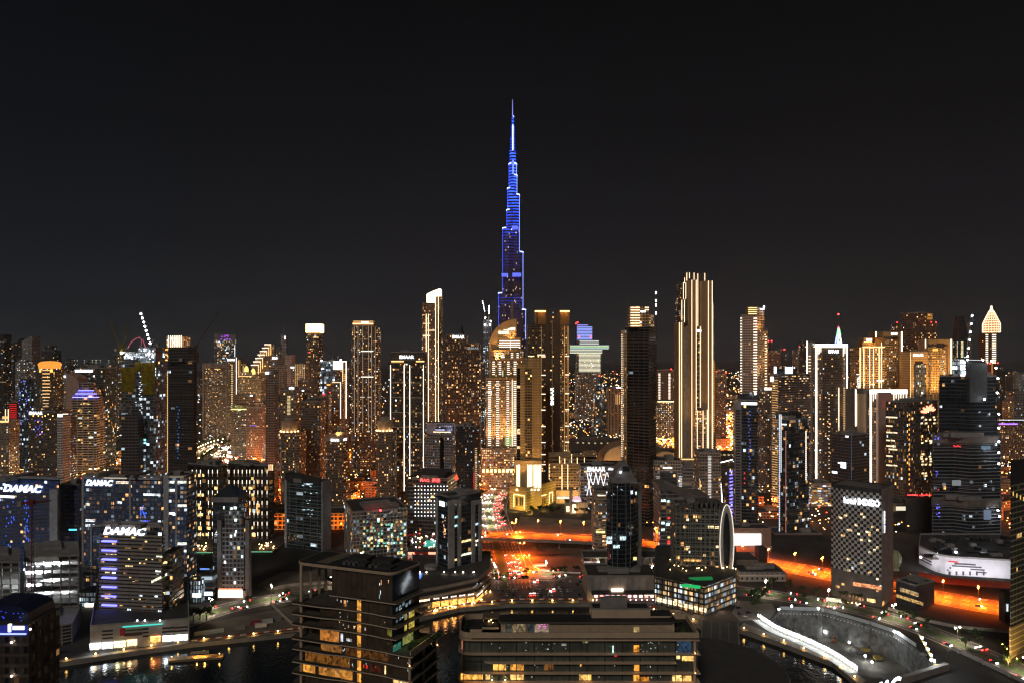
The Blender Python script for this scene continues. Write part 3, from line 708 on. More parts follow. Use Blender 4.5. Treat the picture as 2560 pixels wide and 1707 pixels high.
for k in range(26): x = b.rnd.uniform(86,105); y = b.rnd.uniform(1046,1090); b.pane(x,x + 1.5,y,y + 1.5,em((.15,.12,1),1.3),'blue_window')
for x in (82,95,112,131): b.pane(x,x + 2,1037,1040,em(OR,5),'roof_spotlight')
b = tower('narrow white tower with a dotted window grid and bright white top', 143,156,1038,880,fac=dict(bay=2.2,fl=3.2,ww=.45,wh=.45,lit=.02,st=1,wall=(.62,.60,.58)),gear=0); b.pane(144,156,1034,1041,em(CW,3),'lit_crown'); 
b = tower('narrow brown tower with cool dotted lights right of the white dotted tower', 157,172,1034,900,fac=fs(APT,lit=.25,cool=.5),gear=1); b.hstrip(157,171,1034,WW,3,1)
b = tower('grey tower with a small white sign on its flat top', 137,170,932,1320,fac=fs(GREY,lit=.10,wall=(.33,.32,.33))); b.sign('ELLE', 142,165,938,943,CW,6)
# teal glass tower with bright lettering and lit ledges
b = tower('dark teal glass tower with bright roof lettering and slanted white ledges', 188,262,920,1180,fac=fs(GLASS,lit=.10,cool=.25,glass=(.01,.025,.03)),gear=1)
b.hstrip(185,233,926.5,CW,6,4.0,name='sign_panel')
for k in range(6): b.hstrip(240,268,1004 + k * 21.2,CW,2.4,.9,out=4)
# cream curved tower with blue strips
D = 1130
b = T('curved_tower', 'cream balcony tower with a curved fin and three blue strips', 'tower', rectfoot(168,247,D,26),0)
b.m = facade(**fs(CREAM,lit=.10,wall=(.36,.29,.25),bay=9,ww=.8,wh=.55,fl=4.0))
b.part('body', MB().outline(XZ(((180,1220),(240,1220),(241,1030),(236,1000),(228,975),(215,958),(180,950)),D),D + 1,D + 25),[b.m])
b.part('curved_fin', MB().outline(XZ(((168,1220),(180,1220),(182,992),(200,972),(198,955),(190,942),(180,936),(168,934)),D),D - 2,D + 26),plain('rosy_render', (.42,.31,.27),.8))
for x0,x1,y in ((189,235,975.5),(181,242,983.5),(181,248,992)): b.part('blue_strip', MB().box(gx(x0,D),gx(x1,D),D - 1.5,D,gz(y,D) - .6,gz(y,D) + .6),em((.16,.16,1),4.5))
sl = b.part('balcony_slab', MB().box(gx(181,D),gx(241,D),D - 1,D + 2,gz(1000,D),gz(1000,D) + 1.3),plain('cream_slab', (.5,.4,.33),.8))
for k in range(1,32): b.clone(sl,dz=-k * 4.0)
for k in range(24): x = b.rnd.choice((198,201,204,218,221,224,227)) + b.rnd.uniform(-1,1); y = b.rnd.uniform(1005,1110); b.part('lit_window', MB().box(gx(x,D),gx(x + 2.4,D),D - .3,D + 1,gz(y + 2,D),gz(y,D)),em((1,.72,.25),1.3))
b = tower('slender white columned tower seen between the teal tower and the yellow netted frame', 263,282,918,1600,fac=fs(GREY,lit=.08,wall=(.36,.35,.36)),gear=1); upper(b,266,279,912,919)
b = tower('brownish far tower with warm dots just left of the yellow netted frame', 283,301,888,1900,fac=fs(FAR,lit=.35))
b = tower('grey far tower whose pale windows show right of the yellow netted frame', 388,404,870,1750,fac=fs(FAR,lit=.35,cool=.6))
# tower under construction with yellow netting
D = 860
b = tower('unfinished tower wrapped in yellow netting under a glaring white top floor', 303,388,903,D,fac=fs(BONE,lit=.16,cool=.9,wall=(.13,.125,.12)),name='tower_under_construction', cat='construction', gear=0)
b.block('working_deck', offset(b.foot,-3),b.ztop + 5,gz(881,D),[facade(**fs(BONE,lit=.55,st=1.6,cool=1,fl=3)),CONC]); b.part('top_slab', MB().prism(offset(b.foot,1.5),b.ztop - .5,b.ztop + .8),CONC)
b.part('core_wall', MB().box(gx(345,D),gx(384,D),D + 5,D + 20,gz(905,D),gz(868,D)),plain('white_lit_core', (.35,.35,.35),.7))
for x0,x1,y0,y1 in ((346,368,871,900),(372,387,875,898),(310,340,890,898),(350,386,902,909)): b.pane(x0,x1,y0,y1,facade(bay=2.2,fl=2.6,ww=.8,wh=.6,lit=.7,st=2.2,cool=1,wall=(.4,.4,.4)),'work_light_panel')
for x,y in ((304,882),(318,888),(372,884)): b.part('floodlight_head', MB().ball((gx(x,D - 4),D - 4,gz(y,D)),1.3),em(CW,30))
YN = plain('yellow_netting', (.26,.19,.008),.9,var=.6,scale=.3)
for x0,x1,y0,y1 in ((304,337,918,962),(337,352,905,930),(354,388,906,960),(304,336,962,978),(358,387,962,985)): b.pane(x0,x1,y0,y1,YN,'netting', out=.8)
for k in range(46): b.pane(x := b.rnd.choice((338,346,351,349)) + b.rnd.uniform(0,4),x + 3.0,y := 930 + k * 4.9,y + 1.5,em(CW,1.1 + b.rnd.random()),'work_light')
b.block('lower_front', rectfoot(303,345,D - 14,13),0,gz(1036,D - 14),[facade(**fs(BONE,lit=.03,wall=(.16,.12,.12))),ROOF])
for x,y,c in ((358,1096,(.3,.9,.9)),(359,1104,(.3,.9,.9)),(312,1103,CW),(313,1061,CW),(350,1053,CW)): b.pane(x,x + 7,y,y + 4.5,em(c,1.3),'lit_window')
def crane(label,d,base,tip,mast_y,col=(.35,.26,.03),r=.7,lights=0,counter=True,lcol=CW,lr=1.2,lst=30,cat='crane', mat=None):
    X = gx(base[0],d); zb = gz(base[1],d); c = T('tower_crane', label,cat,[(X - 2,d - 2),(X + 2,d - 2),(X + 2,d + 2),(X - 2,d + 2)],0)
    m = mat or plain('crane_%d' % int(col[0] * 100 + col[1] * 10),col,.6)
    mb = MB(); z0 = gz(mast_y,d)
    def lattice(p,q,w,n):
        p = Vector(p); q = Vector(q); ax = (q - p).normalized(); a = ax.orthogonal().normalized() * w; bb = ax.cross(a).normalized() * w; L = MB()
        for s in (a,-a * .5 + bb * .87,-a * .5 - bb * .87): L.tube(p + s,q + s * .6,r * .28,n=4)
        S = [a,-a * .5 + bb * .87,-a * .5 - bb * .87]
        for k in range(n):
            for j in range(3): L.tube(p + (q - p) * (k / n) + S[j] * (1 - .4 * k / n),p + (q - p) * ((k + 1) / n) + S[(j + 1) % 3] * (1 - .4 * k / n),r * .18,n=3)
        return L
    c.part('mast', lattice((X,d,z0),(X,d,zb),r * 1.6,max(4,int((zb - z0) / 4))),m)
    T_ = (gx(tip[0],d),d,gz(tip[1],d)); c.part('jib', lattice((X,d,zb),T_,r * 1.3,14),m)
    dx = X - T_[0]; c.part('cab', MB().box(X - 1.6,X + 1.6,d - 1.5,d + 1.5,zb - 1.5,zb + 1.8),m)
    if counter:
        s = 1 if dx > 0 else -1; c.part('counter_jib', MB().box(min(X,X + s * 9),max(X,X + s * 9),d - 1,d + 1,zb - .5,zb + .5),m); c.part('counterweight', MB().box(X + s * 8 - 1.5,X + s * 8 + 1.5,d - 1.4,d + 1.4,zb - 2.5,zb + 1.5),CONC)
        c.part('a_frame', MB().tube((X,d,zb),(X + s * 3,d,zb + 7),r * .3).tube((X + s * 3,d,zb + 7),(X + s * 8,d,zb + .5),r * .3),m)
    for k in range(lights):
        t = (k + .4) / lights; p = Vector((X,d - 1.5,zb)).lerp(Vector((T_[0],d - 1.5,T_[2])),t); c.part('lamp', MB().ball(p,lr),em(lcol,lst))
    return c
D = 855
crane('yellow luffing crane leaning left over the netted frame', D,(301,872),(275,805),905)
crane('yellow luffing crane leaning right beside the netted frame', D + 14,(306,874),(324,794),905,col=(.22,.16,.03))
crane('luffing crane with a row of star bright white lamps on its jib', D - 3,(378,862),(352,779),905,col=(.12,.10,.10),lights=8,lr=1.15,lst=26)
c = T('concrete_pump', 'pink lit concrete placing boom arching over the netted frame', 'concrete boom', rectfoot(335,352,D),0)
A = [(gx(x,D),D + 8,gz(y,D)) for x,y in ((309,872),(318,856),(330,846),(340,843),(349,851),(355,868))]; mb = MB()
for p,q in zip(A,A[1:]): mb.tube(p,q,.55)
c.part('boom', mb,em((1,.18,.28),.35)); c.part('mast', MB().tube((gx(344,D),D + 8,gz(868,D)),(gx(345,D),D + 8,gz(845,D)),.6),plain('pump_red', (.5,.12,.14),.6))
b = tower('tower with a crown of seven upright white light fins behind the dark unfinished slab', 414,462,868,1250,fac=fs(APT,lit=.3),gear=0)
b.block('crown', rectfoot(416,460,1253,24),b.ztop,gz(842,1250),[facade(**fs(GOLD,lit=.7,st=1.6)),ROOF])
for k in range(7): b.strip(421.5 + k * 5.3,839,867,WW,6,1.5,foot=rectfoot(416,460,1249,24))
for k in range(10): b.pane(413,419,y := 872 + k * 13,y + 3,em(OR,2),'amber_light')
b = tower('dark unfinished slab tower of bare floors with a stepped shoulder', 419,492,903,850,fac=fs(BONE,lit=.02,wall=(.07,.06,.056),bay=6),name='tower_under_construction', cat='construction', gear=1,xc=484,th=12)
upper(b,421,470,868,904,1.5); upper(b,470,484,880,904,2,15)
b.slabs(6,gz(905,b.d),64,.8,.5,plain('bare_slab', (.15,.12,.105),.85))
b.strip(417,930,1180,GO,2.2,.9)
for k in range(16): b.pane(x := 444 + b.rnd.uniform(-3,4),x + 2,y := 1015 + k * 8.5,y + 2,em((.05,.3,1),1.0),'blue_light')
crane('thin rusty crane with a very long jib rising from the unfinished slab tower', 858,(489,868),(547,779),910,col=(.10,.05,.04),r=.5)
b = tower('tower with a dim purple screen crown behind the row of stepped towers', 536,590,850,2000,fac=fs(GLASS,lit=.34,cool=.45,bay=4,fl=4),gear=0,xc=589,th=8)
b.block('crown_screen', offset(b.foot,.6),b.ztop,[gz(837,2000),gz(842,2000),gz(842,2000),gz(833,2000)],[plain('grey_screen', (.22,.20,.24),.7),ROOF])
for k in range(10): b.pane(x := 548 + b.rnd.uniform(0,26),x + 5,y := b.rnd.uniform(836,847),y + 3,em((.45,.08,.9),.7),'purple_light', foot=offset(b.foot,.7))
b.strip(587,862,898,CW,3,1.6)
b = tower('broad beige gateway block with an arch frame and many amber windows', 506,570,918,1640,fac=fs(APT,lit=.34,st=1.2,wall=(.16,.125,.10),pier=.12,pn=5),gear=2)
b.part('gateway_frame', MB().outline(XZ(((506,1095),(511,1095),(511,919),(564,919),(564,1095),(570,1095),(570,907),(506,907)),1637),1636,1660),plain('gateway_stone', (.24,.20,.18),.8)); b.hstrip(536,551,922,GO,2.5,1.5)
b = tower('tower with a small white sign and tall light fins stepping down its right side', 567,594,896,1600,fac=fs(CREAM,lit=.1,wall=(.21,.17,.13)),gear=1)
b.sign('EMAAR', 569,588,897,901.5,CW,7); b.strip(591,893,1010,WW,6,1.3)
for k in range(26): b.pane(579,581,y := 912 + k * 5.5,y + 2.6,em((1,.7,.3),1.6),'stair_light')
b.block('stepped_wing', rectfoot(594,603,1603,20),0,gz(899,1603),[b.m,ROOF]); b.strip(597,900,960,GO,4,1.0,foot=rectfoot(594,603,1602,20)); b.block('low_wing', rectfoot(603,612,1606,20),0,gz(908,1606),[b.m,ROOF]); b.strip(603,908,950,GO,4,1,foot=rectfoot(603,612,1605,20)); b.strip(608,914,945,GO,3,.8,foot=rectfoot(603,612,1605,20))
b = tower('golden twin towered block topped by two little glowing lantern domes', 596,652,944,1560,fac=fs(GOLD,lit=.25,wall=(.36,.30,.18),pier=.2,pn=3),gear=1)
upper(b,600,628,929,945,2,18); upper(b,626,643,935,945,3,16); b.hstrip(596,630,940,GO,3,1.4)
for x,y in ((616,929),(633,935)):
    X,Z = gx(x,1572),gz(y,1572); b.part('lantern_dome', MB().lathe((X,1572),[(4.8,Z),(4.8,Z + 6),(3.9,Z + 10),(1.8,Z + 13),(.1,Z + 14)],12),em((1,.72,.2),1.4,True)); b.part('finial', MB().ball((X,1572,Z + 10.6),1.1),em(RD,6))
b = T('stepped_tower', 'tower climbing in seven lit golden steps like a staircase', 'tower', rectfoot(627,680,1700),0); D = 1700; b.m = facade(**fs(GOLD,lit=.45,wall=(.38,.26,.14))); b.d = D
for k in range(7):
    x0,x1,y = 627 + k * 5.6,(647 + k * 5.2 if k < 6 else 678),912 - k * 8.5
    f = rectfoot(x0,x1,D + k * 2.2,20); b.block('step', f,0,gz(y,D),[b.m,ROOF]); b.hstrip(x0,x1,y,WW,5,1.4,foot=f,out=1); b.strip(x1 - .8,y,y + 26,GO,5,1.2,foot=f)
b = tower('slim grey spired tower standing far behind the staircase topped tower', 702,715,838,2000,fac=fs(DIM,lit=.12,cool=.8,wall=(.30,.30,.33)),gear=0)
X = gx(707.5,2010); b.part('spire', MB().tube((X,2010,b.ztop),(X,2010,gz(812,2010)),2.2,.4),STEEL); b.pane(711,714,840,848,em(CW,2),'roof_light')
b = tower('dark slim tower with dotted lights left of the grey spired tower', 690,702,866,1900,fac=fs(FAR,lit=.3,cool=.6),gear=0)
b = tower('beige stepped tower with a white sign on its flat cap below the grey spire', 672,706,914,1140,fac=fs(CREAM,lit=.12),gear=1); f = upper(b,660,699,889,915,2,22); b.sign('EMAAR', 681,694,892,897,CW,7,foot=f)
b = tower('rosy blank sided tower slab right of the grey spire', 714,731,887,1260,fac=fs(CREAM,lit=.0,wall=(.40,.31,.28),bay=9,ww=.12),gear=0)
b = tower('pale tower with upright warm fins and a small white corner sign', 727,763,910,1160,fac=fs(CREAM,lit=.2,ww=.35,bay=3),gear=1); b.sign('EMAAR', 727,736,916,920,CW,7)
for k in range(6): b.strip(739 + k * 4.4,910,975,GO,1.6,.6)
b = tower('dark round shouldered tower under a blazing white gold crown', 764,800,842,1250,fac=fs(APT,lit=.26,wall=(.09,.07,.055),bay=2.8),foot=rounded(rectfoot(764,800,1250,27),6,3),gear=0)
b.block('crown', offset(b.foot,1.0),gz(831,1250),gz(810,1250),[em((1,.60,.24),7,True),ROOF]); b.block('neck', offset(b.foot,-1.5),b.ztop - 25,gz(831,1250),[b.m,ROOF]); b.hstrip(766,797,843.5,GO,2.2,1.8,out=1.2)
for x,y in ((772,879),(772,984)): b.pane(x,x + 3,y,y + 2.4,em(RD,6),'warning_light')
b = tower('unfinished block with cold work lights beside a glowing white portal frame', 800,850,904,1100,fac=fs(GLASS,lit=.28,st=1.5,cool=.9,bay=3.4,fl=4),gear=1,name='tower_under_construction', cat='construction')
for x,y in ((804,901),(806,921),(852,899)): b.part('floodlight_head', MB().ball((gx(x,1096),1096,gz(y,1096)),1.3),em(CW,20))
b = T('portal_tower', 'slender tower framed by a glowing white gold portal right of the work lit block', 'tower', rectfoot(834,867,1090),0); D = 1090; b.d = D; b.m = facade(**fs(APT,lit=.15)); b.block('body', rectfoot(838,866,D,18),0,gz(904,D),[b.m,ROOF])
b.pane(833,857,904,923,em((1,.86,.66),4,True),'lit_crown_panel', foot=rectfoot(833,866,D - 1,18)); b.hstrip(833,867,903,WW,5,1.4,foot=rectfoot(833,867,D - 1,18)); b.strip(865.5,903,1045,WW,6,1.3,foot=rectfoot(833,867,D - 1,18)); b.strip(857,920,1050,GO,5,1.0,foot=rectfoot(833,867,D - 1,18))
for k in range(24): b.pane(860,863,y := 935 + k * 4.7,y + 1.6,em(OR,1.6),'lit_window', foot=rectfoot(833,866,D - 1,18))
crane('thin dark crane leaning left above the work lit block', 1110,(833,893),(806,857),910,col=(.12,.08,.06),r=.6)
b = tower('dark tower with a lit right edge in front of the glowing portal', 816,853,957,1000,fac=fs(APT,lit=.22,wall=(.16,.12,.10))); b.strip(851.5,954,1045,WW,5,1.1); b.hstrip(830,851,955,W_,3,1); b.hstrip(817,826,961,OR,3,2)
for x in (823,): b.pane(x,x + 4,979,981,em(RD,5),'warning_light')
b = tower('tall broad tower of slim light lines with a golden lit cap', 876,945,819,1150,fac=fs(APT,bay=2.3,fl=3.6,ww=.7,wh=.5,lit=.24,st=1.2,wall=(.085,.068,.052),pier=.1,pn=6),foot=rounded(rectfoot(876,945,1150,34),7,3),gear=0)
f = upper(b,882,934,803,820,4,26,fac=facade(**fs(APT,lit=.05,wall=(.3,.22,.15)))); b.hstrip(881,934,809.5,GO,6,2.0,foot=f,out=1.2,sample=True); b.hstrip(882,934,803.5,GO,2.5,1.0,foot=f); b.sign('EMAAR', 904,922,804,808,CW,7,foot=f)
for x in (886,895,907,921,929,938): b.strip(x,816,1080,(1,.7,.45),1.1,.5)
for y in (877.5,941.5): b.hstrip(902,934,y,WW,3,1.6)
b.hstrip(900,912,992,WW,1.2,1.6); b.hstrip(918,942,992,WW,1.2,1.6)
# --- middle cluster
b = tower('thin cream tower with a bright white sign at its head standing before the staircase tower', 664,687,936,950,fac=fs(CREAM,lit=.08,wall=(.22,.18,.145),ww=.4),gear=1); b.pane(663,672,929,934,em(CW,4),'sign_panel', foot=rectfoot(663,688,949,10)); f = upper(b,664,686,927,937,3)
b = tower('cream tower with a sign on its pale cap and a tall lit stair', 701,742,977,930,fac=fs(CREAM,lit=.20,wall=(.21,.17,.13))); f = upper(b,702,740,967,978,2); b.sign('EMAAR', 723,736,967,972,CW,7,foot=f); b.rows(718,726,990,1035,14,(1,.8,.4),1.6,.8)
b = tower('dim rounded tower with a cool sign between the cream stair tower and the glowing crown', 743,768,974,970,fac=fs(APT,lit=.2,wall=(.10,.08,.07))); b.pane(752,760,974,977,em(CW,3),'sign_panel')
b = tower('brown tower with scattered warm windows just below the blazing crown', 752,801,1004,900,fac=fs(APT,lit=.18,wall=(.12,.095,.075)),gear=3); upper(b,762,795,998,1005)
b = tower('cream block with a column of windows rising behind the green lit ledge', 586,624,987,1400,fac=fs(CREAM,lit=.08)); b.pane(625,631,986,990,em(CW,3),'sign_panel', foot=rectfoot(586,632,1399,10))
b = tower('dark tower with a glowing yellow green ledge across its roof', 577,617,1024,1320,fac=fs(APT,lit=.2,cool=.3,wall=(.16,.14,.11))); b.hstrip(577,617,1022,(1,.85,.25),4,1.4,out=1.5); f = upper(b,580,616,1012,1024,3); b.flood(gx(597,1315),1316,gz(1024,1315),(gx(597,1330),1330,gz(1015,1330)),30000,(.8,.8,.2),120)
b = tower('rosy grey tower with a stepped head and one violet lit floor', 616,655,1018,1290,fac=fs(APT,lit=.22,wall=(.16,.13,.12)),gear=2); upper(b,622,648,1005,1020,3); b.hstrip(624,642,1063,(.4,.25,1),1.5,1.2)
b = tower('narrow brown tower wedged between the rosy grey tower and the thin cream one', 652,666,1000,1380,fac=fs(APT,lit=.2),gear=1)
b = tower('dark office tower with cool windows wedged right of the thin cream tower', 684,703,985,1010,fac=fs(GLASS,lit=.2,bay=3,cool=.5),gear=1); b.pane(690,697,977,980,em(RD,4),'warning_light', foot=rectfoot(684,703,1009,9))
b = tower('warm brown tower in the shade of the cold work lit block', 797,820,990,960,fac=fs(APT,lit=.26),gear=1); b.pane(806,812,983,986,em(RD,5),'warning_light', foot=rectfoot(797,820,959,9))
b = tower('dim tower with sparse amber windows left of the glowing crown lower down', 744,760,950,1100,fac=fs(APT,lit=.3),gear=1)
def crowned(label,x0,x1,y,yc,d,extra=0):
    b = tower(label,x0,x1,y,d,fac=fs(APT,lit=.20,wall=(.17,.135,.10),ww=.5,pier=.12,pn=3),foot=rounded(rectfoot(x0,x1,d,26),5,3),gear=0)
    c = (gx((x0 + x1) / 2,d + 13),d + 13); w = (x1 - x0) / F * d * .42; z = b.ztop
    b.part('crown_drum', MB().lathe(c,[(w,z),(w,gz(yc,d)),(w + .6,gz(yc,d) + .1),(w + .6,gz(yc,d) + 1),(w * .6,gz(yc,d) + 1.2),(w * .6,gz(yc,d) + 5),(.1,gz(yc,d) + 5.2)],24),BEIGE)
    for k in range(7):
        a = math.radians(200 + k * 23.5); q = (c[0] + math.cos(a) * (w + .9),c[1] + math.sin(a) * (w + .9)); b.part('uplight', MB().ball((*q,z + 1.0),.75),em(GO,12)); 
    for a in (225,270,315):
        a = math.radians(a); q = (c[0] + math.cos(a) * (w + 2.2),c[1] + math.sin(a) * (w + 2.2)); b.flood(q[0],q[1],z + .8,(q[0] - math.cos(a) * 2.2,q[1] - math.sin(a) * 2.2,z + 7),2600,GO,120)
    return b
crowned('beige residential tower with a round floodlit crown left of the lettered brown block', 700,752,1081,1056,860)
crowned('beige residential tower with a round floodlit crown before the tall dark striped tower', 939,985,1079,1054,840)
b = tower('brown residential tower with white lettering and a golden floodlit roof fin', 815,868,1098,830,fac=fs(APT,lit=.2,wall=(.13,.10,.075),pier=.12,pn=3),xc=858,th=14)
b.part('lettered_head', MB().prism(offset(b.foot,.5),b.ztop - 2,gz(1088,b.d) , 0),BEIGE); b.sign('EMAAR', 827,849,1096,1102,CW,6,foot=offset(b.foot,.6)); b.pane(861,865,1095,1100,em(CW,4),'side_sign', foot=offset(b.foot,.7))
q = (gx(846,b.d + 8),b.d + 8); b.part('roof_fin', MB().box(q[0] - 2,q[0] + 4.5,q[1],q[1] + 8,b.ztop - 1,gz(1066,b.d)),BEIGE); b.part('sloping_roof', MB().outline(XZ(((816,1090),(860,1090),(866,1080),(846,1078)),b.d + 3),b.d + 3,b.d + 18),BEIGE)
b.flood(q[0] + 1,q[1] - 8,b.ztop + 5,(q[0] + 2,q[1],b.ztop + 12),14000,GO,120); b.flood(q[0] + 8,q[1] - 3,b.ztop + 4,(q[0] + 4,q[1] + 2,b.ztop + 10),9000,OR,120)
# tall dark lettered tower with four light lines
b = tower('wide dark tower with four long white light lines and roof lettering', 971,1069,905,870,fac=fs(APT,lit=.20,st=1.25,bay=3,ww=.62,wh=.55,wall=(.055,.047,.038),pier=.1,pn=5),gear=0,xc=1058,th=10)
f = upper(b,977,1061,881,906,4,26,fac=facade(**fs(APT,lit=.02,wall=(.12,.095,.075)))); b.sign('EMAAR', 999,1035,888,896,CW,7,foot=f); b.roofgear(f,gz(881,b.d + 4),2)
b.hstrip(978,1010,903,GO,4,1.3,foot=f,out=1.5,sample=True); b.hstrip(1040,1061,903,GO,4,1.3,foot=f,out=1.5)
for x in (976.5,1010.5,1024.5,1058): b.strip(x,912,1226,(1,.8,.6),7,.75)
for y in (956,993,1030,1067,1104): b.hstrip(974,1056,y,W_,.35,.5)

# ================================================================== centre
b = tower('soaring slender tower with vertical light lines under a slanted glowing white crown', 1055,1107,782,1250,fac=fs(APT,lit=.22,wall=(.2,.14,.09),bay=3,pier=.15,pn=4),gear=0,xc=1095,th=12)
D = b.d
upper(b,1056,1104,757,784,2,24); b.part('slanted_crown', MB().outline(XZ(((1066,757),(1089,757),(1089,741),(1101,741),(1101,722),(1096,722),(1080,728),(1066,735)),D),D + 4,D + 24),em((1,.80,.55),3.5,True)); b.block('crown_shoulder', rectfoot(1089,1104,D + 3,20),gz(760,D),gz(741,D),[b.m,ROOF])
for x,y in ((1065.5,783),(1071,757),(1089,741),(1095.5,742)): b.strip(x,y,1053,(1,.72,.42),7,.9)
for x0,x1,y,s in ((1055,1104,789.5,3),(1078,1107,779,2.5),(1080,1107,770,2),(1057,1076,809,2),(1068,1088,826,2.5),(1057,1076,839,4),(1090,1106,855,2),(1090,1106,879,2),(1090,1106,928,2),(1090,1106,948,3),(1090,1106,955,2),(1090,1106,987,1.5),(1084,1107,1010,2)): b.hstrip(x0,x1,y,(1,.62,.3),s,1.8)
for x,y in ((1086,1055),(1098,1055)): b.flood(gx(x,D - 5),D - 6,gz(1058,D),(gx(x,D),D,gz(960,D)),60000,GO,60)
GRID = fs(APT,bay=2.6,fl=3.6,ww=.72,wh=.62,lit=.20,st=1.1,cool=.04,wall=(.07,.058,.05),pier=.06,pn=6)
b = tower('dark office tower of dotted amber windows topped by bright lettering', 1113,1166,839,1120,fac=GRID,gear=1); b.sign('EMAAR', 1131,1161,838.5,846,CW,7)
b = tower('lower dark office tower of dotted amber windows with thin white lettering', 1166,1201,860,1125,fac=fs(GRID,lit=.24),gear=1); b.sign('EMAAR', 1169,1197,867,873,CW,1.0,bold=0)
b = tower('dark tower with a faint pyramid tip behind the lettered amber dotted pair', 1146,1163,835,1500,fac=DIM,gear=0); X = gx(1154,1512); b.part('pyramid_tip', MB().lathe((X,1512),[(7,b.ztop - 1),(.2,gz(812,1512))],4),DARKM)
b = tower('unfinished tower dotted with cold work lights left of the domed hotel', 1208,1229,799,1700,fac=fs(FAR,lit=.5,cool=.95,st=1.3),gear=0,name='tower_under_construction', cat='construction')
for x,y in ((1213,795),(1212,813),(1213,811),(1225,812),(1227,803)): b.part('floodlight_head', MB().ball((gx(x,1695),1695,gz(y,1695)),1.6),em(CW,25))
crane('distant crane with a leaning row of small white lamps left of the domed hotel', 1698,(1212,780),(1206,751),800,lights=6,lr=.9,lst=14,counter=False)
crane('distant crane with an upright row of small white lamps left of the domed hotel', 1702,(1222.5,785),(1222.6,763),800,lights=7,lr=.9,lst=14,counter=False)
for lab,x0,x1,y,dd,ft in (('dim tower behind the lettered amber pair with warm lights at its foot', 1200,1212,905,1450,FAR),('short pale block glinting behind the foot of the lettered amber pair', 1196,1210,1005,1300,fs(FAR,lit=.5,cool=.6)),('grey tower far behind the slanted crown tower', 1104,1116,880,1900,DIM)): tower(lab,x0,x1,y,dd,fac=ft,gear=0)
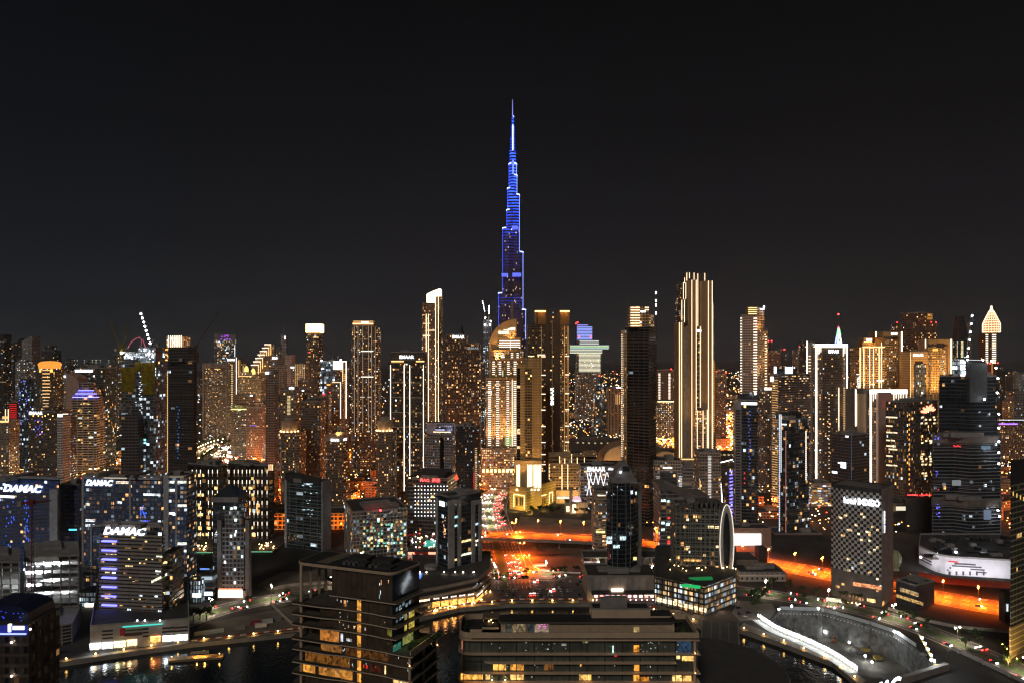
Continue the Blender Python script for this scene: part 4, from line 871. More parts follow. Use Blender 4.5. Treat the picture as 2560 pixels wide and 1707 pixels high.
# --- the tallest tower
def supertall():
    Y0 = 1668; X0 = gx(1282,1634); b = T('supertall_tower', 'tallest tiered needle tower glowing electric blue up to its spire', 'skyscraper', [(X0 - 30,1634),(X0 + 30,1634),(X0,1700)],0)
    m = bpy.data.materials.new('led_facade'); m.use_nodes = True; nt = m.node_tree; n = nt.nodes; L = nt.links; p = n['Principled BSDF']
    uv = n.new('ShaderNodeUVMap'); s = n.new('ShaderNodeSeparateXYZ'); L.new(uv.outputs[0],s.inputs[0])
    def M(op,a,c=None,d=None):
        x = n.new('ShaderNodeMath'); x.operation = op
        for i,v in enumerate((a,c,d)):
            if v is None: continue
            if isinstance(v,(int,float)): x.inputs[i].default_value = v
            else: L.new(v,x.inputs[i])
        return x.outputs[0]
    v = s.outputs[1]; u = s.outputs[0]
    line = M('LESS_THAN', M('FRACT', M('DIVIDE', v,7.2)),.42)
    rp = n.new('ShaderNodeValToRGB'); e = rp.color_ramp.elements; e[0].position = .25; e[0].color = (.008,) * 3 + (1,); e[1].position = 1; e[1].color = (.95,) * 3 + (1,)
    for pos,k in ((.355,.004),(.36,.012),(.40,.02),(.425,.10),(.435,.005),(.51,.006),(.52,.03),(.60,.06),(.612,.08),(.63,.32),(.66,.45),(.69,.35),(.70,.7),(.78,.95)): q = e.new(pos); q.color = (k,k,k,1)
    L.new(M('DIVIDE', v,800.0),rp.inputs[0])
    c = n.new('ShaderNodeCombineXYZ'); L.new(M('FLOOR', M('DIVIDE', u,2.2)),c.inputs[0]); L.new(M('FLOOR', M('DIVIDE', v,3.6)),c.inputs[1])
    w = n.new('ShaderNodeTexWhiteNoise'); w.noise_dimensions = '2D'; L.new(c.outputs[0],w.inputs['Vector'])
    c2 = n.new('ShaderNodeCombineXYZ'); L.new(M('FLOOR', M('DIVIDE', u,9.0)),c2.inputs[0]); L.new(M('FLOOR', M('DIVIDE', v,7.2)),c2.inputs[1])
    w2 = n.new('ShaderNodeTexWhiteNoise'); w2.noise_dimensions = '2D'; L.new(c2.outputs[0],w2.inputs['Vector'])
    room = M('MULTIPLY', M('LESS_THAN', w.outputs['Value'],.022),M('LESS_THAN', v,520.0))
    mx = n.new('ShaderNodeMix'); mx.data_type = 'RGBA'; L.new(room,mx.inputs['Factor']); mx.inputs[6].default_value = (.018,.075,1,1); mx.inputs[7].default_value = (1,.72,.45,1)
    L.new(mx.outputs[2],p.inputs['Emission Color'])
    blue = M('MULTIPLY', M('MULTIPLY', line,rp.outputs[0]),M('MULTIPLY_ADD', w2.outputs['Value'],1.2,.45))
    L.new(M('ADD', M('MULTIPLY', blue,2.6),M('MULTIPLY', room,.55)),p.inputs['Emission Strength'])
    p.inputs['Base Color'].default_value = (.075,.06,.062,1); p.inputs['Roughness'].default_value = .4; m.cycles.emission_sampling = 'NONE'
    CAP = em((.45,.55,1),4,True); EDGE = em((.03,.09,1),1.6); EDGW = em((.25,.35,1),2.4)
    wings = ((math.radians(205),((38,352,15),(27,510,13),(16,555,11),(14,608,10),(10,668,9))),(math.radians(335),((34,312,15),(27,452,13),(17.5,592,11),(11,640,10),(10,668,9))),(math.radians(90),((38,300,15),(30,420,13),(20,500,11),(14,640,10))))
    for wi,(a,segs) in enumerate(wings):
        ca,sa = math.cos(a),math.sin(a); zb = 0
        for r,zt,hw in segs:
            P = [(-3,-hw),(r - hw * .8,-hw),(r - hw * .25,-hw * .7),(r,0),(r - hw * .25,hw * .7),(r - hw * .8,hw),(-3,hw)]
            Q = [(X0 + x * ca - y * sa,Y0 + x * sa + y * ca) for x,y in P]
            b.part('tier', MB().prism(Q,zb,zt),[m]); Q2 = offset(Q,.5)
            b.part('tier_roof', MB().prism(Q2,zt,zt + .8,0,0),DARKM); b.part('tier_crown', MB().prism(offset([Q[2],Q[3],Q[4],((Q[2][0] + Q[4][0]) / 2 - ca * 2,(Q[2][1] + Q[4][1]) / 2 - sa * 2)],.7),zt - 1.2,zt + 1.2,0,0),CAP if wi < 2 else EDGE)
            if wi < 2:
                tip = Vector(Q[3]); o = Vector((ca,sa))
                for q,w_,mm in ((Q[3],.8,EDGE if wi == 0 else EDGW),(Q[1] if wi == 0 else Q[5],.6,EDGE)):
                    pt = Vector(q) + (Vector(q) - Vector((X0,Y0))).normalized() * .4; b.part('edge_light', MB().box(pt.x - w_ / 2,pt.x + w_ / 2,pt.y - .6,pt.y + .2,max(zb,240),zt),mm)
            zb = zt - .01
    prof = ((7.6,668,700),(5.6,700,735),(4.2,735,760),(2.6,760,785))
    for r,z0,z1 in prof:
        b.part('upper_tube', MB().lathe((X0,Y0),[(r,z0),(r,z1),(.1,z1 + .1)],14),[m]); b.part('tier_crown', MB().lathe((X0 + r * .5,Y0 - 1),[(1.8,z1 - 2),(1.8,z1)],8),CAP)
    b.part('edge_light', MB().box(X0 - .2,X0 + 1.4,Y0 - 9.6,Y0 - 8.4,560,676),EDGW); b.part('edge_light', MB().box(X0 - .6,X0 + .8,Y0 - 6.8,Y0 - 5.7,690,762),em((.5,.6,1),7))
    b.part('spire', MB().tube((X0 - .5,Y0,780),(X0 - .5,Y0,826),1.1,.5),em((.25,.3,1),1.2))
    for x,y,w_,h_ in ((1287,564,15,8),(1262,683,16,8),(1292,682,22,9),(1305,820,12,8)):
        z = gz(y + h_ / 2,1634); b.part('led_screen', MB().box(gx(x - w_ / 2,1634),gx(x + w_ / 2,1634),1638 if y < 800 else 1650,1640 if y < 800 else 1652,z - h_ / 2,z + h_ / 2),em((.12,.16,1),1.1))
supertall()
# --- domed hotel
D = 1000
b = T('domed_hotel', 'golden hotel with a quarter round fin bearing lettering and bright stepped balconies', 'hotel', rectfoot(1215,1306,D,40),0); b.d = D
FIN = plain('sandstone_fin', (.55,.36,.17),.7,var=.12)
arc = [(1222,1000),(1222,868)] + [(1291 - 69 * math.cos(t),868 - 70 * math.sin(t) ** 1.0) for t in [math.radians(a) for a in range(12,91,8)]] + [(1291,797),(1291,1000)]
b.part('quarter_round_fin', MB().outline(XZ(arc,D + 6),D + 6,D + 14),FIN)
pA = [(gx(1291,D + 10),D + 10)]
for x in (1278,1282): b.part('mast', MB().tube((gx(x,D + 10),D + 10,gz(800,D + 10)),(gx(x,D + 10),D + 10,gz(754,D + 10)),1.1,.7),plain('mast_bronze', (.35,.27,.2),.5))
HOT = fs(GOLD,bay=3.1,fl=3.4,ww=.5,wh=.5,lit=.3,cool=.05,wall=(.34,.23,.13))
b.m = facade(**HOT)
for nme,x0,x1,yt,yb,dd in (('main_body', 1215,1293,946,1180,0),('stepped_block', 1227,1305,897,948,2),('stepped_block', 1231,1308,876,899,4),('stepped_block', 1244,1302,846,878,5)):
    f = rectfoot(x0,x1,D + dd,36 - dd); b.block(nme,f,gz(yb,D + dd),gz(yt,D + dd),[b.m,ROOF]); b.hstrip(x0 - 1,x1 + 1,yt,mat=FIN,h=2.2,foot=f,out=1.2,name='cornice')
f = rectfoot(1244,1302,D + 4.8,20)
for y in (852,857,862,867): b.hstrip(1247,1301,y,WW,5,1.0,foot=f)
b.strip(1276,850,895,WW,3,.8,foot=f)
for y in (820,822,825): b.hstrip(1259 + (825 - y) * 3.4,1288,y,(1,.8,.5),5,.9,foot=rectfoot(1222,1291,D + 5.5,10),name='fin_light')
b.sign('EMAAR', 1247,1273,828,835,(1,.9,.7),7,foot=rectfoot(1222,1291,D + 5.5,10))
f2 = rectfoot(1215,1293,D - .2,10); f3 = rectfoot(1227,1305,D + 1.8,10); f4 = rectfoot(1231,1308,D + 3.8,10)
for x0,x1 in ((1220,1228),(1240,1248),(1266,1273),(1284,1291)): b.rows(x0,x1,953,1112,34,(1,.86,.70),4.5,.75,foot=f2,name='balcony_light') if x0 != 1240 and x0 != 1266 else b.rows(x0,x1,953,1112,30,(1,.84,.72),4,.75,foot=f2,name='balcony_light')
for x0,x1 in ((1231,1237),(1247,1253),(1268,1274),(1284,1292)): b.rows(x0,x1,904,935,7,(1,.86,.7),4.5,.8,foot=f3,name='balcony_light')
for x0,x1 in ((1239,1246),(1252,1259),(1277,1283),(1291,1297)): b.rows(x0,x1,883,893,3,(1,.86,.7),4,.8,foot=f4,name='balcony_light')
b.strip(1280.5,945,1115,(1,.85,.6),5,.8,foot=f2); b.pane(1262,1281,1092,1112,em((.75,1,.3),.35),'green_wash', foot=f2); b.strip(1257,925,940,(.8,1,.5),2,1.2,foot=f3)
pod = rounded(rectfoot(1203,1300,D - 8,46),10,5,(0,1)); b.block('curved_podium', pod,0,gz(1120,D - 8),[facade(**fs(HOT,lit=.7,ww=.7,bay=3,st=1.4)),ROOF]); b.slabs(gz(1163,D - 8),gz(1122,D - 8),8,.8,.5,BEIGE,foot=pod,name='podium_band')
b.slabs(8,8,1,6,1.2,BEIGE,foot=pod,name='canopy')
for k in range(9): b.pane(1206 + k * 10,1211 + k * 10,1172,1180,em(GO,4),'lit_entrance', foot=rectfoot(1203,1300,D - 9,10))
for x in (1226,1250,1272,1288): b.flood(gx(x,D - 6),D - 14,gz(1118,D),(gx(x,D),D,gz(1010,D)),260000,GO,75)
b.flood(gx(1240,D),D - 3,gz(900,D),(gx(1258,D),D + 6,gz(845,D)),150000,GO,100); b.flood(gx(1280,D),D - 2,gz(848,D),(gx(1275,D),D + 6,gz(825,D)),25000,GO,120)
# --- golden tower in front of it with a blazing base and podium
D = 900
b = T('golden_tower', 'golden stone apartment tower on a blazing white lit base and fort like podium', 'tower', rectfoot(1291,1353,D,34),0); b.d = D
GST = plain('gold_stone', (.36,.25,.11),.75,var=.12)
b.m = facade(**fs(GOLD,bay=14.5,fl=3.5,ww=.0,lit=0,wall=(.42,.29,.13)))
b.block('left_shaft', rectfoot(1291,1320,D,30),0,gz(910,D),[b.m,ROOF]); b.block('right_shaft', rectfoot(1320.2,1353,D - 2,34),0,gz(895,D),[b.m,ROOF]); b.block('raised_back', rectfoot(1305,1352,D + 12,20),0,gz(893,D),[b.m,ROOF])
fl_ = rectfoot(1291,1320,D - .1,10); fr = rectfoot(1320,1353,D - 2.1,10)
for k in range(33):
    y = 920 + k * 7.2; b.pane(1292.5,1300.5,y,y + 6.2,plain('black_glass', (.012,.012,.012),.1) if k not in (6,21,22,27) else interior((1,.7,.35),1.1),'window', foot=fl_)
rec = rectfoot(1313,1329.5,D - 2.3,6)
b.block('balcony_bay', rec,gz(1158,D),gz(921,D),[facade(bay=3.1,fl=3.6,ww=.8,wh=.62,lit=.10,st=1.2,cool=0,wall=(.28,.20,.09),glass=(.02,.015,.01)),ROOF]); b.slabs(gz(1154,D),gz(926,D),40,.7,.4,GST,foot=rec,name='balcony')
for x in (1334,1337.5,1341,1348,1351): b.part('pilaster', MB().obox(b.hit(x,fr)[0],(1,0),(0,-1),.9,1.0,gz(1158,D),gz(896,D)),GST)
base = rectfoot(1287,1354,D - 4,40); b.block('lit_base', base,0,gz(1150,D - 4),[GST,ROOF]); bf = rectfoot(1287,1354,D - 4.2,10)
for x0,x1 in ((1291.5,1299.5),(1318.5,1330.5),(1334,1352)): b.pane(x0,x1,1162,1216,em((1,.70,.28),2.2,True),'glowing_panel', foot=bf)
for x in (1292.5,1296,1299,1319,1323,1327,1330,1335,1338.5,1342,1345.5,1349,1352): b.strip(x,1160,1219,(1,.88,.6),6,.55,foot=bf,sample=False)
podf = quadfoot(1274,1316,1390,gd(1277),38); pd = T('podium_fort', 'fort like golden podium outlined with light strips below the golden tower', 'building', podf,0); pd.block('body', podf,0,gz(1222,gd(1277)),[facade(**fs(GOLD,lit=0,bay=40,ww=0,wall=(.45,.33,.11))),ROOF]); pd.roofgear(parapet=2,n=0,wall=GST)
for x,y0,y1 in ((1285,1233,1266),(1311,1237,1272),(1343,1241,1273),(1373,1232,1258),(1381,1228,1252)): pd.strip(x,y0,y1,(1,.72,.3),6,.8)
for x0,x1,y in ((1285,1311,1236),(1343,1366,1238),(1372,1381,1230)): pd.hstrip(x0,x1,y,(1,.72,.3),6,.8,sample=True)
for x in (1290,1299,1304): pd.pane(x,x + 4,1242,1262,DARKM,'window')
for x in (1348,1352,1356,1361): pd.pane(x,x + 2,1243,1268,DARKM,'window')
for x,y in ((1290,1282),(1325,1287),(1360,1280),(1385,1270)):
    q = GP(x,y); pd.flood(q[0],q[1],2,(q[0] - 3,q[1] + 30,10),55000,(1,.66,.12),110)
for x in range(1292,1354,9): pd.part('uplight', MB().ball((gx(x,D - 9),D - 9,gz(1220,D)),.8),em(WW,20))
b.flood(gx(1305,D - 10),D - 24,gz(1222,D),(gx(1305,D),D,gz(1060,D)),300000,GO,60); b.flood(gx(1345,D - 10),D - 24,gz(1222,D),(gx(1345,D),D,gz(1060,D)),300000,GO,60); b.flood(gx(1320,D),D - 150,2,(gx(1320,D),D,210),600000,GO,50)
# --- tall dark twin tower with golden crowns
D = 985
b = T('dark_twin_tower', 'tall dark bronze tower with two golden lit crowns and upright lettering', 'tower', rectfoot(1320,1424,D,34),0); b.d = D
dk = facade(**fs(APT,wall=(.10,.075,.05),lit=.12,ww=.7,bay=3)); blank = plain('bronze_cladding', (.10,.072,.05),.6,.2,var=.15); rl = facade(**fs(APT,wall=(.20,.12,.05),lit=.45,bay=2.6,cool=0,st=1.2))
for nme,x0,x1,y,dd,mt in (('left_wing', 1320,1338,810,5,dk),('left_shaft', 1338,1364.5,811,2,dk),('fin', 1364.5,1375,768,-1,blank),('lettered_fin', 1375,1386,776,1,dk),('fin', 1386,1400,776,-1,blank),('right_shaft', 1400,1423,810,2,rl)):
    f = rectfoot(x0,x1,D + dd,34); b.block(nme,f,0,gz(y,D + dd),[mt,ROOF])
for x0,x1 in ((1337,1365),(1400,1423.5)):
    f = rectfoot(x0,x1,D + 1,32); b.block('crown', f,gz(811,D),gz(779,D),[plain('crown_bronze', (.30,.18,.07),.5,.3),ROOF]); b.hstrip(x0 - .5,x1 + .5,778.5,(1,.62,.2),6,2.2,foot=f,out=1.5,sample=True)
    b.flood(gx((x0 + x1) / 2,D),D - 7,gz(776,D),(gx((x0 + x1) / 2,D),D + 2,gz(800,D)),9000,OR,130)
b.block('fin', rectfoot(1341,1345,D,6),gz(811,D),gz(770,D),[blank,blank])
b.sign('EMAAR', 1376.5,1384,968,1011,(1,.97,.9),6,foot=rectfoot(1375,1386,D,4),vert=True)
fL = rectfoot(1338,1364,D + 1.8,4); fR = rectfoot(1400,1423,D + 1.8,4)
for k,y in enumerate((891,937,984,1024,1065,1105,1135,1160)): b.hstrip(1353,1364,y,(1,.75,.5),4,1.1,foot=fL); b.hstrip(1413,1423,y - 1,(1,.75,.5),4,1.1,foot=fR)
b.hstrip(1320,1336,890,(1,.75,.4),3,1.2,foot=rectfoot(1320,1338,D + 4.8,4)); b.hstrip(1343,1363,887,(1,.8,.5),2,2.0,foot=fL)
b.strip(1353.5,815,1165,(1,.55,.22),.9,.5,foot=fL); b.strip(1411.5,815,1140,(1,.5,.15),1.5,.6,foot=fR); b.strip(1420,815,1140,(1,.55,.2),2,.6,foot=fR); b.strip(1380.5,800,1150,(1,.6,.25),.5,.4,foot=rectfoot(1375,1386,D + .9,4))
b.flood(gx(1411,D),D - 12,gz(1148,D),(gx(1411,D),D + 2,gz(1000,D)),240000,OR,50); b.flood(gx(1380,D),D - 14,gz(1160,D),(gx(1380,D),D,gz(1050,D)),120000,GO,60)
# --- bridge linked far tower, pyramid tower, beige block
D = 2100
b = T('bridge_tower', 'far pale lit tower crossed by a long horizontal bridge block high up', 'tower', rectfoot(1441,1502,D,60),0); b.d = D
sky = facade(bay=30,fl=7.2,ww=1,wh=.42,lit=6,st=1.0,cool=1,wall=(.05,.06,.09)); 
b.block('lower_shaft', rectfoot(1441,1503,D,50),0,gz(928,D),[facade(**fs(FAR,lit=.42,bay=5,wall=(.14,.12,.10))),ROOF])
b.block('lit_shaft', rectfoot(1443,1503,D,50),gz(929,D),gz(882,D),[facade(**fs(FAR,lit=.4,cool=.3)),ROOF]); b.rows(1446,1502,884,928,15,(1,.95,.68),3.0,1.2,foot=rectfoot(1443,1503,D - .5,9),name='lit_floor_band')
b.block('bridge', rectfoot(1423,1524,D - 12,40),gz(872,D),gz(863,D),[plain('bridge_panel', (.15,.15,.13),.6),ROOF]); 
for y,c in ((864,(.9,1,.85)),(868,(.5,1,.45)),(871,CW)): b.hstrip(1423,1524,y,c,2.6,1.6,foot=rectfoot(1423,1524,D - 13,20))
b.block('under_bridge', rectfoot(1423,1508,D - 8,40),gz(883,D),gz(872,D),[plain('bridge_panel', (.15,.15,.13),.6),ROOF]); b.rows(1423,1507,875,882,3,(.95,1,.75),2.2,1.6,foot=rectfoot(1423,1508,D - 9,20))
b.block('over_bridge', rectfoot(1450,1499,D - 2,36),gz(863,D),gz(851,D),[plain('bridge_panel', (.15,.15,.13),.6),ROOF]); b.rows(1448,1498,852,860,3,(.9,.95,.9),2,1.6,foot=rectfoot(1447,1500,D - 3,20))
f = rectfoot(1441,1482,D + 6,40); Z = gz(812,D); b.block('blue_lit_head', f,gz(865,D),[gz(808,D),gz(817,D),gz(817,D),gz(808,D)],[plain('bridge_panel', (.15,.15,.13),.6),ROOF]); b.rows(1442,1481,818,848,9,(.30,.38,1),2.4,2.6,foot=rectfoot(1441,1482,D + 5,9),name='blue_floor_band'); b.hstrip(1442,1470,813,(.3,.3,1),2,3,foot=rectfoot(1441,1482,D + 5,9))
for x,y in ((1440,809),(1444,806),(1448,842),(1477,842)): b.part('warning_light', MB().ball((gx(x,D - 2),D - 2,gz(y,D)),2.2),em(RD,9))
b = T('pyramid_tower', 'dark pointed glass tower tapering to a red lit tip beside the bridge tower', 'tower', rectfoot(1482,1520,1750,40),0); f = b.foot; c = (b.o[0],b.o[1]); D = 1750
mid = [((p[0] - c[0]) * .66 + c[0],(p[1] - c[1]) * .66 + c[1]) for p in f]; tip = [((p[0] - c[0]) * .08 + c[0],(p[1] - c[1]) * .08 + c[1]) for p in f]
pm = facade(**fs(GLASS,lit=.28,bay=5,fl=5,cool=.3)); b.block('lower_body', f,0,gz(985,D),[pm,ROOF],foot2=mid); b.block('pointed_top', mid,gz(985,D),gz(941,D),[pm,ROOF],foot2=tip); b.part('warning_light', MB().ball((c[0],c[1],gz(939,D)),1.8),em(RD,10))
b = tower('beige block with upright fins and roof lettering behind the dark slab tower', 1520,1556,969,1700,fac=fs(GOLD,lit=.04,ww=.3,bay=8,wh=.9,wall=(.34,.22,.13))); b.hstrip(1540,1553,968,CW,4,3,name='sign_panel')
for k in range(4): b.strip(1540 + k * 4.5,985,1010,GO,3,1)
# --- dark slab tower under construction with lit crown
b = tower('big dark unfinished slab tower with a golden striped crown block', 1562,1640,817,800,fac=fs(BONE,lit=.012,wall=(.075,.06,.05),bay=7,glass=(.008,.008,.01),rough=.1),gear=1,xc=1622,th=35,name='tower_under_construction', cat='construction')
SLB = plain('raw_slab', (.16,.12,.09),.85)
b.slabs(4,gz(835,b.d),62,.7,.55,SLB)
lf = rectfoot(1556,1568,b.d + 6,10); b.block('lit_side', lf,0,gz(825,b.d),[facade(**fs(GOLD,lit=.3,bay=2.4,ww=.4,wall=(.4,.26,.12))),ROOF]); b.rows(1554.5,1558,837,1140,58,(1,.8,.55),4,.8,foot=lf,name='balcony_light')
cr = rectfoot(1575,1622,b.d + 4,16); b.block('crown_block', cr,gz(818,b.d),gz(765,b.d),[facade(**fs(GOLD,lit=.05,wall=(.42,.28,.14))),ROOF]); b.rows(1576,1600,769,815,8,(1,.75,.45),5,.8,foot=cr); b.rows(1612,1622,769,775,2,(1,.75,.45),5,.8,foot=cr); b.pane(1602,1614,777,781,em(CW,5),'sign_panel', foot=cr)
b.flood(gx(1588,b.d),b.d - 5,gz(818,b.d),(gx(1588,b.d),b.d + 4,gz(790,b.d)),16000,GO,110)
sh = rectfoot(1622,1635,b.d + 6,14); b.block('crown_shoulder', sh,gz(818,b.d),gz(785,b.d),[facade(**fs(GOLD,lit=.4,bay=2.4,wall=(.42,.28,.14))),ROOF]); b.rows(1618,1626,796,815,4,(1,.72,.4),4,1.0,foot=sh)
c = crane('tower crane seen end on as a dark mast with four square white lights', 830,(1640,790),(1640.2,728),1020,col=(.10,.09,.09),r=.8,counter=False)
for y in (732,752,763,783): c.part('lamp', MB().box(gx(1638.6,826),gx(1641.4,826),825,827,gz(y + 3.5,826),gz(y - 3,826)),em(CW,3.5))
b = tower('far dark block with two columns of white lit windows behind the slab tower', 1642,1682,925,1750,fac=fs(FAR,lit=.03,wall=(.16,.12,.10))); b.rows(1646,1651,934,996,16,WW,3,2.2,name='lit_window'); b.rows(1671,1676,934,996,18,WW,3,2.2,name='lit_window'); b.part('warning_light', MB().ball((gx(1678,1748),1748,gz(922,1748)),1.6),em(RD,9))
b = tower('far block full of yellow windows left of the tall golden pilaster tower', 1683,1698,926,1800,fac=fs(FAR,lit=.6,cool=0,st=1.2),gear=1); b = tower('long low far block lit bright gold along its front above the red street', 1642,1688,1000,1600,fac=fs(FAR,lit=.8,st=1.4,cool=.1),gear=0); b.hstrip(1643,1688,1003,(1,.8,.4),4,2.5)
# --- tall golden pilaster tower
D = 985
b = T('pilaster_tower', 'tallest golden tower of stepped stone pilasters edged with white light lines', 'tower', rectfoot(1697,1783,D,40),0); b.d = D
st = plain('pale_gold_stone', (.34,.235,.13),.7,var=.1); gl = facade(**fs(APT,wall=(.05,.04,.035),lit=.16,ww=.8,bay=3.2)); gr = plain('grey_fin', (.26,.24,.23),.7)
LNS = (1,.72,.45)
for nme,x0,x1,yt,dd,mt in (('core', 1714,1764,683,12,plain('dark_bronze', (.10,.08,.06),.5)),('core_wing', 1704,1720,707,13,gl),('core_wing', 1701,1716,750,14,gl),('outer_wing', 1697,1709,806,10,st),('left_shaft', 1704,1731,802,11,gl),('grey_fin', 1711,1720.5,818,8,gr),('blank_upper', 1721,1730,701,7,st),('left_pilaster', 1729,1741,700,0,st),('centre_shaft', 1741,1755,720,9,plain('dark_bronze', (.10,.08,.06),.5)),('balcony_shaft', 1740,1761,816,5,gl),('right_pilaster', 1754,1781,702,1,st),('side_wing', 1778,1784.5,761,12,gl)):
    b.block(nme,rectfoot(x0,x1,D + dd,30),0,gz(yt,D + dd),[mt,ROOF])
b.block('lower_balcony_block', rectfoot(1738,1770,D - 3,20),0,gz(1025,D - 3),[facade(**fs(APT,wall=(.2,.13,.08),lit=.3,ww=.8,bay=3)),ROOF])
ff = lambda dd: rectfoot(1690,1790,D + dd - .2,5)
for x,y0,y1,dd in ((1717,682,702,12),(1723.5,682,696,12),(1735,682,702,12),(1744.5,684,816,8.5),(1762,683,702,12),(1711.5,694,708,12),(1708.5,706,748,12),(1714.5,706,748,7),(1704.5,750,804,13),(1711,750,806,7.5),(1698.2,806,1143,9.5),(1704,806,1143,9.5),(1729.5,700,1143,0),(1740.5,700,1025,0),(1771,702,1120,1),(1780.5,702,1120,1),(1750.5,816,1018,4.5),(1743,1025,1143,-3.5),(1757.5,1025,1120,-3.5),(1768,1023,1120,-3.5)): b.strip(x,y0,y1,LNS,6,.62,foot=ff(dd))
b.pane(1741,1763,824,830,em(CW,4,True),'sign_panel', foot=ff(4.5)); b.sign('EMAAR', 1742,1762,824,830,CW,8,foot=ff(4.3))
b.rows(1780.5,1784,760,1120,70,(1,.7,.4),3,.8,foot=rectfoot(1770,1790,D + 11.5,5),name='balcony_light')
for x0,x1,y in ((1739,1750,836),(1752,1760,848)): b.rows(x0,x1,y,y + 260,24,(1,.6,.2),.7,.7,foot=ff(4.5),name='balcony_light')
for x,dd in ((1735,0),(1768,1),(1701,9)): b.flood(gx(x,D),D - 26,gz(1135,D),(gx(x,D),D + dd,gz(950,D)),260000,GO,45)
b.flood(gx(1742,D),D - 190,2,(gx(1742,D),D,260),700000,GO,42)
b = tower('narrow golden slab with an orange lit edge behind the pilaster tower', 1784,1790,905,1060,fac=fs(GOLD,lit=.05,wall=(.5,.3,.12)),gear=0); b.strip(1784.5,900,1080,OR,2.5,1)
b = tower('rosy dotted tower with two small gables right of the pilaster tower', 1789,1816,930,1500,fac=fs(APT,bay=3,lit=.35,wall=(.14,.08,.06),cool=.1),gear=0); upper(b,1793,1812,921,931,3); b.part('warning_light', MB().ball((gx(1790,1498),1498,gz(928,1498)),1.4),em(RD,8)); b.part('warning_light', MB().ball((gx(1815,1498),1498,gz(931,1498)),1.4),em(RD,8))
# ================================================================== right
D = 1130
b = tower('cream striped tower with bright ladder like light bars down its edges', 1851,1911,786,D,fac=fs(CREAM,lit=.10,bay=4.6,fl=4.2,ww=.42,wh=.55,wall=(.50,.42,.36),glass=(.02,.02,.02)),gear=0,xc=1893,th=45)
cr = rectfoot(1870,1898,D + 9,14); b.block('crown', cr,b.ztop,gz(767,D + 9),[plain('pale_gold_stone', (.48,.33,.19),.7),ROOF]); b.rows(1870,1892,770,785,4,(1,.62,.25),5,.8,foot=cr)
cr2 = rectfoot(1893,1911,D + 8,14); b.block('crown_side', cr2,gz(800,D),gz(769,D),[b.m,ROOF]); b.hstrip(1900,1911,773,CW,6,2,foot=cr2); b.part('roof_light', MB().ball((gx(1910,D),D,gz(767,D)),1.2),em(CW,25))
b.rows(1850,1855,796,990,29,(1,.9,.75),5,1.0,name='balcony_light'); b.rows(1884,1893,796,985,28,(1,.8,.6),6,1.1,name='balcony_light')
wg = rectfoot(1906,1920,D + 14,16); b.block('side_wing', wg,0,gz(825,D + 14),[facade(**fs(GOLD,lit=.35,bay=3)),ROOF]); b.rows(1912,1917,842,975,20,(1,.8,.55),5,1.0,foot=wg,name='balcony_light')
b.flood(gx(1902,D),D - 20,gz(985,D),(gx(1903,D + 12),D + 12,gz(860,D)),420000,GO,45); b.flood(gx(1904,D),D - 12,gz(830,D),(gx(1900,D + 12),D + 12,gz(790,D)),70000,OR,90)
for lab,x0,x1,y,dd,wl,red in (('far brown tower with rows of dim orange windows right of the striped tower', 1929,1951,877,1800,(.22,.13,.09),None),('far black tower with a red roof beacon between two dim ones', 1951,1968,876,2000,(.05,.05,.06),(1961,873)),('far grey tower with a broad cap and red beacon left of the glowing white portal', 1990,2014,876,1700,(.22,.20,.19),(1999,865))):
    b = tower(lab,x0,x1,y,dd,fac=fs(DIM,wall=wl,lit=.22),gear=1)
    if red: b.part('warning_light', MB().ball((gx(red[0],dd - 2),dd - 2,gz(red[1],dd - 2)),1.9),em(RD,10))
b = tower('thin dark mast tower with two red beacons beside the striped tower', 1922,1928,856,1900,fac=DIM,gear=0)
for x in (1921,1929): b.part('warning_light', MB().ball((gx(x,1898),1898,gz(852.5,1898)),1.9),em(RD,10))
# dark glass tower with white roof sign
b = tower('black glass tower with pale balcony side and bright white roof sign', 1837,1904,1001,gd(1325),fac=fs(GLASS,lit=.07,cool=.3,bay=3),xc=1895,th=12,gear=2)
b.hstrip(1853,1893,1008,CW,6,2.6,name='sign_panel', out=.8); pl = plain('pale_pillar', (.40,.38,.37),.7)
b.pane(1838,1853,1001,1325,plain('pale_pillar', (.40,.38,.37),.7),'balcony_side', out=.3); o = b.rows(1839,1851,1026,1310,41,name='balcony_gap', mat=DARKM,h=1.6,out=.8); b.slabs(20,gz(1024,b.d),36,.5,.35,plain('thin_slab', (.22,.2,.2),.7))
f = rectfoot(1853,1898,b.d + 5,14); b.block('roof_room', f,b.ztop,gz(985,b.d),[DARKM,ROOF]); b.block('roof_fin', rectfoot(1872,1879,b.d + 3,3),b.ztop,gz(980,b.d),[plain('pale_pillar', (.40,.38,.37),.7),ROOF]); b.part('roof_light', MB().ball((gx(1888,b.d),b.d,gz(983,b.d)),1.1),em(CW,25))
for k in range(18): b.pane(x := 1872 + b.rnd.uniform(-2,3),x + 2.5,y := 1026 + k * 8.5 + b.rnd.uniform(0,3),y + 2.5,em((.12,.2,1),.8),'painted_blue_reflection')  # blue reflections painted on the black glass as small glowing panes
for y in (1180,1193,1205): b.pane(1860,1862.5,y,y + 3.5,em(RD,1.5),'red_light')
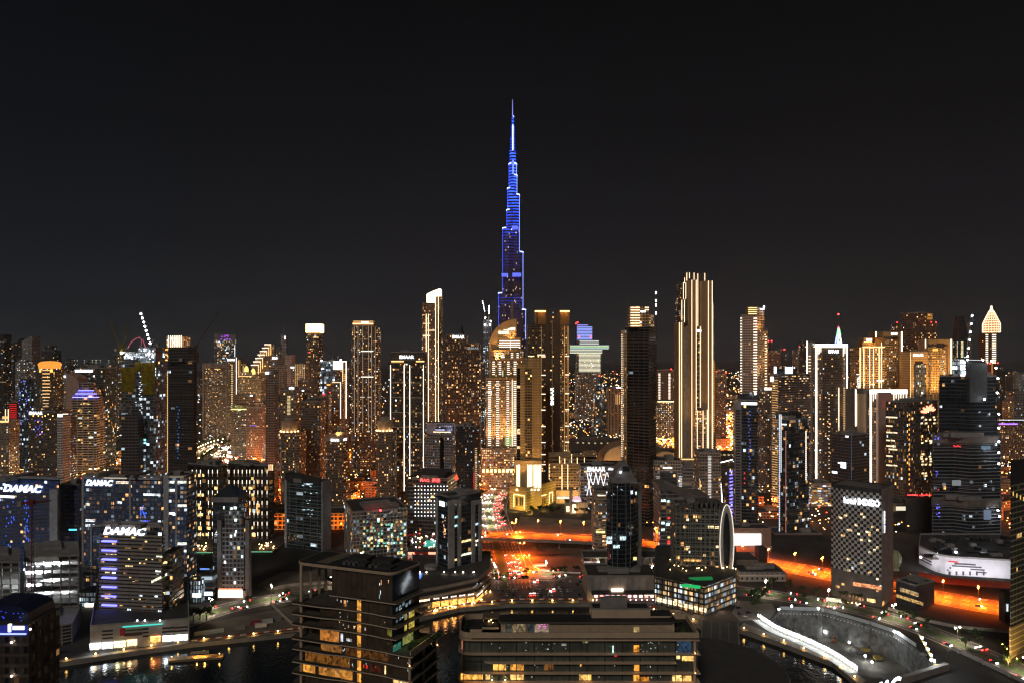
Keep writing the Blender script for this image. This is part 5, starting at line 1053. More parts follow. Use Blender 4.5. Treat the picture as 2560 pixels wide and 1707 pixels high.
# warm balcony tower with sign block
b = tower('curved warm balcony tower topped by a glowing white square sign', 1930,2027,937,905,fac=fs(APT,lit=.28,bay=3.6,ww=.8,wall=(.17,.13,.12)),xc=1948,th=62,gear=1,name='apartment_tower')
b.slabs(6,b.ztop,54,1.3,.8,plain('lilac_slab', (.24,.2,.205),.8)); f = rectfoot(1944,1992,b.d + 6,18); b.block('head', f,b.ztop,gz(917,b.d),[facade(**fs(GLASS,lit=.1)),ROOF]); b.pane(1963,1981,917,933,em(CW,4,True),'square_sign', foot=rectfoot(1944,1992,b.d + 5.5,10)); b.pane(1935,1941,916,932,em(CW,4),'square_sign', foot=rectfoot(1930,1950,b.d + 4,10)); b.pane(1926,1934,941,953,em((1,.9,.7),4),'lit_terrace', foot=rectfoot(1920,1950,b.d - 2,10))
b.rows(1929,1945,950,1240,48,(1,.55,.2),1.3,.9,name='balcony_light'); b.rows(1958,2000,1208,1290,9,(.6,.5,1),1.0,.7,name='balcony_light')
for x in (1936,1960): b.flood(gx(x,b.d),b.d - 25,30,(gx(x,b.d),b.d,130),300000,OR,60)
b.block('low_curved_wing', rectfoot(1955,2024,b.d - 14,14),0,gz(1225,b.d - 14),[facade(bay=2.6,fl=3.4,ww=.6,wh=.5,lit=.6,st=1.1,cool=.9,wall=(.3,.26,.4)),ROOF]); b.flood(gx(1985,b.d - 20),b.d - 32,6,(gx(1985,b.d),b.d - 14,14),30000,(.5,.4,1),120)
b = tower('rosy dim tower slab between the black glass tower and the curved balcony tower', 1903,1931,975,1000,fac=fs(APT,lit=.3,wall=(.15,.11,.095),bay=3),gear=1); b.slabs(4,b.ztop - 3,50,.8,.6,plain('lilac_slab', (.24,.2,.205),.8)); b.hstrip(1911,1929,971,WW,5,3.5)
b = tower('far orange tower with scattered windows seen right of the glowing portal', 2118,2140,985,1400,fac=fs(APT,lit=.5,cool=0,wall=(.15,.09,.05)),gear=0)
# dark front tower with a white lit edge
b = tower('dark faceted tower with one white lit edge in front of the balcony tower', 1946,2022,1050,gd(1336),fac=fs(GLASS,lit=.12,bay=3.2,cool=.4,wall=(.08,.08,.085)),xc=1968,th=60,gear=1)
f = rectfoot(1950,1976,b.d + 8,14); b.block('head', f,b.ztop,gz(1033,b.d),[b.m,ROOF]); b.block('roof_room', rectfoot(1980,2004,b.d + 12,12),b.ztop,gz(1046,b.d),[DARKM,ROOF]); b.strip(1949,1035,1330,(.75,.82,1),2.0,1.3); b.strip(1953,1035,1180,CW,2.5,.9); b.hstrip(1957,1967,1060,CW,4,1.0,out=2); b.strip(2014.5,1076,1200,(1,.8,.65),5,.7); b.strip(1965,1076,1330,(1,.4,.3),1.0,.6)
b.slabs(6,gz(1075,b.d),50,.6,.35,DARKM)
# glowing portal tower
D = 940
b = T('portal_tower', 'brown tower framed by a glowing white portal carrying lettering', 'tower', rectfoot(2036,2119,D,30),0); b.d = D; b.m = facade(**fs(APT,lit=.30,wall=(.11,.08,.06),bay=3,cool=.1))
f = rectfoot(2037,2118,D,30); b.block('body', f,0,gz(862,D),[b.m,ROOF]); b.block('lettered_front', rectfoot(2056,2107,D - 2.5,2.4),0,gz(868,D),[facade(**fs(APT,lit=.14,wall=(.10,.075,.06),bay=3)),ROOF])
fo = rectfoot(2030,2125,D - 3,5); b.pane(2037,2118,860,868,em((1,.90,.78),4,True),'portal_beam', foot=fo,out=1.5); b.strip(2040,860,1200,(1,.82,.66),7,2.2,foot=fo,out=1.5); b.strip(2117,860,1070,(1,.78,.55),7,1.1,foot=fo,out=1.5)
for x,y in ((2045,886),(2048.5,884),(2052,880),(2108,890),(2112,884)): b.strip(x,868,y,(1,.8,.65),5,.8,foot=fo)
b.sign('EMAAR', 2071,2097,874,882,CW,7,foot=rectfoot(2056,2107,D - 2.7,2)); b.strip(2097,968,1076,(1,.85,.65),5,.8,foot=fo); b.rows(2108,2116,970,1140,40,(1,.6,.25),1.4,.9,foot=fo,name='balcony_light'); b.rows(2071,2074,985,1180,20,(1,.75,.45),2,.9,foot=rectfoot(2056,2107,D - 2.7,2),name='lit_window'); b.flood(gx(2112,D),D - 15,gz(1070,D),(gx(2112,D),D,gz(960,D)),150000,GO,60)
sf = rectfoot(2016,2037,D + 6,24); b.block('left_wing', sf,0,gz(853,D + 6),[facade(**fs(APT,lit=.1,wall=(.12,.09,.075))),ROOF]); b.strip(2017.5,853,972,(1,.82,.66),7,1.8,foot=sf); b.rows(2021,2027,890,972,12,(1,.75,.45),2.5,1,foot=sf)
X = gx(2096,D + 8); Z0 = gz(858,D)
for s,c in ((-1,(.3,.4,1)),(0,(.85,1,.9)),(1,(.9,.95,1))): b.part('spire_leg', MB().tube((X + s * 4.0,D + 8,Z0),(X + s * .4,D + 8,gz(818,D)),1.0,.5),em(c,2.5))
for s,c in ((-1,(.05,1,.15)),(1,(.05,.8,.1))): b.part('spire_edge', MB().tube((X + s * 3.0,D + 7,gz(838,D)),(X + s * 1.0,D + 7,gz(820,D)),.5,.4),em(c,2))
b.part('spire_tip', MB().tube((X,D + 8,gz(824,D)),(X,D + 8,gz(815,D)),1.6,.3),em((1,.05,.08),4)); b.part('mast', MB().tube((X,D + 8,gz(816,D)),(X,D + 8,gz(785,D)),.3,.2),STEEL); b.part('warning_light', MB().ball((X,D + 8,gz(785,D)),1.2),em(RD,10)); b.pane(2094,2102,855,860,em(CW,5),'spire_base', foot=fo)
# gold cluster
D = 1060
b = T('gold_pier_tower', 'golden tower of white lit piers with a glowing stepped crown', 'tower', rectfoot(2149,2213,D,30),0); b.d = D; b.m = facade(**fs(GOLD,lit=.3,bay=3,ww=.6,wall=(.42,.27,.12)))
b.block('body', b.foot,0,gz(867,D),[b.m,ROOF]); f = rectfoot(2155,2188,D + 3,20); b.block('crown', f,b.ztop,gz(856,D),[st,ROOF]); f2 = rectfoot(2159,2182,D + 5,16); b.block('crown', f2,b.ztop,gz(844,D),[st,ROOF]); f3 = rectfoot(2188,2213,D + 3,18); b.block('crown_wing', f3,gz(868,D),gz(844,D),[plain('crown_bronze', (.30,.18,.07),.5,.3),ROOF])
b.hstrip(2155,2212,867,GO,5,1.4,out=1.5,sample=True); b.hstrip(2159,2180,855,GO,4,1.2,foot=f,sample=True); b.sign('EMAAR', 2166,2179,846,852,CW,7,foot=f2)
for x in (2150,2159.5,2174,2183.5,2197.5,2203.5): b.strip(x,856 if x == 2203.5 else 868,969,(1,.68,.36),7,.8)
b.hstrip(2192,2208,951,WW,5,1.8,out=1); b.flood(gx(2178,D),D - 8,gz(868,D),(gx(2178,D),D + 4,gz(848,D)),30000,OR,130); b.flood(gx(2178,D),D - 60,gz(980,D),(gx(2178,D),D,gz(900,D)),500000,GO,70)
b.part('roof_sign', MB().box(gx(2141,D + 4),gx(2149,D + 4),D + 3,D + 4,gz(936,D),gz(935,D)),em(CW,4)); b.sign('HOTEL', 2143,2148,940,969,CW,5,foot=rectfoot(2140,2152,D - 1,3),vert=True)
b = T('frame_tower', 'golden tower inside a tall stone frame left of the dark far tower', 'tower', rectfoot(2188,2257,D + 22,24),0); d = D + 22; b.d = d; bm = facade(**fs(GOLD,lit=.35,bay=3,ww=.6,wall=(.34,.22,.10)))
b.block('body', rectfoot(2208,2250,d + 3,20),0,gz(848,d),[bm,ROOF]); b.part('stone_frame', MB().outline(XZ(((2188,1100),(2194,1100),(2194,842),(2247,842),(2247,1100),(2257,1100),(2257,829),(2188,829)),d),d,d + 20),st); fo = rectfoot(2185,2260,d - .2,5)
b.strip(2189.5,829,843,(1,.8,.55),6,2,foot=fo); b.strip(2254.5,829,970,(1,.74,.45),7,2.2,foot=fo); b.pane(2228,2243,832,837,em(CW,4),'sign_panel', foot=fo); b.flood(gx(2230,d),d - 50,gz(985,d),(gx(2235,d),d,gz(880,d)),500000,GO,70)
b = tower('tall dark far tower with scattered amber windows behind the golden frame towers', 2252,2320,782,1500,fac=fs(APT,lit=.18,bay=4,fl=4.5,wall=(.13,.09,.06),pier=.2,pn=3),gear=2,xc=2300,th=65)
b.block('shoulder', rectfoot(2316,2332,1506,24),0,gz(784,1506),[b.m,ROOF]); b.block('low_shoulder', rectfoot(2243,2254,1506,24),0,gz(808,1506),[b.m,ROOF]); b.block('low_shoulder', rectfoot(2331,2342,1508,24),0,gz(806,1506),[b.m,ROOF]); b.rows(2318,2331,786,798,4,OR,1.2,1.6,foot=rectfoot(2316,2332,1505,4))
for x,y in ((2243,806),(2328,805),(2340,806)): b.part('warning_light', MB().ball((gx(x,1498),1498,gz(y,1498)),1.2),em(RD,8))
D = 1010
b = tower('golden lettered tower with a dark glass inset left of the fluted gold shaft', 2275,2321,880,D,fac=fs(GOLD,lit=0,ww=0,bay=30,wall=(.52,.34,.15)),gear=1); b.sign('EMAAR', 2283,2308,884,890,CW,7); ins = rectfoot(2285,2316,D - .6,.5); b.block('glass_inset', ins,0,gz(910,D),[facade(**fs(GLASS,lit=.35,bay=2.6,fl=3.6,ww=.6,cool=.4,st=1.3)),ROOF]); b.pane(2288,2307,903,910,DARKM,'plant_louvre'); b.strip(2276,880,1000,(1,.7,.35),2.5,.8)
b.flood(gx(2296,D),D - 50,gz(1010,D),(gx(2296,D),D,gz(920,D)),420000,GO,70)
d = D + 26; b = T('frame_tower', 'golden tower in a stone frame with white edges beside the yellow crane', 'tower', rectfoot(2312,2381,d,22),0); b.d = d; bm = facade(**fs(GOLD,lit=.4,bay=3,ww=.6,wall=(.34,.22,.10)))
b.block('body', rectfoot(2330,2372,d + 3,18),0,gz(866,d),[bm,ROOF]); b.part('stone_frame', MB().outline(XZ(((2312,1100),(2318,1100),(2318,860),(2369,860),(2369,1100),(2380,1100),(2380,848),(2312,848)),d),d,d + 18),st); fo = rectfoot(2310,2382,d - .2,5); b.strip(2313.5,848,880,(1,.76,.5),6,1.4,foot=fo); b.strip(2378,848,945,(1,.76,.5),7,2.0,foot=fo); b.pane(2341,2360,858,870,DARKM,'plant_louvre', foot=fo)
b.flood(gx(2350,d),d - 40,gz(960,d),(gx(2350,d),d,gz(890,d)),420000,GO,75)
d = D - 6; b = tower('fluted gold shaft with amber upright lights standing before the framed gold tower', 2327,2352,869,d,fac=fs(GOLD,lit=.30,bay=2.4,ww=.35,wh=.8,wall=(.60,.38,.14)),gear=0)
for k in range(5): b.strip(2333 + k * 2.6,871,877,OR,5,.7); 
b.hstrip(2331,2339,892,OR,3,1.0); b.flood(gx(2340,d),d - 40,gz(1010,d),(gx(2340,d),d,gz(930,d)),420000,GO,60); b.rows(2352,2359,905,1060,34,(1,.65,.3),1.6,.8,foot=rectfoot(2351,2361,d + 4,5),name='balcony_light'); b.block('side_wing', rectfoot(2351,2361,d + 4.2,16),0,gz(895,d),[bm,ROOF])
# lower glowing portal
D = 865
b = T('portal_tower', 'lower brown tower under a wide glowing white portal with hanging light bars', 'tower', rectfoot(2138,2268,D,30),0); b.d = D
b.block('body', rectfoot(2174,2267,D,30),0,gz(975,D),[facade(**fs(APT,lit=.35,wall=(.18,.125,.085),cool=0)),ROOF]); b.block('left_wing', rectfoot(2138,2174,D + 4,26),0,gz(972,D + 4),[plain('dark_bronze', (.10,.08,.06),.5),ROOF]); fo = rectfoot(2130,2275,D - .5,5)
b.pane(2174,2267,973,983,em((1,.90,.78),4,True),'portal_beam', foot=fo,out=1.5); b.strip(2176,973,1205,(1,.84,.7),7,1.9,foot=fo,out=1.5); b.strip(2266,973,1001,(1,.8,.6),6,1.2,foot=fo); b.strip(2139,972,1064,(1,.82,.66),7,1.6,foot=rectfoot(2138,2174,D + 3.5,5))
for x,y in ((2183,1002),(2188,996),(2234.5,1001),(2240,995),(2246.5,1002),(2252,996),(2258,996)): b.strip(x,983,y,(1,.82,.66),5,.8,foot=fo)
b.block('rosy_slab', rectfoot(2196,2229,D - 7,6),0,gz(980,D - 7),[plain('rosy_blank_wall', (.42,.30,.26),.8,var=.1),ROOF]); b.flood(gx(2224,D - 20),D - 16,gz(1012,D - 7),(gx(2224,D - 7),D - 7,gz(1002,D - 7)),2200,(1,.04,.03),150)
b.block('beige_panel', rectfoot(2145,2164,D + 1,3),0,gz(983,D),[plain('beige_blank_wall', (.46,.33,.22),.8,var=.1),ROOF])
# unfinished concrete frame in front
b = tower('unfinished dark concrete block with bare rebar on top and two blue white lamps', 2080,2174,1089,gd(1310),fac=fs(BONE,lit=.02,wall=(.11,.10,.10),bay=5),gear=1,xc=2128,th=60,name='building_under_construction', cat='construction')
mb = MB()
for k in range(60): q = (b.o[0] + b.rnd.uniform(-14,14),b.o[1] + b.rnd.uniform(-8,8)); mb.tube((*q,b.ztop),(*q,b.ztop + b.rnd.uniform(3,9)),.16,n=3)
b.part('rebar', mb,STEEL); b.slabs(4,b.ztop,26,.5,.4,plain('dim_slab', (.14,.13,.13),.85))
for x,y0,y1 in ((2105,1154,1169),(2083,1177,1182),(2098,1155,1158)): b.pane(x,x + 7,y0,y1,em((.8,.85,1),3.5),'work_light')
b.strip(2128,1080,1215,(.4,.5,1),.25,.5); b.hstrip(2105,2168,1091,CW,.6,.5)
# dark office block with red emblem
b = tower('dark office block with a woven facade and a glowing red petal emblem', 2214,2344,1006,gd(1325),fac=dict(bay=2.4,fl=3.6,ww=.6,wh=.75,lit=.13,st=1.3,cool=.15,wall=(.10,.085,.08),glass=(.02,.02,.02)),xc=2261,th=60,gear=1,name='office_block', cat='building')
p,t,nn = b.hit(2320); d = p[1]
for k,(x,y,a,l) in enumerate(((2309.5,1028.5,8,17),(2313,1023,38,16),(2319,1020,66,15),(2325,1019,92,15),(2330.5,1021,118,12),(2334,1024,142,10))):
    a = math.radians(180 - a); mb = MB(); P = []
    for i in range(10):
        u = i / 10 * 2 * math.pi; px = math.cos(u) * l / 2; py = math.sin(u) * l * .2; P.append((x + px * math.cos(a) - py * math.sin(a),y - px * math.sin(a) - py * math.cos(a)))
    Q = []
    for px,py in P:
        h,_,_ = b.hit(px); Q.append((h[0] + nn[0] * .6,h[1] + nn[1] * .6,gz(py,h[1])))
    if (Vector(Q[3]) - Vector(Q[0])).cross(Vector(Q[6]) - Vector(Q[0])).dot(Vector((*nn,0))) < 0: Q.reverse()
    mb.face(Q); R = [(q[0] - nn[0] * .5,q[1] - nn[1] * .5,q[2]) for q in Q]
    for i in range(10): mb.face([Q[i],R[i],R[(i + 1) % 10],Q[(i + 1) % 10]])
    b.part('emblem_petal', mb,em((1,.22,.12),3.5))
for y in (1040,1046,1055,1099,1104,1132,1138,1144,1150,1158,1180,1186):
    for k in range(4):
        x = 2300 + k * 10 + b.rnd.uniform(0,3)
        if b.rnd.random() < .75: b.pane(x,x + 8,y,y + 4,em((1,.74,.4),1.3),'lit_window')
for k in range(15): b.pane(2271,2275,y := 1033 + k * 12.4,y + 5,em(OR,1.2),'stair_window')
for y in (1040,1062,1078,1098,1112,1120,1137,1160):
    for x in (2218,2224,2230,2236):
        if b.rnd.random() < .7: b.pane(x,x + 5,y + (x - 2218) * .05,y + 3.5 + (x - 2218) * .05,em((1,.78,.5),1.1),'lit_window')
b.flood(gx(2240,b.d - 15),b.d - 12,20,(gx(2236,b.d + 10),b.d + 10,60),40000,GO,100)
pb = T('podium_box', 'dark ribbed podium box with red roof lettering below the emblem block', 'building', rectfoot(2264,2334,gd(1325) - 4,30),0); pb.block('body', pb.foot,0,gz(1242,gd(1325)),[plain('dark_ribbed', (.06,.06,.062),.7,var=.3,scale=.6),ROOF]); d = gd(1325)
pb.sign('mashreq', 2268,2294,1233,1239,(1,.06,.05),5); pb.sign('\uFED5\uFEAE\uFEB8\uFEE4\uFEDF\uFE8D', 2298,2332,1231,1239,(1,.06,.05),5); pb.pane(2240,2264,1265,1275,em((1,.9,.65),.8),'lit_window', foot=rectfoot(2236,2266,d - 5,5)); pb.block('glass_link', rectfoot(2232,2263.5,d - 4,20),0,gz(1255,d),[DARKM,ROOF])
b = tower('low parking block of pale lit floors behind the unfinished concrete frame', 2175,2212,1214,gd(1275),fac=dict(bay=9,fl=3.2,ww=.95,wh=.5,lit=.9,st=1.6,cool=.3,wall=(.4,.33,.25)),gear=0,name='parking_block', cat='building')
b = tower('long low beige podium with lit floors left of the unfinished concrete frame', 2030,2080,1208,gd(1265),fac=dict(bay=7,fl=3.2,ww=.9,wh=.5,lit=.5,st=1.2,cool=.3,wall=(.42,.34,.25)),gear=1,name='parking_block', cat='building')
# huge stacked tower under construction
D = 715
SK = dict(bay=3.2,fl=3.9,ww=.94,wh=.72,lit=.03,st=1.0,cool=.7,wall=(.06,.06,.068),glass=(.012,.02,.024),rough=.08)
b = T('stacked_tower', 'huge dark tower of three shifted stacked blocks still topped by a concrete core', 'tower', rectfoot(2335,2502,D,40),0); b.d = D
BND = plain('beige_band', (.22,.19,.165),.8); LED = plain('pale_ledge', (.34,.33,.335),.7)
def zig(x0,x1,d,dep=40): return [(gx(x0,d + 8),d + 8),(gx(x0 + (x1 - x0) * .30,d + 8),d + 8),(gx(x0 + (x1 - x0) * .52,d),d),(gx(x0 + (x1 - x0) * .60,d - 1),d - 1),(gx(x1,d + 4),d + 4),(gx(x1,d + dep),d + dep),(gx(x0,d + dep),d + dep)]
for x0,x1,yt,yb_,dd in ((2333,2500,1250,1398,0),(2335,2500,1092,1250,2),(2348,2492,942,1092,5)):
    f = zig(x0,x1,D + dd); zt,zb = gz(yt,D + dd),gz(yb_,D + dd) if yb_ < 1390 else 0; b.block('stacked_block', f,zb,zt,[facade(**SK),ROOF]); n = int((gz(yt,D) - max(zb,12)) / 3.9); b.slabs(max(zb,12) + 1,zt - 8,n,1.2 if yt > 1000 else .4,.55,LED if yt > 1000 else DARKM,foot=f)
    if yt > 1000: b.part('beige_band', MB().prism(offset(f,1.6),zt - 6.5,zt + .6,0,0,True),BND)
    b.roofgear(f,zt,4)
b.block('concrete_core', rectfoot(2424,2468,D + 12,20),gz(945,D),gz(906,D),[plain('raw_core', (.095,.10,.10),.8),ROOF]); b.block('core_front', rectfoot(2424,2468,D + 2,6),gz(1005,D),gz(908,D),[plain('raw_core', (.095,.10,.10),.8),ROOF]); b.block('core_stair', rectfoot(2400,2424,D + 14,12),gz(945,D),gz(898,D),[facade(**fs(BONE,lit=.6,cool=1,st=1.5,bay=4,fl=5)),ROOF])
for y in (899,904,911,920,936): b.pane(2401,2413,y,y + 3.5,em(CW,5),'work_light', foot=rectfoot(2396,2424,D + 12,4))
for x,y in ((2418,899),(2457,899),(2479,902),(2490,919),(2495,945),(2493,981),(2461,997),(2497,1034),(2497,1069),(2497,1103),(2497,1130),(2497,1158),(2495,1275),(2499,1290)): b.part('floodlight_head', MB().ball((gx(x,D - 4),D - 4,gz(y,D - 4)),.95),em(CW,24))
b.part('cable', MB().tube((gx(2418,D - 4),D - 4,gz(899,D)),(gx(2457,D - 4),D - 4,gz(900,D)),.25),em(CW,1))
for k in range(22): x,y = b.rnd.choice(((2337,1180),(2340,1262),(2339,1280),(2336,1090))); x += b.rnd.uniform(0,9); y += b.rnd.uniform(-4,10); b.pane(x,x + 3,y,y + 1.5,em((.15,.15,1),1.6),'blue_light')
for x0,x1,y,c in ((2383,2402,1112,RD),(2455,2475,1350,RD),(2345,2350,1222,RD)):
    for k in range(int((x1 - x0) / 3)): b.pane(x0 + k * 3.2,x0 + k * 3.2 + 2,y + (k % 3),y + 2 + (k % 3),em(c,3),'red_light')
for x0,x1,y0,y1,c in ((2453,2474,1113,1122,(.5,.75,1)),(2380,2400,1199,1212,CW),(2356,2362,1206,1214,(1,.8,.75)),(2459,2475,1273,1297,(.55,.7,1))): b.pane(x0,x1,y0,y1,em(c,.2),'open_floor', out=1.6)
pf = [(gx(2297,660),660),(gx(2352,626),626),(gx(2560,612),612),(gx(2640,650),650),(gx(2500,705),705),(gx(2300,705),705)]
pd = T('white_podium', 'white floodlit curved podium with louvred arch at the foot of the stacked tower', 'building', pf,0); zt = gz(1400,616); pf = rounded(pf,14,5,(1,)); pd.foot = pf
pd.block('body', pf,0,zt,[plain('white_render', (.66,.64,.64),.7,var=.08),ROOF]); pd.roofgear(pf,zt,0,1.6)
for k in range(34): x,y = pd.rnd.uniform(2310,2520),pd.rnd.uniform(620,690); w_,h_ = pd.rnd.uniform(1.5,5),pd.rnd.uniform(.8,3.5); pd.part('roof_unit', MB().box(gx(x,y) - w_,gx(x,y) + w_,y - 2,y + 2,zt,zt + h_),DARKM if k % 3 else CONC)
for y,x0,x1 in ((1409,2385,2440),(1415,2378,2455),(1421,2372,2463),(1427,2365,2468)): pd.hstrip(x0,x1,y,mat=DARKM,h=1.2,name='louvre_slot', out=.4)
for k in range(6): pd.pane(2372 + k * 17,2376 + k * 17,1427,1437,DARKM,'door_opening')
for y in (1384,1391,1398): pd.hstrip(2301,2330,y + 6,mat=DARKM,h=1.0,name='louvre_slot', out=.4)
pd.hstrip(2370,2396,1403,RD,2,.7,out=.8)
for x,d_ in ((2318,626),(2365,608),(2420,603),(2475,600),(2530,597)): pd.flood(gx(x,d_),d_,1,(gx(x,d_),d_ + 13,12),32000,(.9,.9,1),150)
for x,y in ((2302,1392),(2343,1383),(2361,1383),(2390,1379),(2440,1388),(2500,1386)): pd.part('roof_lamp', MB().ball((gx(x,640),640,gz(y,640)),.9),em(CW,22))
l = bpy.data.lights.new('roof_glow', 'POINT'); l.energy = 900; l.color = (.85,.92,1); o = bpy.data.objects.new('roof_lamp_light', l); COL.objects.link(o); o.parent = pd.e; o.location = (0,-10,zt + 6)
hd = [GP(x,y) for x,y in ((2296,1444),(2360,1458),(2440,1465),(2540,1471))]; mb = MB()
for a,c in zip(hd,hd[1:]): t = (Vector(c) - Vector(a)); mb.obox(((a[0] + c[0]) / 2,(a[1] + c[1]) / 2),t.normalized(),Vector((-t.y,t.x)).normalized(),t.length,.3,0,6)
h_ = tag(link('hoarding', mb.mesh('hoarding', plain('red_hoarding', (.42,.10,.05),.7,var=.3,scale=.08))),'red printed site hoarding below the white louvred podium', 'hoarding')
o = link('printed_sign', text_mesh('GO', 0,.04).copy(),h_); o.data.materials.clear(); o.data.materials.append(em((1,.7,.5),.6)); q = GP(2376,1457); o.data.transform(Matrix.Translation((q[0] - 5,q[1] - 1.2,1.5)) @ Matrix.Rotation(math.radians(90),4,'X') @ Matrix.Scale(3.4,4) @ Matrix.Diagonal((1.6,1,1,1)))
# spire topped white light tower
D = 1300
b = T('lantern_tower', 'slim tower of white light rungs capped by a glowing onion shaped lantern', 'tower', rectfoot(2464,2494,D,22),0); b.d = D; b.block('shaft', rectfoot(2465,2492,D,21),0,gz(833,D),[facade(**fs(GOLD,lit=.06,wall=(.14,.09,.05))),ROOF])
c = (gx(2478.5,D + 10),D + 10); Zs = lambda y: gz(y,D + 10); pr = [(13.5,Zs(832)),(14.5,Zs(829)),(14.5,Zs(810)),(9.5,Zs(794)),(4.8,Zs(780)),(2.0,Zs(774)),(1.2,Zs(765))]
b.part('lantern_core', MB().lathe(c,[(r * .86,z) for r,z in pr],16),em((1,.36,.06),.55,True)); mb = MB()
for k in range(20):
    a = 2 * math.pi * k / 20
    for (r0,z0),(r1,z1) in zip(pr,pr[1:]): mb.tube((c[0] + r0 * math.cos(a),c[1] + r0 * math.sin(a),z0),(c[0] + r1 * math.cos(a),c[1] + r1 * math.sin(a),z1),.36,n=4)
for z,r in ((Zs(830),14.6),(Zs(824),14.6),(Zs(818),14.6),(Zs(812),14.6),(Zs(806),13),(Zs(800),11),(Zs(794),9.5),(Zs(787),7),(Zs(780),4.8)): mb.lathe(c,[(r,z - .6),(r + .4,z),(r,z + .6)],20)
b.part('lantern_lattice', mb,em((1,.74,.48),1.7)); b.rows(2464,2470,837,906,14,(1,.85,.65),5,1.5,foot=rectfoot(2463,2494,D - .3,5)); b.rows(2480,2490,837,906,14,(1,.82,.6),5,1.5,foot=rectfoot(2463,2494,D - .3,5)); b.strip(2480,906,1000,OR,1.0,2.5)
for x,y in ((2498,826),(2495,907),(2475,908),(2473,931)): b.part('warning_light', MB().ball((gx(x,D - 3),D - 3,gz(y,D - 3)),1.2),em(RD,9))
b = tower('far dark curved tower with yellow window columns beside the yellow crane', 2393,2428,848,1450,fac=fs(GLASS,lit=.06,wall=(.08,.08,.08)),gear=0,foot=rounded(rectfoot(2393,2428,1450,28),9,3))
for x0,x1 in ((2402.5,2408),(2424,2427),(2392.5,2394)): b.rows(x0,x1,855,892,13,(1,.85,.45),2.2,1.5,name='lit_window')
b.block('rounded_head', rounded(offset(b.foot,-2),6,3),b.ztop,gz(790,1450),[facade(**fs(DIM,lit=.04)),ROOF],foot2=rounded(offset(b.foot,-9),4,3))
crane('yellow lit luffing crane bending over the far dark curved tower', 1440,(2426,838),(2418,808),900,col=(.5,.33,.04),r=.9,counter=False)
crane('thin crane with three cold star lamps rising from the stacked tower', 712,(2416,898),(2430,778),945,col=(.16,.15,.14),lights=6,lr=.8,lst=20,counter=False)
b = tower('far block of cool lit floors between the framed gold tower and the stacked tower', 2380,2398,905,1200,fac=fs(FAR,lit=.6,cool=.9,fl=5),gear=1)
for lab,x0,x1,y,dd,ft in (('far dim tower with yellow dots right of the lantern tower', 2518,2532,940,1900,fs(FAR,lit=.2)),('far grey block right of the stacked tower with dim windows', 2536,2570,980,1500,fs(GREY,lit=.15)),('low far block with orange uplights near the purple strip', 2520,2534,1003,1350,fs(GOLD,lit=.3)),('dark slim tower just right of the lantern tower', 2499,2512,920,1700,DIM)): tower(lab,x0,x1,y,dd,fac=ft,gear=1)
b = tower('low mall block outlined by a purple light strip at the right border', 2494,2575,1055,1300,fac=fs(GOLD,lit=.3,wall=(.2,.14,.1)),gear=0,name='mall_block', cat='building'); b.hstrip(2496,2545,1059,(.35,.15,1),4,2.5); b.hstrip(2496,2575,1049,CW,2,1.2)

# ================================================================== waterfront rows, left
def BB(label,x0,x1,yt,**k): k.setdefault('name', 'building'); k.setdefault('cat', 'building'); return tower(label,x0,x1,yt,k.pop('d', 0),**k)
COOLG = fs(GLASS,bay=3.2,fl=3.6,ww=.8,wh=.6,lit=.15,st=1.0,cool=.35,wall=(.07,.10,.16),glass=(.045,.10,.29),rough=.25)
LGT = plain('light_cladding', (.46,.48,.54),.65)
b = BB('dark blue glass block with huge white italic roof lettering and a grey end pillar', -60,150,1200,d=625,xc=146,th=10,fac=fs(COOLG,lit=.10,glass=(.03,.09,.45)),name='hotel_block')
b.sign('DAMAC', 2,114,1211,1229,CW,6,shear=.3,bold=.06); b.pane(126,148,1222,1372,LGT,'end_pillar', out=1.5); b.slabs(30,gz(1232,b.d),36,.5,.35,plain('thin_ledge', (.20,.21,.23),.7)); b.part('flat_canopy', MB().prism(offset(b.foot,2.5),b.ztop + 1.3,b.ztop + 2.3,0,0,True),LGT); b.hstrip(0,37,1240,CW,4,2.2,name='sign_panel')
for k in range(40): x = b.rnd.choice((16,30,60,66,62)) + b.rnd.uniform(-3,5); y = b.rnd.uniform(1235,1360); b.pane(x,x + 2.5,y,y + 4,em((.06,.15,1),1.2),'painted_blue_reflection')  # blue reflections in the facade glass, painted as emissive panes
for k in range(9): x = b.rnd.uniform(2,118); y = b.rnd.choice((1308,1237,1350)); b.pane(x,x + 5,y,y + 5,interior((1,.6,.25),1.2),'lit_window')
b = BB('black glass box between the two lettered dark blue blocks', 150,196,1212,d=640,fac=fs(COOLG,lit=.03,wall=(.03,.04,.05)),gear=2); b.pane(172,192,1321,1325,em((.1,.7,.8),1.5),'lit_window')
b = BB('wide blue glass apartment block with white italic lettering and pale frame bars', 207,411,1192,d=566,fac=fs(COOLG,lit=.20),xc=405,th=6,name='hotel_block', gear=4)
b.sign('DAMAC', 213,286,1198,1213,CW,6,shear=.3,bold=.06)
for x,y0,y1,w in ((208,1192,1500,1.6),(229,1313,1500,1.4),(326,1198,1310,1.4)): b.part('frame_bar', MB().obox(b.hit(x)[0],(1,0),(0,-1),w,1.6,gz(y1,b.d),gz(y0,b.d)),LGT)
b.hstrip(208,405,1194,mat=LGT,h=1.6,out=1.6,name='frame_bar'); b.hstrip(229,320,1313,mat=LGT,h=1.3,out=1.5,name='frame_bar'); b.hstrip(208,240,1436,mat=LGT,h=1.3,out=1.5,name='frame_bar'); b.slabs(8,gz(1200,b.d),42,.35,.3,plain('thin_ledge', (.20,.21,.23),.7)); b.hstrip(262,322,1193,WW,1.0,.8,out=1.8)
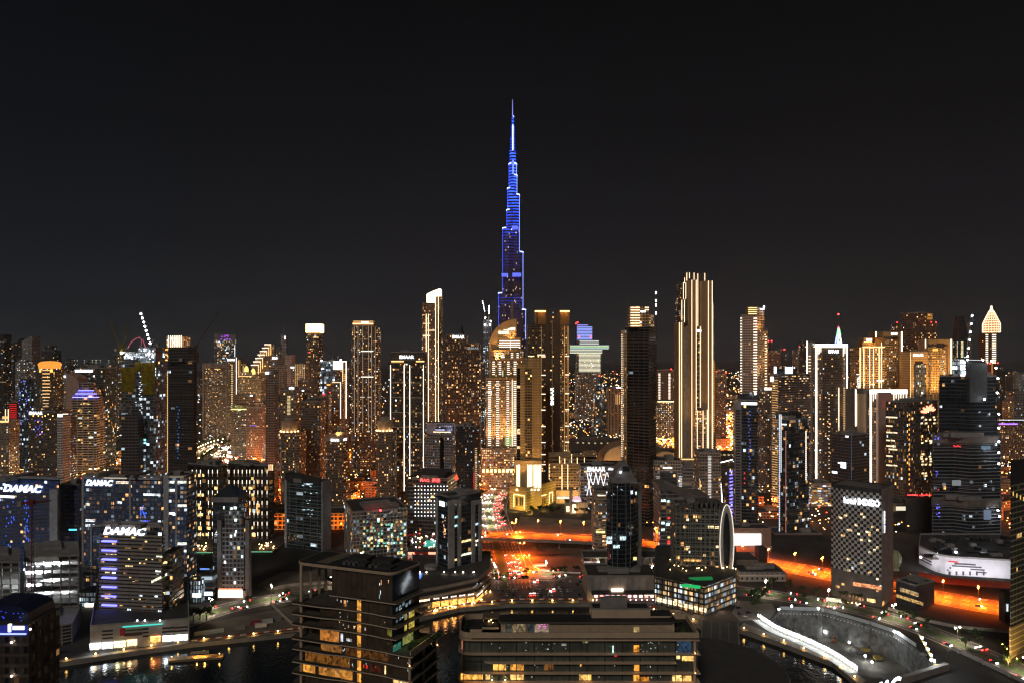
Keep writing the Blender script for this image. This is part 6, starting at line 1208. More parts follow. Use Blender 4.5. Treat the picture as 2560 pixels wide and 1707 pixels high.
for k in range(12): x = 355 + b.rnd.uniform(-8,10); y = b.rnd.uniform(1262,1295); b.pane(x,x + 2.5,y,y + 4,em((.06,.15,1),1.6),'painted_blue_reflection')  # cluster of glowing panes painting a blue reflection on the glass
for x0,x1,y,c in ((213,237,1300,CW),(213,237,1312,CW),(292,305,1255,CW),(357,402,1235,CW),(214,225,1260,WW),(289,322,1205,WW),(270,284,1305,CW),(357,390,1303,BL)): b.pane(x0,x1,y - 3,y + 3,interior(c,1.3),'lit_window')
b2 = BB('narrow blue glass end block behind a tall blank grey pier by the lettered block', 411,466,1190,d=562,fac=fs(COOLG,lit=.25),gear=2); b2.part('blank_pier', MB().obox((gx(416,561),561.5),(1,0),(0,-1),3.9,3,0,gz(1187,560)),LGT); b2.part('frame_bar', MB().obox((gx(441,561),561.5),(1,0),(0,-1),1.4,1.6,gz(1440,560),gz(1200,560)),LGT); b2.hstrip(357 + 60,460,1191,(1,.8,.5),.5,.8)
for x0,x1,y in ((443,466,1204),(424,436,1204),(424,437,1224),(443,466,1263),(424,436,1282),(443,466,1358),(443,466,1376),(424,440,1376)): b2.pane(x0,x1,y - 3,y + 3,interior((.95,1,.85),1.4),'lit_window')
b = BB('lit glass base floors of the lettered apartment block with a bright lobby', 195,252,1478,d=545,dep=14,fac=dict(bay=3,fl=4,ww=.8,wh=.7,lit=.6,st=1.4,cool=.7,wall=(.12,.13,.14)),gear=0); b.pane(212,252,1507,1520,em((1,.85,.65),2.2),'lit_lobby')
# front lettered tower with blue bars
d0 = gd(1585)
b = BB('grey ledged tower with huge white italic lettering and glowing blue bars', 252,408,1318,d=d0,xc=404,th=7,fac=dict(bay=3,fl=3.7,ww=.9,wh=.62,lit=.08,st=1.2,cool=.2,wall=(.05,.05,.052),glass=(.012,.016,.026)),name='hotel_tower', gear=3)
b.slabs(gz(1560,b.d),gz(1342,b.d),25,.9,1.3,plain('grey_ledge', (.36,.32,.29),.75)); b.sign('DAMAC', 257,372,1316,1335,CW,7,shear=.3,bold=.06,out=1.2)
for k in range(9): b.hstrip(256.5,294,1351 + k * 22.8,(.16,.16,1),6,1.0,out=1.6,name='blue_bar')
b.block('side_wing', rectfoot(404,430,b.d + 6,18),0,gz(1388,b.d),[facade(bay=3,fl=3.7,ww=.9,wh=.62,lit=.1,st=1.2,cool=.2,wall=(.25,.235,.225)),ROOF]); b.part('roof_screen', MB().prism(offset(b.foot,-1.2),b.ztop,b.ztop + 3.6,0,0),plain('roof_screen', (.30,.27,.26),.8))
for x0,x1,y in ((329,339,1342),(362,368,1351),(264,292,1382),(260,292,1417),(262,275,1428),(320,325,1397),(313,333,1412),(364,368,1396),(379,383,1395),(390,406,1389),(408,428,1405),(393,402,1428),(391,397,1431),(348,353,1407),(323,329,1444),(331,336,1455),(262,276,1496),(361,369,1531),(347,352,1498),(330,333,1500),(395,416,1440),(405,416,1482)): b.pane(x0,x1,y - 3,y + 3,interior((1,.74,.3),1.3) if x0 < 390 or x0 > 403 else interior((.95,1,.7),1.2),'lit_window')
b.sign('But', 390,403,1424,1432,CW,4)
pf = quadfoot(217,225,473,gd(1627),80); pf = [pf[0],(gx(473,gd(1606)),gd(1606)),(gx(470,560),560),(gx(245,560),560)]; pd = T('podium', 'pale car park podium with slit openings and bright waterfront shops', 'building', pf,0); zt = gz(1567,gd(1627)); pd.block('body', pf,0,zt,[plain('pale_podium', (.42,.40,.37),.75),ROOF]); pd.roofgear(pf,zt,0,1.2)
for y in (1576,1585,1594):
    for x0,x1 in ((257,281),(358,371),(407,435),(437,468)): pd.pane(x0,x1,y - 2 - (x0 - 257) * .05,y + 2 - (x0 - 257) * .05,plain('dark_slot', (.015,.016,.02),.6),'slot_opening')
pd.pane(301,312,1569,1588,plain('red_banner', (.5,.02,.03),.6),'red_banner'); pd.pane(313,354,1572,1576,plain('green_banner', (.05,.11,.04),.7),'green_banner'); pd.pane(313,354,1580,1588,plain('brown_panel', (.07,.045,.035),.7),'dark_panel')
for k,(x0,x1,c,y) in enumerate(((226,251,CW,1616),(257,281,CW,1614),(287,312,(1,.9,.5),1611),(319,341,(1,.6,.3),1607),(378,400,(1,.3,.08),1598),(408,431,CW,1596),(435,467,CW,1594))):
    pd.pane(x0,x1,y - 6,y + 6,interior(c,2.6,'shop'),'shop_window', out=.2); pd.pane(x0,x1,y - 9,y - 6.5,em(c,5),'shop_sign', out=.5); q = pd.hit((x0 + x1) / 2)[0]; pd.flood(q[0],q[1] - 3,4,(q[0],q[1] - 9,0),2600,c,140)
pd.hstrip(305,408,1562,(.1,.85,.7),1.6,.7,out=.6,name='pool_edge')
for x in (343,362,400): pd.part('roof_lamp', MB().ball((gx(x,470),470,zt + 2),.5),em(CW,16))
# unfinished frame building lit from inside
def frame_building(label,foot,zt,nf,litz):
    b = T('unfinished_building', label,'construction', foot,0); e = [(Vector(foot[i]),Vector(foot[(i + 1) % 4])) for i in range(4)]
    fh = zt / nf; sl = b.part('floor_slab', MB().prism(foot,fh - .45,fh,0,0,True),CONC)
    for k in range(1,nf): b.clone(sl,dz=k * fh)
    mats = plain('frame_concrete', (.26,.25,.24),.85); A = Vector(foot[0]); U = Vector(foot[1]) - A; V = Vector(foot[3]) - A; nu = max(2,int(U.length / 6)); nv = max(2,int(V.length / 7)); n_ = 0
    for i in range(nu + 1):
        for j in range(nv + 1):
            if j > 1 and i not in (0,nu): continue
            c = A + U * (i / nu * .96 + .02) + V * (j / nv * .96 + .02); b.part('column', MB().box(c.x - .35,c.x + .35,c.y - .35,c.y + .35,0,zt),mats); n_ += 1
    b.part('core', MB().prism([tuple(A + U * a + V * c) for a,c in ((.35,.4),(.7,.4),(.7,.9),(.35,.9))],0,zt + 3),mats); b.part('upstand', MB().prism(offset(foot,.12),zt,zt + 1),[mats,ROOF])
    return b,A,U,V,fh
d = 500; fa,A,U,V,fh = frame_building('unfinished concrete frame building glaring with cold work lights on open floors', [(gx(62,d),d),(gx(190,d),d + 4),(gx(195,d + 40),d + 40),(gx(60,d + 36),d + 36)],gz(1392,d),17,0)
r = fa.rnd
for fl_,a0,a1,n,st_ in ((15.2,.15,.85,8,8),(13.2,.0,.3,7,14),(12.4,.05,.35,5,10),(14,.1,.7,5,5),(8.4,.2,.95,8,4),(7.4,.2,.95,8,5),(6.4,.2,.95,6,4),(10.4,.4,.95,5,3),(11.4,.1,.9,5,3),(9.4,.0,.2,2,4)):
    for k in range(n):
        c = A + U * (a0 + (a1 - a0) * (k + r.random() * .6) / n) + V * .16; fa.part('work_light', MB().box(c.x - .9,c.x + .9,c.y - .1,c.y + .1,fl_ * fh + .4,fl_ * fh + 1.7),em(CW,st_))
for a,f_,pw in ((.2,13,26000),(.55,15,16000),(.4,7.4,9000),(.75,7.4,9000),(.1,10,6000),(.5,11,5000)):
    l = bpy.data.lights.new('work_lamp', 'POINT'); l.energy = pw * 3; l.color = (.85,.95,1); l.shadow_soft_size = .8; o = bpy.data.objects.new('work_lamp', l); COL.objects.link(o); c = A + U * a + V * .12; o.parent = fa.e; o.location = (c.x - fa.o[0],c.y - fa.o[1],f_ * fh + 2)
fa.part('white_netting', MB().box(A.x + 2,A.x + 24,A.y + 1,A.y + 1.3,fh * 15.9,fh * 17),plain('white_netting', (.6,.6,.6),.8))
d = 478; fb,A,U,V,fh = frame_building('darker unfinished concrete frame beside the glaring one at the left border', [(gx(-40,d),d),(gx(50,d),d),(gx(50,d + 34),d + 34),(gx(-40,d + 34),d + 34)],gz(1405,d),15,0)
for a,f_ in ((.75,8),(.85,5.4),(.6,5.4),(.9,3)): c = A + U * a + V * .2; fb.part('work_light', MB().box(c.x - .8,c.x + .8,c.y - .1,c.y + .1,f_ * fh + .5,f_ * fh + 1.5),em(CW,3))
d = 462; fc,A,U,V,fh = frame_building('low unfinished podium frame on the canal bank below the glaring one', [(gx(76,d),d),(gx(182,d + 14),d + 14),(gx(205,d + 50),d + 50),(gx(80,d + 36),d + 36)],gz(1578,d),6,0)
crane('red lattice tower crane standing between the unfinished frames', 480,(80,1256),(128,1250),1640,col=(.22,.02,.03),r=.6)
tag(struct_o := link('site_cabin', MB().box(-12,12,-2,2,0,4.5).mesh('site_cabin', WHITEP),None,(gx(98,gd(1640)),gd(1640),.05)),'long white site cabin on the canal bank below the unfinished podium', 'cabin'); link('roof', MB().box(-12.3,12.3,-2.3,2.3,4.5,4.8).mesh('roof', STEEL),struct_o); link('door', MB().box(-1,0,-2.06,-2,0,2.2).mesh('door', DARKM),struct_o)
# near corner tower at the left border
d = 235
b = BB('near dark stone tower with a vaulted blue lit roof and glowing blue sign', -40,72,1560,d=d,fac=dict(bay=3.2,fl=3.6,ww=.5,wh=.6,lit=.04,st=1,cool=0,wall=(.055,.042,.034)),gear=0,name='residential_tower', cat='tower')
mb = MB(); A = [(gx(x,d + 2),gz(y,d + 2)) for x,y in ((-40,1562),(-40,1516),(20,1517),(48,1522),(66,1533),(72,1562))]; mb.outline(A,d + 3,d + 16); b.part('vaulted_roof', mb,plain('blue_black_roof', (.02,.025,.07),.4)); b.pane(-40,70,1562,1583,em((.02,.03,.35),.5),'blue_fascia', out=.4); b.hstrip(-40,70,1582,(.18,.22,1),6,.45,out=.7,sample=True); b.hstrip(34,64,1567,CW,3,1.3,out=.6,name='sign_panel'); b.pane(23,30,1558,1577,em(CW,2.5),'emblem', out=.6)
for x,y in ((29,1603),(29,1687),(76,1570)): b.part('wall_light', MB().ball((gx(x,d - .6),d - .6,gz(y,d)),.3),em(WW,18)); 
for y in (1603,1687): b.flood(gx(29,d),d - 1.2,gz(y,d),(gx(29,d),d - .2,gz(y - 14,d)),120,WW,80)
for k in range(10): b.pane(x := b.rnd.uniform(0,60),x + 3,y := b.rnd.uniform(1525,1550),y + 2,em((.05,.08,1),.7),'painted_blue_reflection')  # blue glints on the vaulted roof, painted with emissive panes
# uplit hotel pair, pyramid topped tower, glass office
HOTL = dict(bay=6.2,fl=6.6,ww=.82,wh=.6,lit=.07,st=1.0,cool=.05,wall=(.03,.028,.027),glass=(.010,.010,.012))
def uplit(label,x0,xc,x1,yt,th,xs,side,lit):
    b = BB(label,x0,x1,yt,d=745,xc=xc,th=th,fac=HOTL,name='hotel', gear=4)
    for x in xs:
        for k in range(8): b.strip(x,1173 + k * 26,1182 + k * 26,(1,.86,.66),4.4,.34,out=.5); b.strip(x,1182 + k * 26,1190 + k * 26,(1,.7,.45),.8,.2,out=.4)
    for x0_,x1_,y in lit: b.pane(x0_,x1_,y - 3.5,y + 3.5,interior((1,.62,.22),1.5),'lit_window')
    b.flood(gx(side,b.d) + 3,b.d - 10,gz(1160,b.d),(gx(side,b.d) - 2,b.d + 14,gz(1230,b.d)),15000,OR,90); return b
b = uplit('dark hotel block with columns of small white uplights behind the pyramid topped tower', 469,546,568,1165,24,(481,491.5,501.5,521.5,531.5,544),556,((495,502,1187),(505,511,1187),(475,482,1237),(493,502,1236),(503,510,1236),(536,542,1237),(535,545,1219),(494,500,1261),(495,505,1269),(493,502,1286),(500,508,1285),(476,480,1286),(476,482,1302),(516,527,1319),(522,528,1278),(494,502,1335),(504,511,1335),(514,520,1335)))
b = uplit('second dark hotel block with columns of small white uplights left of the dark glass office', 570,672,686,1165,24,(573,586,596,606,617,625,635.5,645,655.5,668),680,((628,635,1195),(608,614,1219),(621,632,1219),(601,606,1228),(628,635,1236),(628,633,1318),(640,645,1270)))
for x in (672,677,681): b.strip(x,1160,1175,(1,.6,.3),4,.8)
b = BB('grey residential tower with a glass pyramid roof and a glaring lit ground floor', 532,623,1256,d=gd(1490),xc=612,th=14,fac=fs(GLASS,wall=(.05,.06,.08),lit=.05),gear=0,name='apartment_tower', cat='tower')
d = b.d; GT = fs(GREY,bay=3.1,fl=3.6,ww=.58,wh=.66,lit=.13,st=1.1,cool=.85,wall=(.30,.28,.285),glass=(.012,.016,.024)); b.block('stone_front', rectfoot(545,610,d - 3,4),0,gz(1312,d),[facade(**GT),ROOF]); b.block('stepped_front', rectfoot(562,606,d - 2,4),0,gz(1274,d),[facade(**GT),ROOF])
b.part('ledge', MB().prism(offset(rectfoot(545,610,d - 3.2,4),.3),gz(1384,d),gz(1384,d) + .6,0,0,True),LGT)
for x0,x1 in ((543,553),(613,622)): b.block('side_pier', rectfoot(x0,x1,d - 4,6),0,gz(1296,d),[plain('grey_pier', (.30,.28,.285),.75),ROOF])
c = (gx(575,d + 14),d + 14); w = 11.5; zb = b.ztop; b.block('roof_drum', [(c[0] - w,c[1] - w),(c[0] + w,c[1] - w),(c[0] + w,c[1] + w),(c[0] - w,c[1] + w)],zb,gz(1243,d),[plain('grey_pier', (.30,.28,.285),.75),ROOF]); b.part('pyramid_roof', MB().prism([(c[0] - w * .9,c[1] - w * .9),(c[0] + w * .9,c[1] - w * .9),(c[0] + w * .9,c[1] + w * .9),(c[0] - w * .9,c[1] + w * .9)],gz(1243,d),gz(1216,d),0,0,poly2=[(c[0] - .5,c[1] - .5),(c[0] + .5,c[1] - .5),(c[0] + .5,c[1] + .5),(c[0] - .5,c[1] + .5)]),plain('roof_glass', (.05,.06,.07),.12))
for x0,x1,y in ((575,582,1270),(584,592,1268),(558,562,1268),(586,592,1299),(588,592,1328),(575,580,1339),(560,565,1404)): b.pane(x0,x1,y - 3.5,y + 3.5,interior((.85,1,.9),1.4),'lit_window', foot=rectfoot(545,610,d - 3.4,4))
lb = rectfoot(543,612,d - 8,8); b.block('lobby_block', lb,0,7.5,[plain('lobby_stone', (.55,.45,.38),.7),ROOF]); b.pane(546,606,1473,1492,em((1,.80,.62),3.2,True),'glaring_shopfront', foot=rectfoot(543,612,d - 8.2,4)); b.hstrip(546,606,1470,(1,.25,.1),2,.6,foot=lb,out=.5)
q = GP(575,1496); b.flood(q[0],q[1] + 1,6,(q[0],q[1] - 10,0),9000,(1,.75,.55),150)
bl = BB('floodlit white billboard on a low podium left of the pyramid topped tower', 431,468,1452,d=gd(1510),dep=10,fac=plain('dark_podium', (.06,.065,.07),.7),gear=0,name='billboard_building'); bl.pane(430,467,1460,1487,em((1,.98,.94),2.6,True),'white_screen', out=.4); bl.pane(432,467,1490,1500,em((1,.8,.6),1.5),'lit_lobby')
pk = BB('small dark glass podium with cool lit panes beside the white billboard', 468,503,1452,d=gd(1506),dep=14,fac=dict(bay=2.2,fl=3.6,ww=.5,wh=.8,lit=.5,st=1.2,cool=1,wall=(.04,.06,.07)),gear=1); pk.pane(481,503,1482,1492,em((.9,1,.9),1.6),'lit_lobby'); pk.hstrip(500,524,1421,(.15,.35,1),1.6,1.2,foot=rectfoot(495,530,pk.d - 1,5))
for k in range(16): pk.pane(x := 468 + pk.rnd.uniform(0,28),x + 1.4,y := 1432 + pk.rnd.uniform(0,18),y + 1.4,em((1,.75,.3),3),'string_light', foot=rectfoot(462,503,pk.d + 6,5))
pk = BB('narrow open parking block with pale decks left of the pyramid topped tower', 504,534,1440,d=gd(1500),dep=20,fac=dict(bay=20,fl=5.2,ww=1,wh=.55,lit=.3,st=.25,cool=.5,wall=(.30,.28,.28)),gear=1); pk.pane(508,532,1478,1488,em((.7,.75,1),1.6),'lit_lobby')
for lab,x0,x1,yt,dd in (('hotel podium with a lit pool terrace below the first uplit hotel block', 466,530,1380,690),('hotel podium with a lit pool terrace below the second uplit hotel block', 626,682,1378,690)):
    pd = BB(lab,x0,x1,yt,d=dd,dep=40,fac=dict(bay=8,fl=6,ww=.5,wh=.5,lit=.25,st=.7,cool=0,wall=(.16,.12,.09)),gear=0); pd.hstrip(x0,x1,yt,(.2,.8,.45),1.0,.8,name='pool_edge'); r = pd.rnd
    for k in range(16): x = r.uniform(x0,x1); pd.part('terrace_lamp', MB().ball((gx(x,dd + 6),dd + r.uniform(3,30),pd.ztop + 1.5),.45),em(GO,18))
    for k in range(3): pd.strip(x0 + (8 + k * 19 if x0 < 500 else 12 + k * 20),1406,1416,(1,.65,.25),6,1.2)
    pd.pane(x0 + 8,x1 - 6,1409,1415,interior((1,.5,.15),1.0),'lit_entrance'); l = pd.flood(gx((x0 + x1) / 2,dd),dd + 16,pd.ztop + 8,(gx((x0 + x1) / 2,dd),dd + 16,pd.ztop),3500,GO,150)
b = BB('dark teal glass office slab with pale end walls and thin floor lines', 714,822,1210,d=gd(1378),xc=807,th=22,fac=fs(GLASS,lit=.05,cool=.9,bay=9,fl=3.7,wall=(.12,.14,.14),glass=(.010,.018,.020)),gear=2,name='office_block')
b.slabs(6,b.ztop - 4,26,.25,.3,plain('teal_ledge', (.16,.18,.18),.6)); b.part('left_end_wall', MB().obox(b.hit(716)[0],b.hit(716)[1],b.hit(716)[2],2.6,2.5,0,gz(1206,b.d)),LGT); b.pane(808,821,1200,1378,LGT,'end_wall', out=1.2); b.part('sloping_roof', MB().prism(offset(b.foot,.3),b.ztop,[b.ztop + 3,b.ztop + 3,b.ztop + 9,b.ztop + 9],0,0),plain('dark_roof', (.05,.045,.045),.8))
for k in range(26): x = b.rnd.gauss(772,9); y = b.rnd.choice((1206,1208,1213,1230,1248,1256,1272,1284,1290)) + b.rnd.uniform(-2,2); b.pane(x,x + b.rnd.uniform(2,6),y,y + b.rnd.uniform(.8,2),em((.6,.95,1),.9),'painted_bright_reflection')  # city lights mirrored in the glass, painted as thin glowing panes
ob = BB('warm orange lit office low block seen on both sides of the dark teal glass slab', 684,862,1284,d=790,fac=dict(bay=5,fl=5,ww=.7,wh=.7,lit=.12,st=.9,cool=0,wall=(.52,.30,.14),pier=.12,pn=3),gear=2)
for x,p in ((690,35000),(706,35000),(832,40000),(850,40000)): ob.flood(gx(x,770),772,2,(gx(x,790),790,22),p,(1,.26,.03),130)
ob.pane(686,712,1322,1333,em((1,.7,.3),.9),'lit_window'); ob.hstrip(832,860,1336,(1,.3,.05),4,2)
# green tinged apartment block
b = BB('beige apartment block with a pale blank end wall and many greenish lit windows', 860,1018,1280,d=660,xc=882,th=68,fac=dict(bay=3.3,fl=3.5,ww=.74,wh=.74,lit=.24,st=.9,cool=.5,wall=(.34,.32,.29),glass=(.02,.03,.028)),gear=3,name='apartment_block')
b.pane(862,880,1284,1395,plain('blank_end_wall', (.36,.31,.27),.8),'end_wall'); b.part('warning_light', MB().ball((gx(952,b.d),b.d - 1,gz(1274,b.d)),.9),em(RD,16)); b.hstrip(918,985,1276,mat=LGT,h=1.1,out=1,name='frame_bar'); b.flood(gx(930,b.d),b.d + 6,b.ztop + 6,(gx(930,b.d),b.d + 12,b.ztop),2500,RD,150)
for k in range(60): x = b.rnd.uniform(905,1010); y = 1300 + 7.6 * b.rnd.randint(0,12); b.pane(x,x + 4.2,y,y + 5,interior(b.rnd.choice(((.35,1,.7),(1,.85,.35),(.5,1,.8),(1,.7,.3))),.55 if b.rnd.random() < .6 else 1.3),'lit_window')
# red lettered dotted block
b = BB('grey office block dotted with white lights under red roof lettering', 1019,1143,1197,d=715,xc=1118,th=10,fac=dict(bay=3.3,fl=3.9,ww=.8,wh=.6,lit=.10,st=1.1,cool=.3,wall=(.12,.11,.105),glass=(.015,.015,.018)),gear=2,name='office_block')
b.sign('MAG. \u9081\u683C', 1050,1102,1194,1204.5,(1,.10,.09),5,bold=.03); f = [offset(b.foot,-2)]; b.part('roof_frame', MB().prism(offset(b.foot,-5),b.ztop,b.ztop + 5,0,0),plain('dark_roof', (.05,.045,.045),.8))
for px in range(11):
    x = 1037 + px * 8.0; o = b.pane(x,x + 2.2,1213,1215.2,em((.95,.95,1),3.2),'soffit_light'); dz = 9.3 / F * b.d
    for k in range(1,9): b.clone(o,dz=-k * dz)
for x,y in ((1024,1193),(1044,1190)): b.part('roof_lamp', MB().ball((gx(x,b.d - 1),b.d - 1,gz(y,b.d)),.7),em(GO,18))
b.part('red_flame_emblem', MB().lathe((gx(1141,b.d + 6),b.d + 6),[(.3,gz(1188,b.d)),(1.6,gz(1194,b.d)),(2.2,gz(1198,b.d)),(.5,gz(1202,b.d))],8),em((1,.05,.02),3)); b.rows(1020,1090,1337,1350,3,RD,.7,.6,name='red_light_band')
pd = BB('shopping podium with a teal pool deck and a red billboard carrying big letters', 1018,1100,1372,d=632,dep=60,fac=plain('dark_podium', (.06,.065,.07),.7),gear=0); pd.pane(1018,1091,1378,1399,plain('red_billboard', (.55,.05,.03),.6),'billboard'); pd.sign('MAG-', 1020,1064,1383,1396,(1,.55,.45),.8); 
for x0,x1 in ((1020,1036),(1071,1091)): pd.pane(x0,x1,1379,1386,em((1,.35,.2),1.8),'billboard_light', out=.3)
pd.pane(1053,1076,1402,1410,em(CW,2.2),'lit_shop_sign'); pd.part('pool', MB().box(gx(1058,640),gx(1092,640),640,662,pd.ztop,pd.ztop + .3),em((.05,.55,.45),.6))
for k in range(40): y_ = pd.rnd.uniform(634,690); pd.part('deck_lamp', MB().ball((gx(pd.rnd.uniform(1019,1092),640),y_,pd.ztop + 1.2),.42),em(pd.rnd.choice((GO,CW,RD,(1,.8,.5))),12))
b = tower('pale lilac topped residential tower with dark glass centre behind the red lettered block', 1063,1138,1060,860,fac=fs(GREY,bay=2.6,ww=.55,lit=.16,cool=.5,wall=(.25,.225,.225)),gear=0,xc=1132,th=8)
b.block('arched_head', rectfoot(1066,1138,b.d + 3,16),b.ztop - 12,gz(1057,b.d),[plain('lilac_white', (.55,.53,.60),.7),ROOF]); b.pane(1081,1128,1068,1080,DARKM,'roof_recess'); b.hstrip(1082,1128,1079,(1,.75,.5),3,1.1); b.pane(1085,1112,1072,1075,em((.6,.65,1),1.2),'lilac_light'); b.pane(1100,1110,1092,1180,plain('black_glass', (.012,.012,.012),.1),'glass_centre'); b.flood(gx(1120,b.d),b.d - 4,gz(1078,b.d),(gx(1120,b.d),b.d + 3,gz(1064,b.d)),9000,(.6,.6,1),130)
b = tower('black apartment tower with a warm lit flank right of the lilac topped tower', 1139,1199,1066,850,fac=fs(APT,lit=.10,cool=.6,wall=(.045,.038,.035)),gear=3,xc=1186,th=26); b.flood(gx(1205,850),852,3,(gx(1192,860),860,60),160000,OR,80); b.strip(1185,1180,1240,RD,2,.6); b.rows(1187,1192,1120,1230,24,(1,.6,.3),1.2,.9,name='lit_window')
# grey black striped tower on its own podium
b = BB('grey tower of black glass strips between pale piers with a white side sign', 1092,1202,1243,d=590,xc=1121,th=50,fac=fs(GLASS,lit=.03,bay=3,wall=(.04,.045,.055)),gear=2,name='office_tower', cat='tower')
fh = b.foot; PW = plain('pale_pier', (.40,.385,.375),.7)
for x0,x1 in ((1120.5,1134),(1144,1151),(1178,1186),(1196,1202)): p,t,n = b.hit((x0 + x1) / 2); w = (x1 - x0) / F * p[1] / max(.3,t[0]); b.part('pale_pier', MB().obox((p[0] + n[0] * .5,p[1] + n[1] * .5),t,n,w,1.6,0,gz(1250,p[1])),PW)
for x0,x1 in ((1121,1151),(1178,1202)): b.hstrip(x0,x1,1254,mat=PW,h=4,out=1.5,name='pier_head')
b.pane(1091,1096,1242,1440,PW,'corner_pier', out=.8); b.pane(1098,1112,1252,1264,em(CW,2.6),'side_sign')
for x0,x1,y,c in ((1136,1143,1291,(.5,1,1)),(1136,1143,1313,(.5,1,1)),(1152,1177,1351,(1,.7,.3)),(1187,1195,1309,(.6,.8,1)),(1187,1195,1351,WW),(1188,1192,1361,WW),(1152,1177,1384,(.9,1,.75)),(1152,1177,1414,(.9,1,.75)),(1187,1195,1423,(.4,.85,1)),(1152,1177,1446,(.6,1,.9)),(1136,1142,1398,(1,.7,.3))): b.pane(x0,x1,y - 2.6,y + 2.6,interior(c,1.4),'lit_window')
for k in range(12): b.pane(x := 1106 + b.rnd.uniform(0,8),x + 2,y := b.rnd.uniform(1275,1340),y + 3,em((1,.55,.3),.8),'painted_reflection', )  # orange reflections on the side glass, painted as glowing panes
for y in (1408,1420): b.pane(1121,1126,y,y + 4,em(RD,1.6),'painted_red_reflection')  # red reflection painted with two emissive panes
PF = [GP(1033,1535),GP(1110,1520),GP(1195,1500),GP(1228,1470),(gx(1228,640),640),(gx(1030,640),640)]
pd = T('restaurant_podium', 'curved dark podium with a row of glowing orange canal restaurants', 'building', PF,0); PFr = rounded(PF,8,4,(3,)); pd.foot = PFr; zt = 17; pd.block('body', PFr,0,zt,[facade(bay=12,fl=5.6,ww=1,wh=.5,lit=.0,wall=(.22,.21,.20),glass=(.05,.05,.055)),ROOF]); pd.roofgear(PFr,zt,0,1.2)
for k in range(7):
    x0 = 1082 + k * 21.5; pd.pane(x0,x0 + 17,1516 - k * 2.6,1503 - k * 2.6,interior((1,.34,.07),2.4,'shop'),'restaurant_front', out=.25); pd.sign('Kong', x0 + 2,x0 + 15,1492.5 - k * 2.6,1497 - k * 2.6,(1,.75,.6),5); q = pd.hit(x0 + 8)[0]; pd.flood(q[0] + 1,q[1] - 4,5,(q[0] + 1,q[1] - 8,0),3000,(1,.32,.06),150)
    for j in range(5): pd.part('terrace_lamp', MB().ball((q[0] + pd.rnd.uniform(-4,4),q[1] - pd.rnd.uniform(2,7),1.6),.35),em((1,.5,.12),20))
for x,y in ((1110,1457),(1138,1455),(1158,1453),(1184,1450),(1050,1448),(1066,1460)): pd.part('roof_lamp', MB().ball((gx(x,575),575,zt + 1.4),.5),em(WW,22))
for x0,x1,y in ((1037,1056,1502),(1058,1074,1499)): pd.pane(x0,x1,y - 2,y + 2,em((1,.55,.25),4),'shop_sign')
pd.part('pool', MB().box(gx(1037,566),gx(1053,566),562,576,zt,zt + .3),em((.05,.25,1),.9)); pd.part('stair_drum', MB().lathe((gx(1078,590),590),[(6,zt),(6,zt + 2.5),(.1,zt + 2.6)],16),CONC)
for k in range(8): pd.pane(x := 1182 + pd.rnd.uniform(0,34),x + 3,y := pd.rnd.uniform(1456,1468),y + 1,em(CW,.8),'painted_reflection')  # pale glints painted on the podium wall as emissive slivers
# ================================================================== waterfront rows, centre and right
b = BB('gold outlined apartment block of several terraces behind the lattice fronted building', 1375,1492,1160,d=935,fac=fs(GOLD,bay=4,ww=.7,lit=.3,wall=(.28,.18,.09),cool=.05),gear=1,dep=40)
for x0,x1,yt,dd in ((1398,1428,1139,4),(1428,1460,1134,6),(1460,1492,1143,5)): b.block('upper_terrace', rectfoot(x0,x1,b.d + dd,30),b.ztop,gz(yt,b.d),[b.m,ROOF]); b.strip(x0 + 1,yt,1158,(1,.7,.35),6,.8,foot=rectfoot(x0 - 3,x1,b.d + dd - .3,3))
for x,y0,y1 in ((1373.5,1159,1215),(1405,1160,1223),(1419.5,1160,1223),(1449,1160,1223),(1412,1145,1158),(1443,1143,1158)): b.strip(x,y0,y1,(1,.70,.34),7,.8)
b.slabs(12,b.ztop - 3,11,.7,.4,BEIGE); b.block('podium', rectfoot(1390,1492,b.d - 6,20),0,gz(1222,b.d),[plain('gold_podium', (.40,.30,.18),.7),ROOF]); b.rows(1392,1424,1243,1243,1,(1,.9,.7),2,3,foot=rectfoot(1385,1430,b.d - 7,4),name='lit_shop'); b.flood(gx(1430,905),905,4,(gx(1430,935),935,24),130000,GO,130)
b = BB('grey block with white crossing lattice lights and big white roof lettering', 1452,1542,1166,d=890,dep=30,fac=dict(bay=4,fl=4,ww=.85,wh=.5,lit=.4,st=.7,cool=.4,wall=(.28,.26,.25)),gear=2)
b.sign('EMAAR', 1468,1513,1166,1178,CW,6)
LT = em((.92,.92,1),2.4)
for xa,xb in ((1467,1478),(1479,1467),(1473,1489),(1490,1478),(1489,1502),(1502,1489),(1500,1515),(1516,1503),(1518,1527),(1528,1519),(1528,1536)):
    p,q = b.hit(xa)[0],b.hit(xb)[0]; b.part('lattice_light', MB().tube((p[0],p[1] - .5,gz(1180,p[1])),(q[0],q[1] - .5,gz(1237 if xa < 1517 else 1210,q[1])),.27),LT)
b.pane(1520,1542,1170,1174,em(CW,1.5),'lit_window')
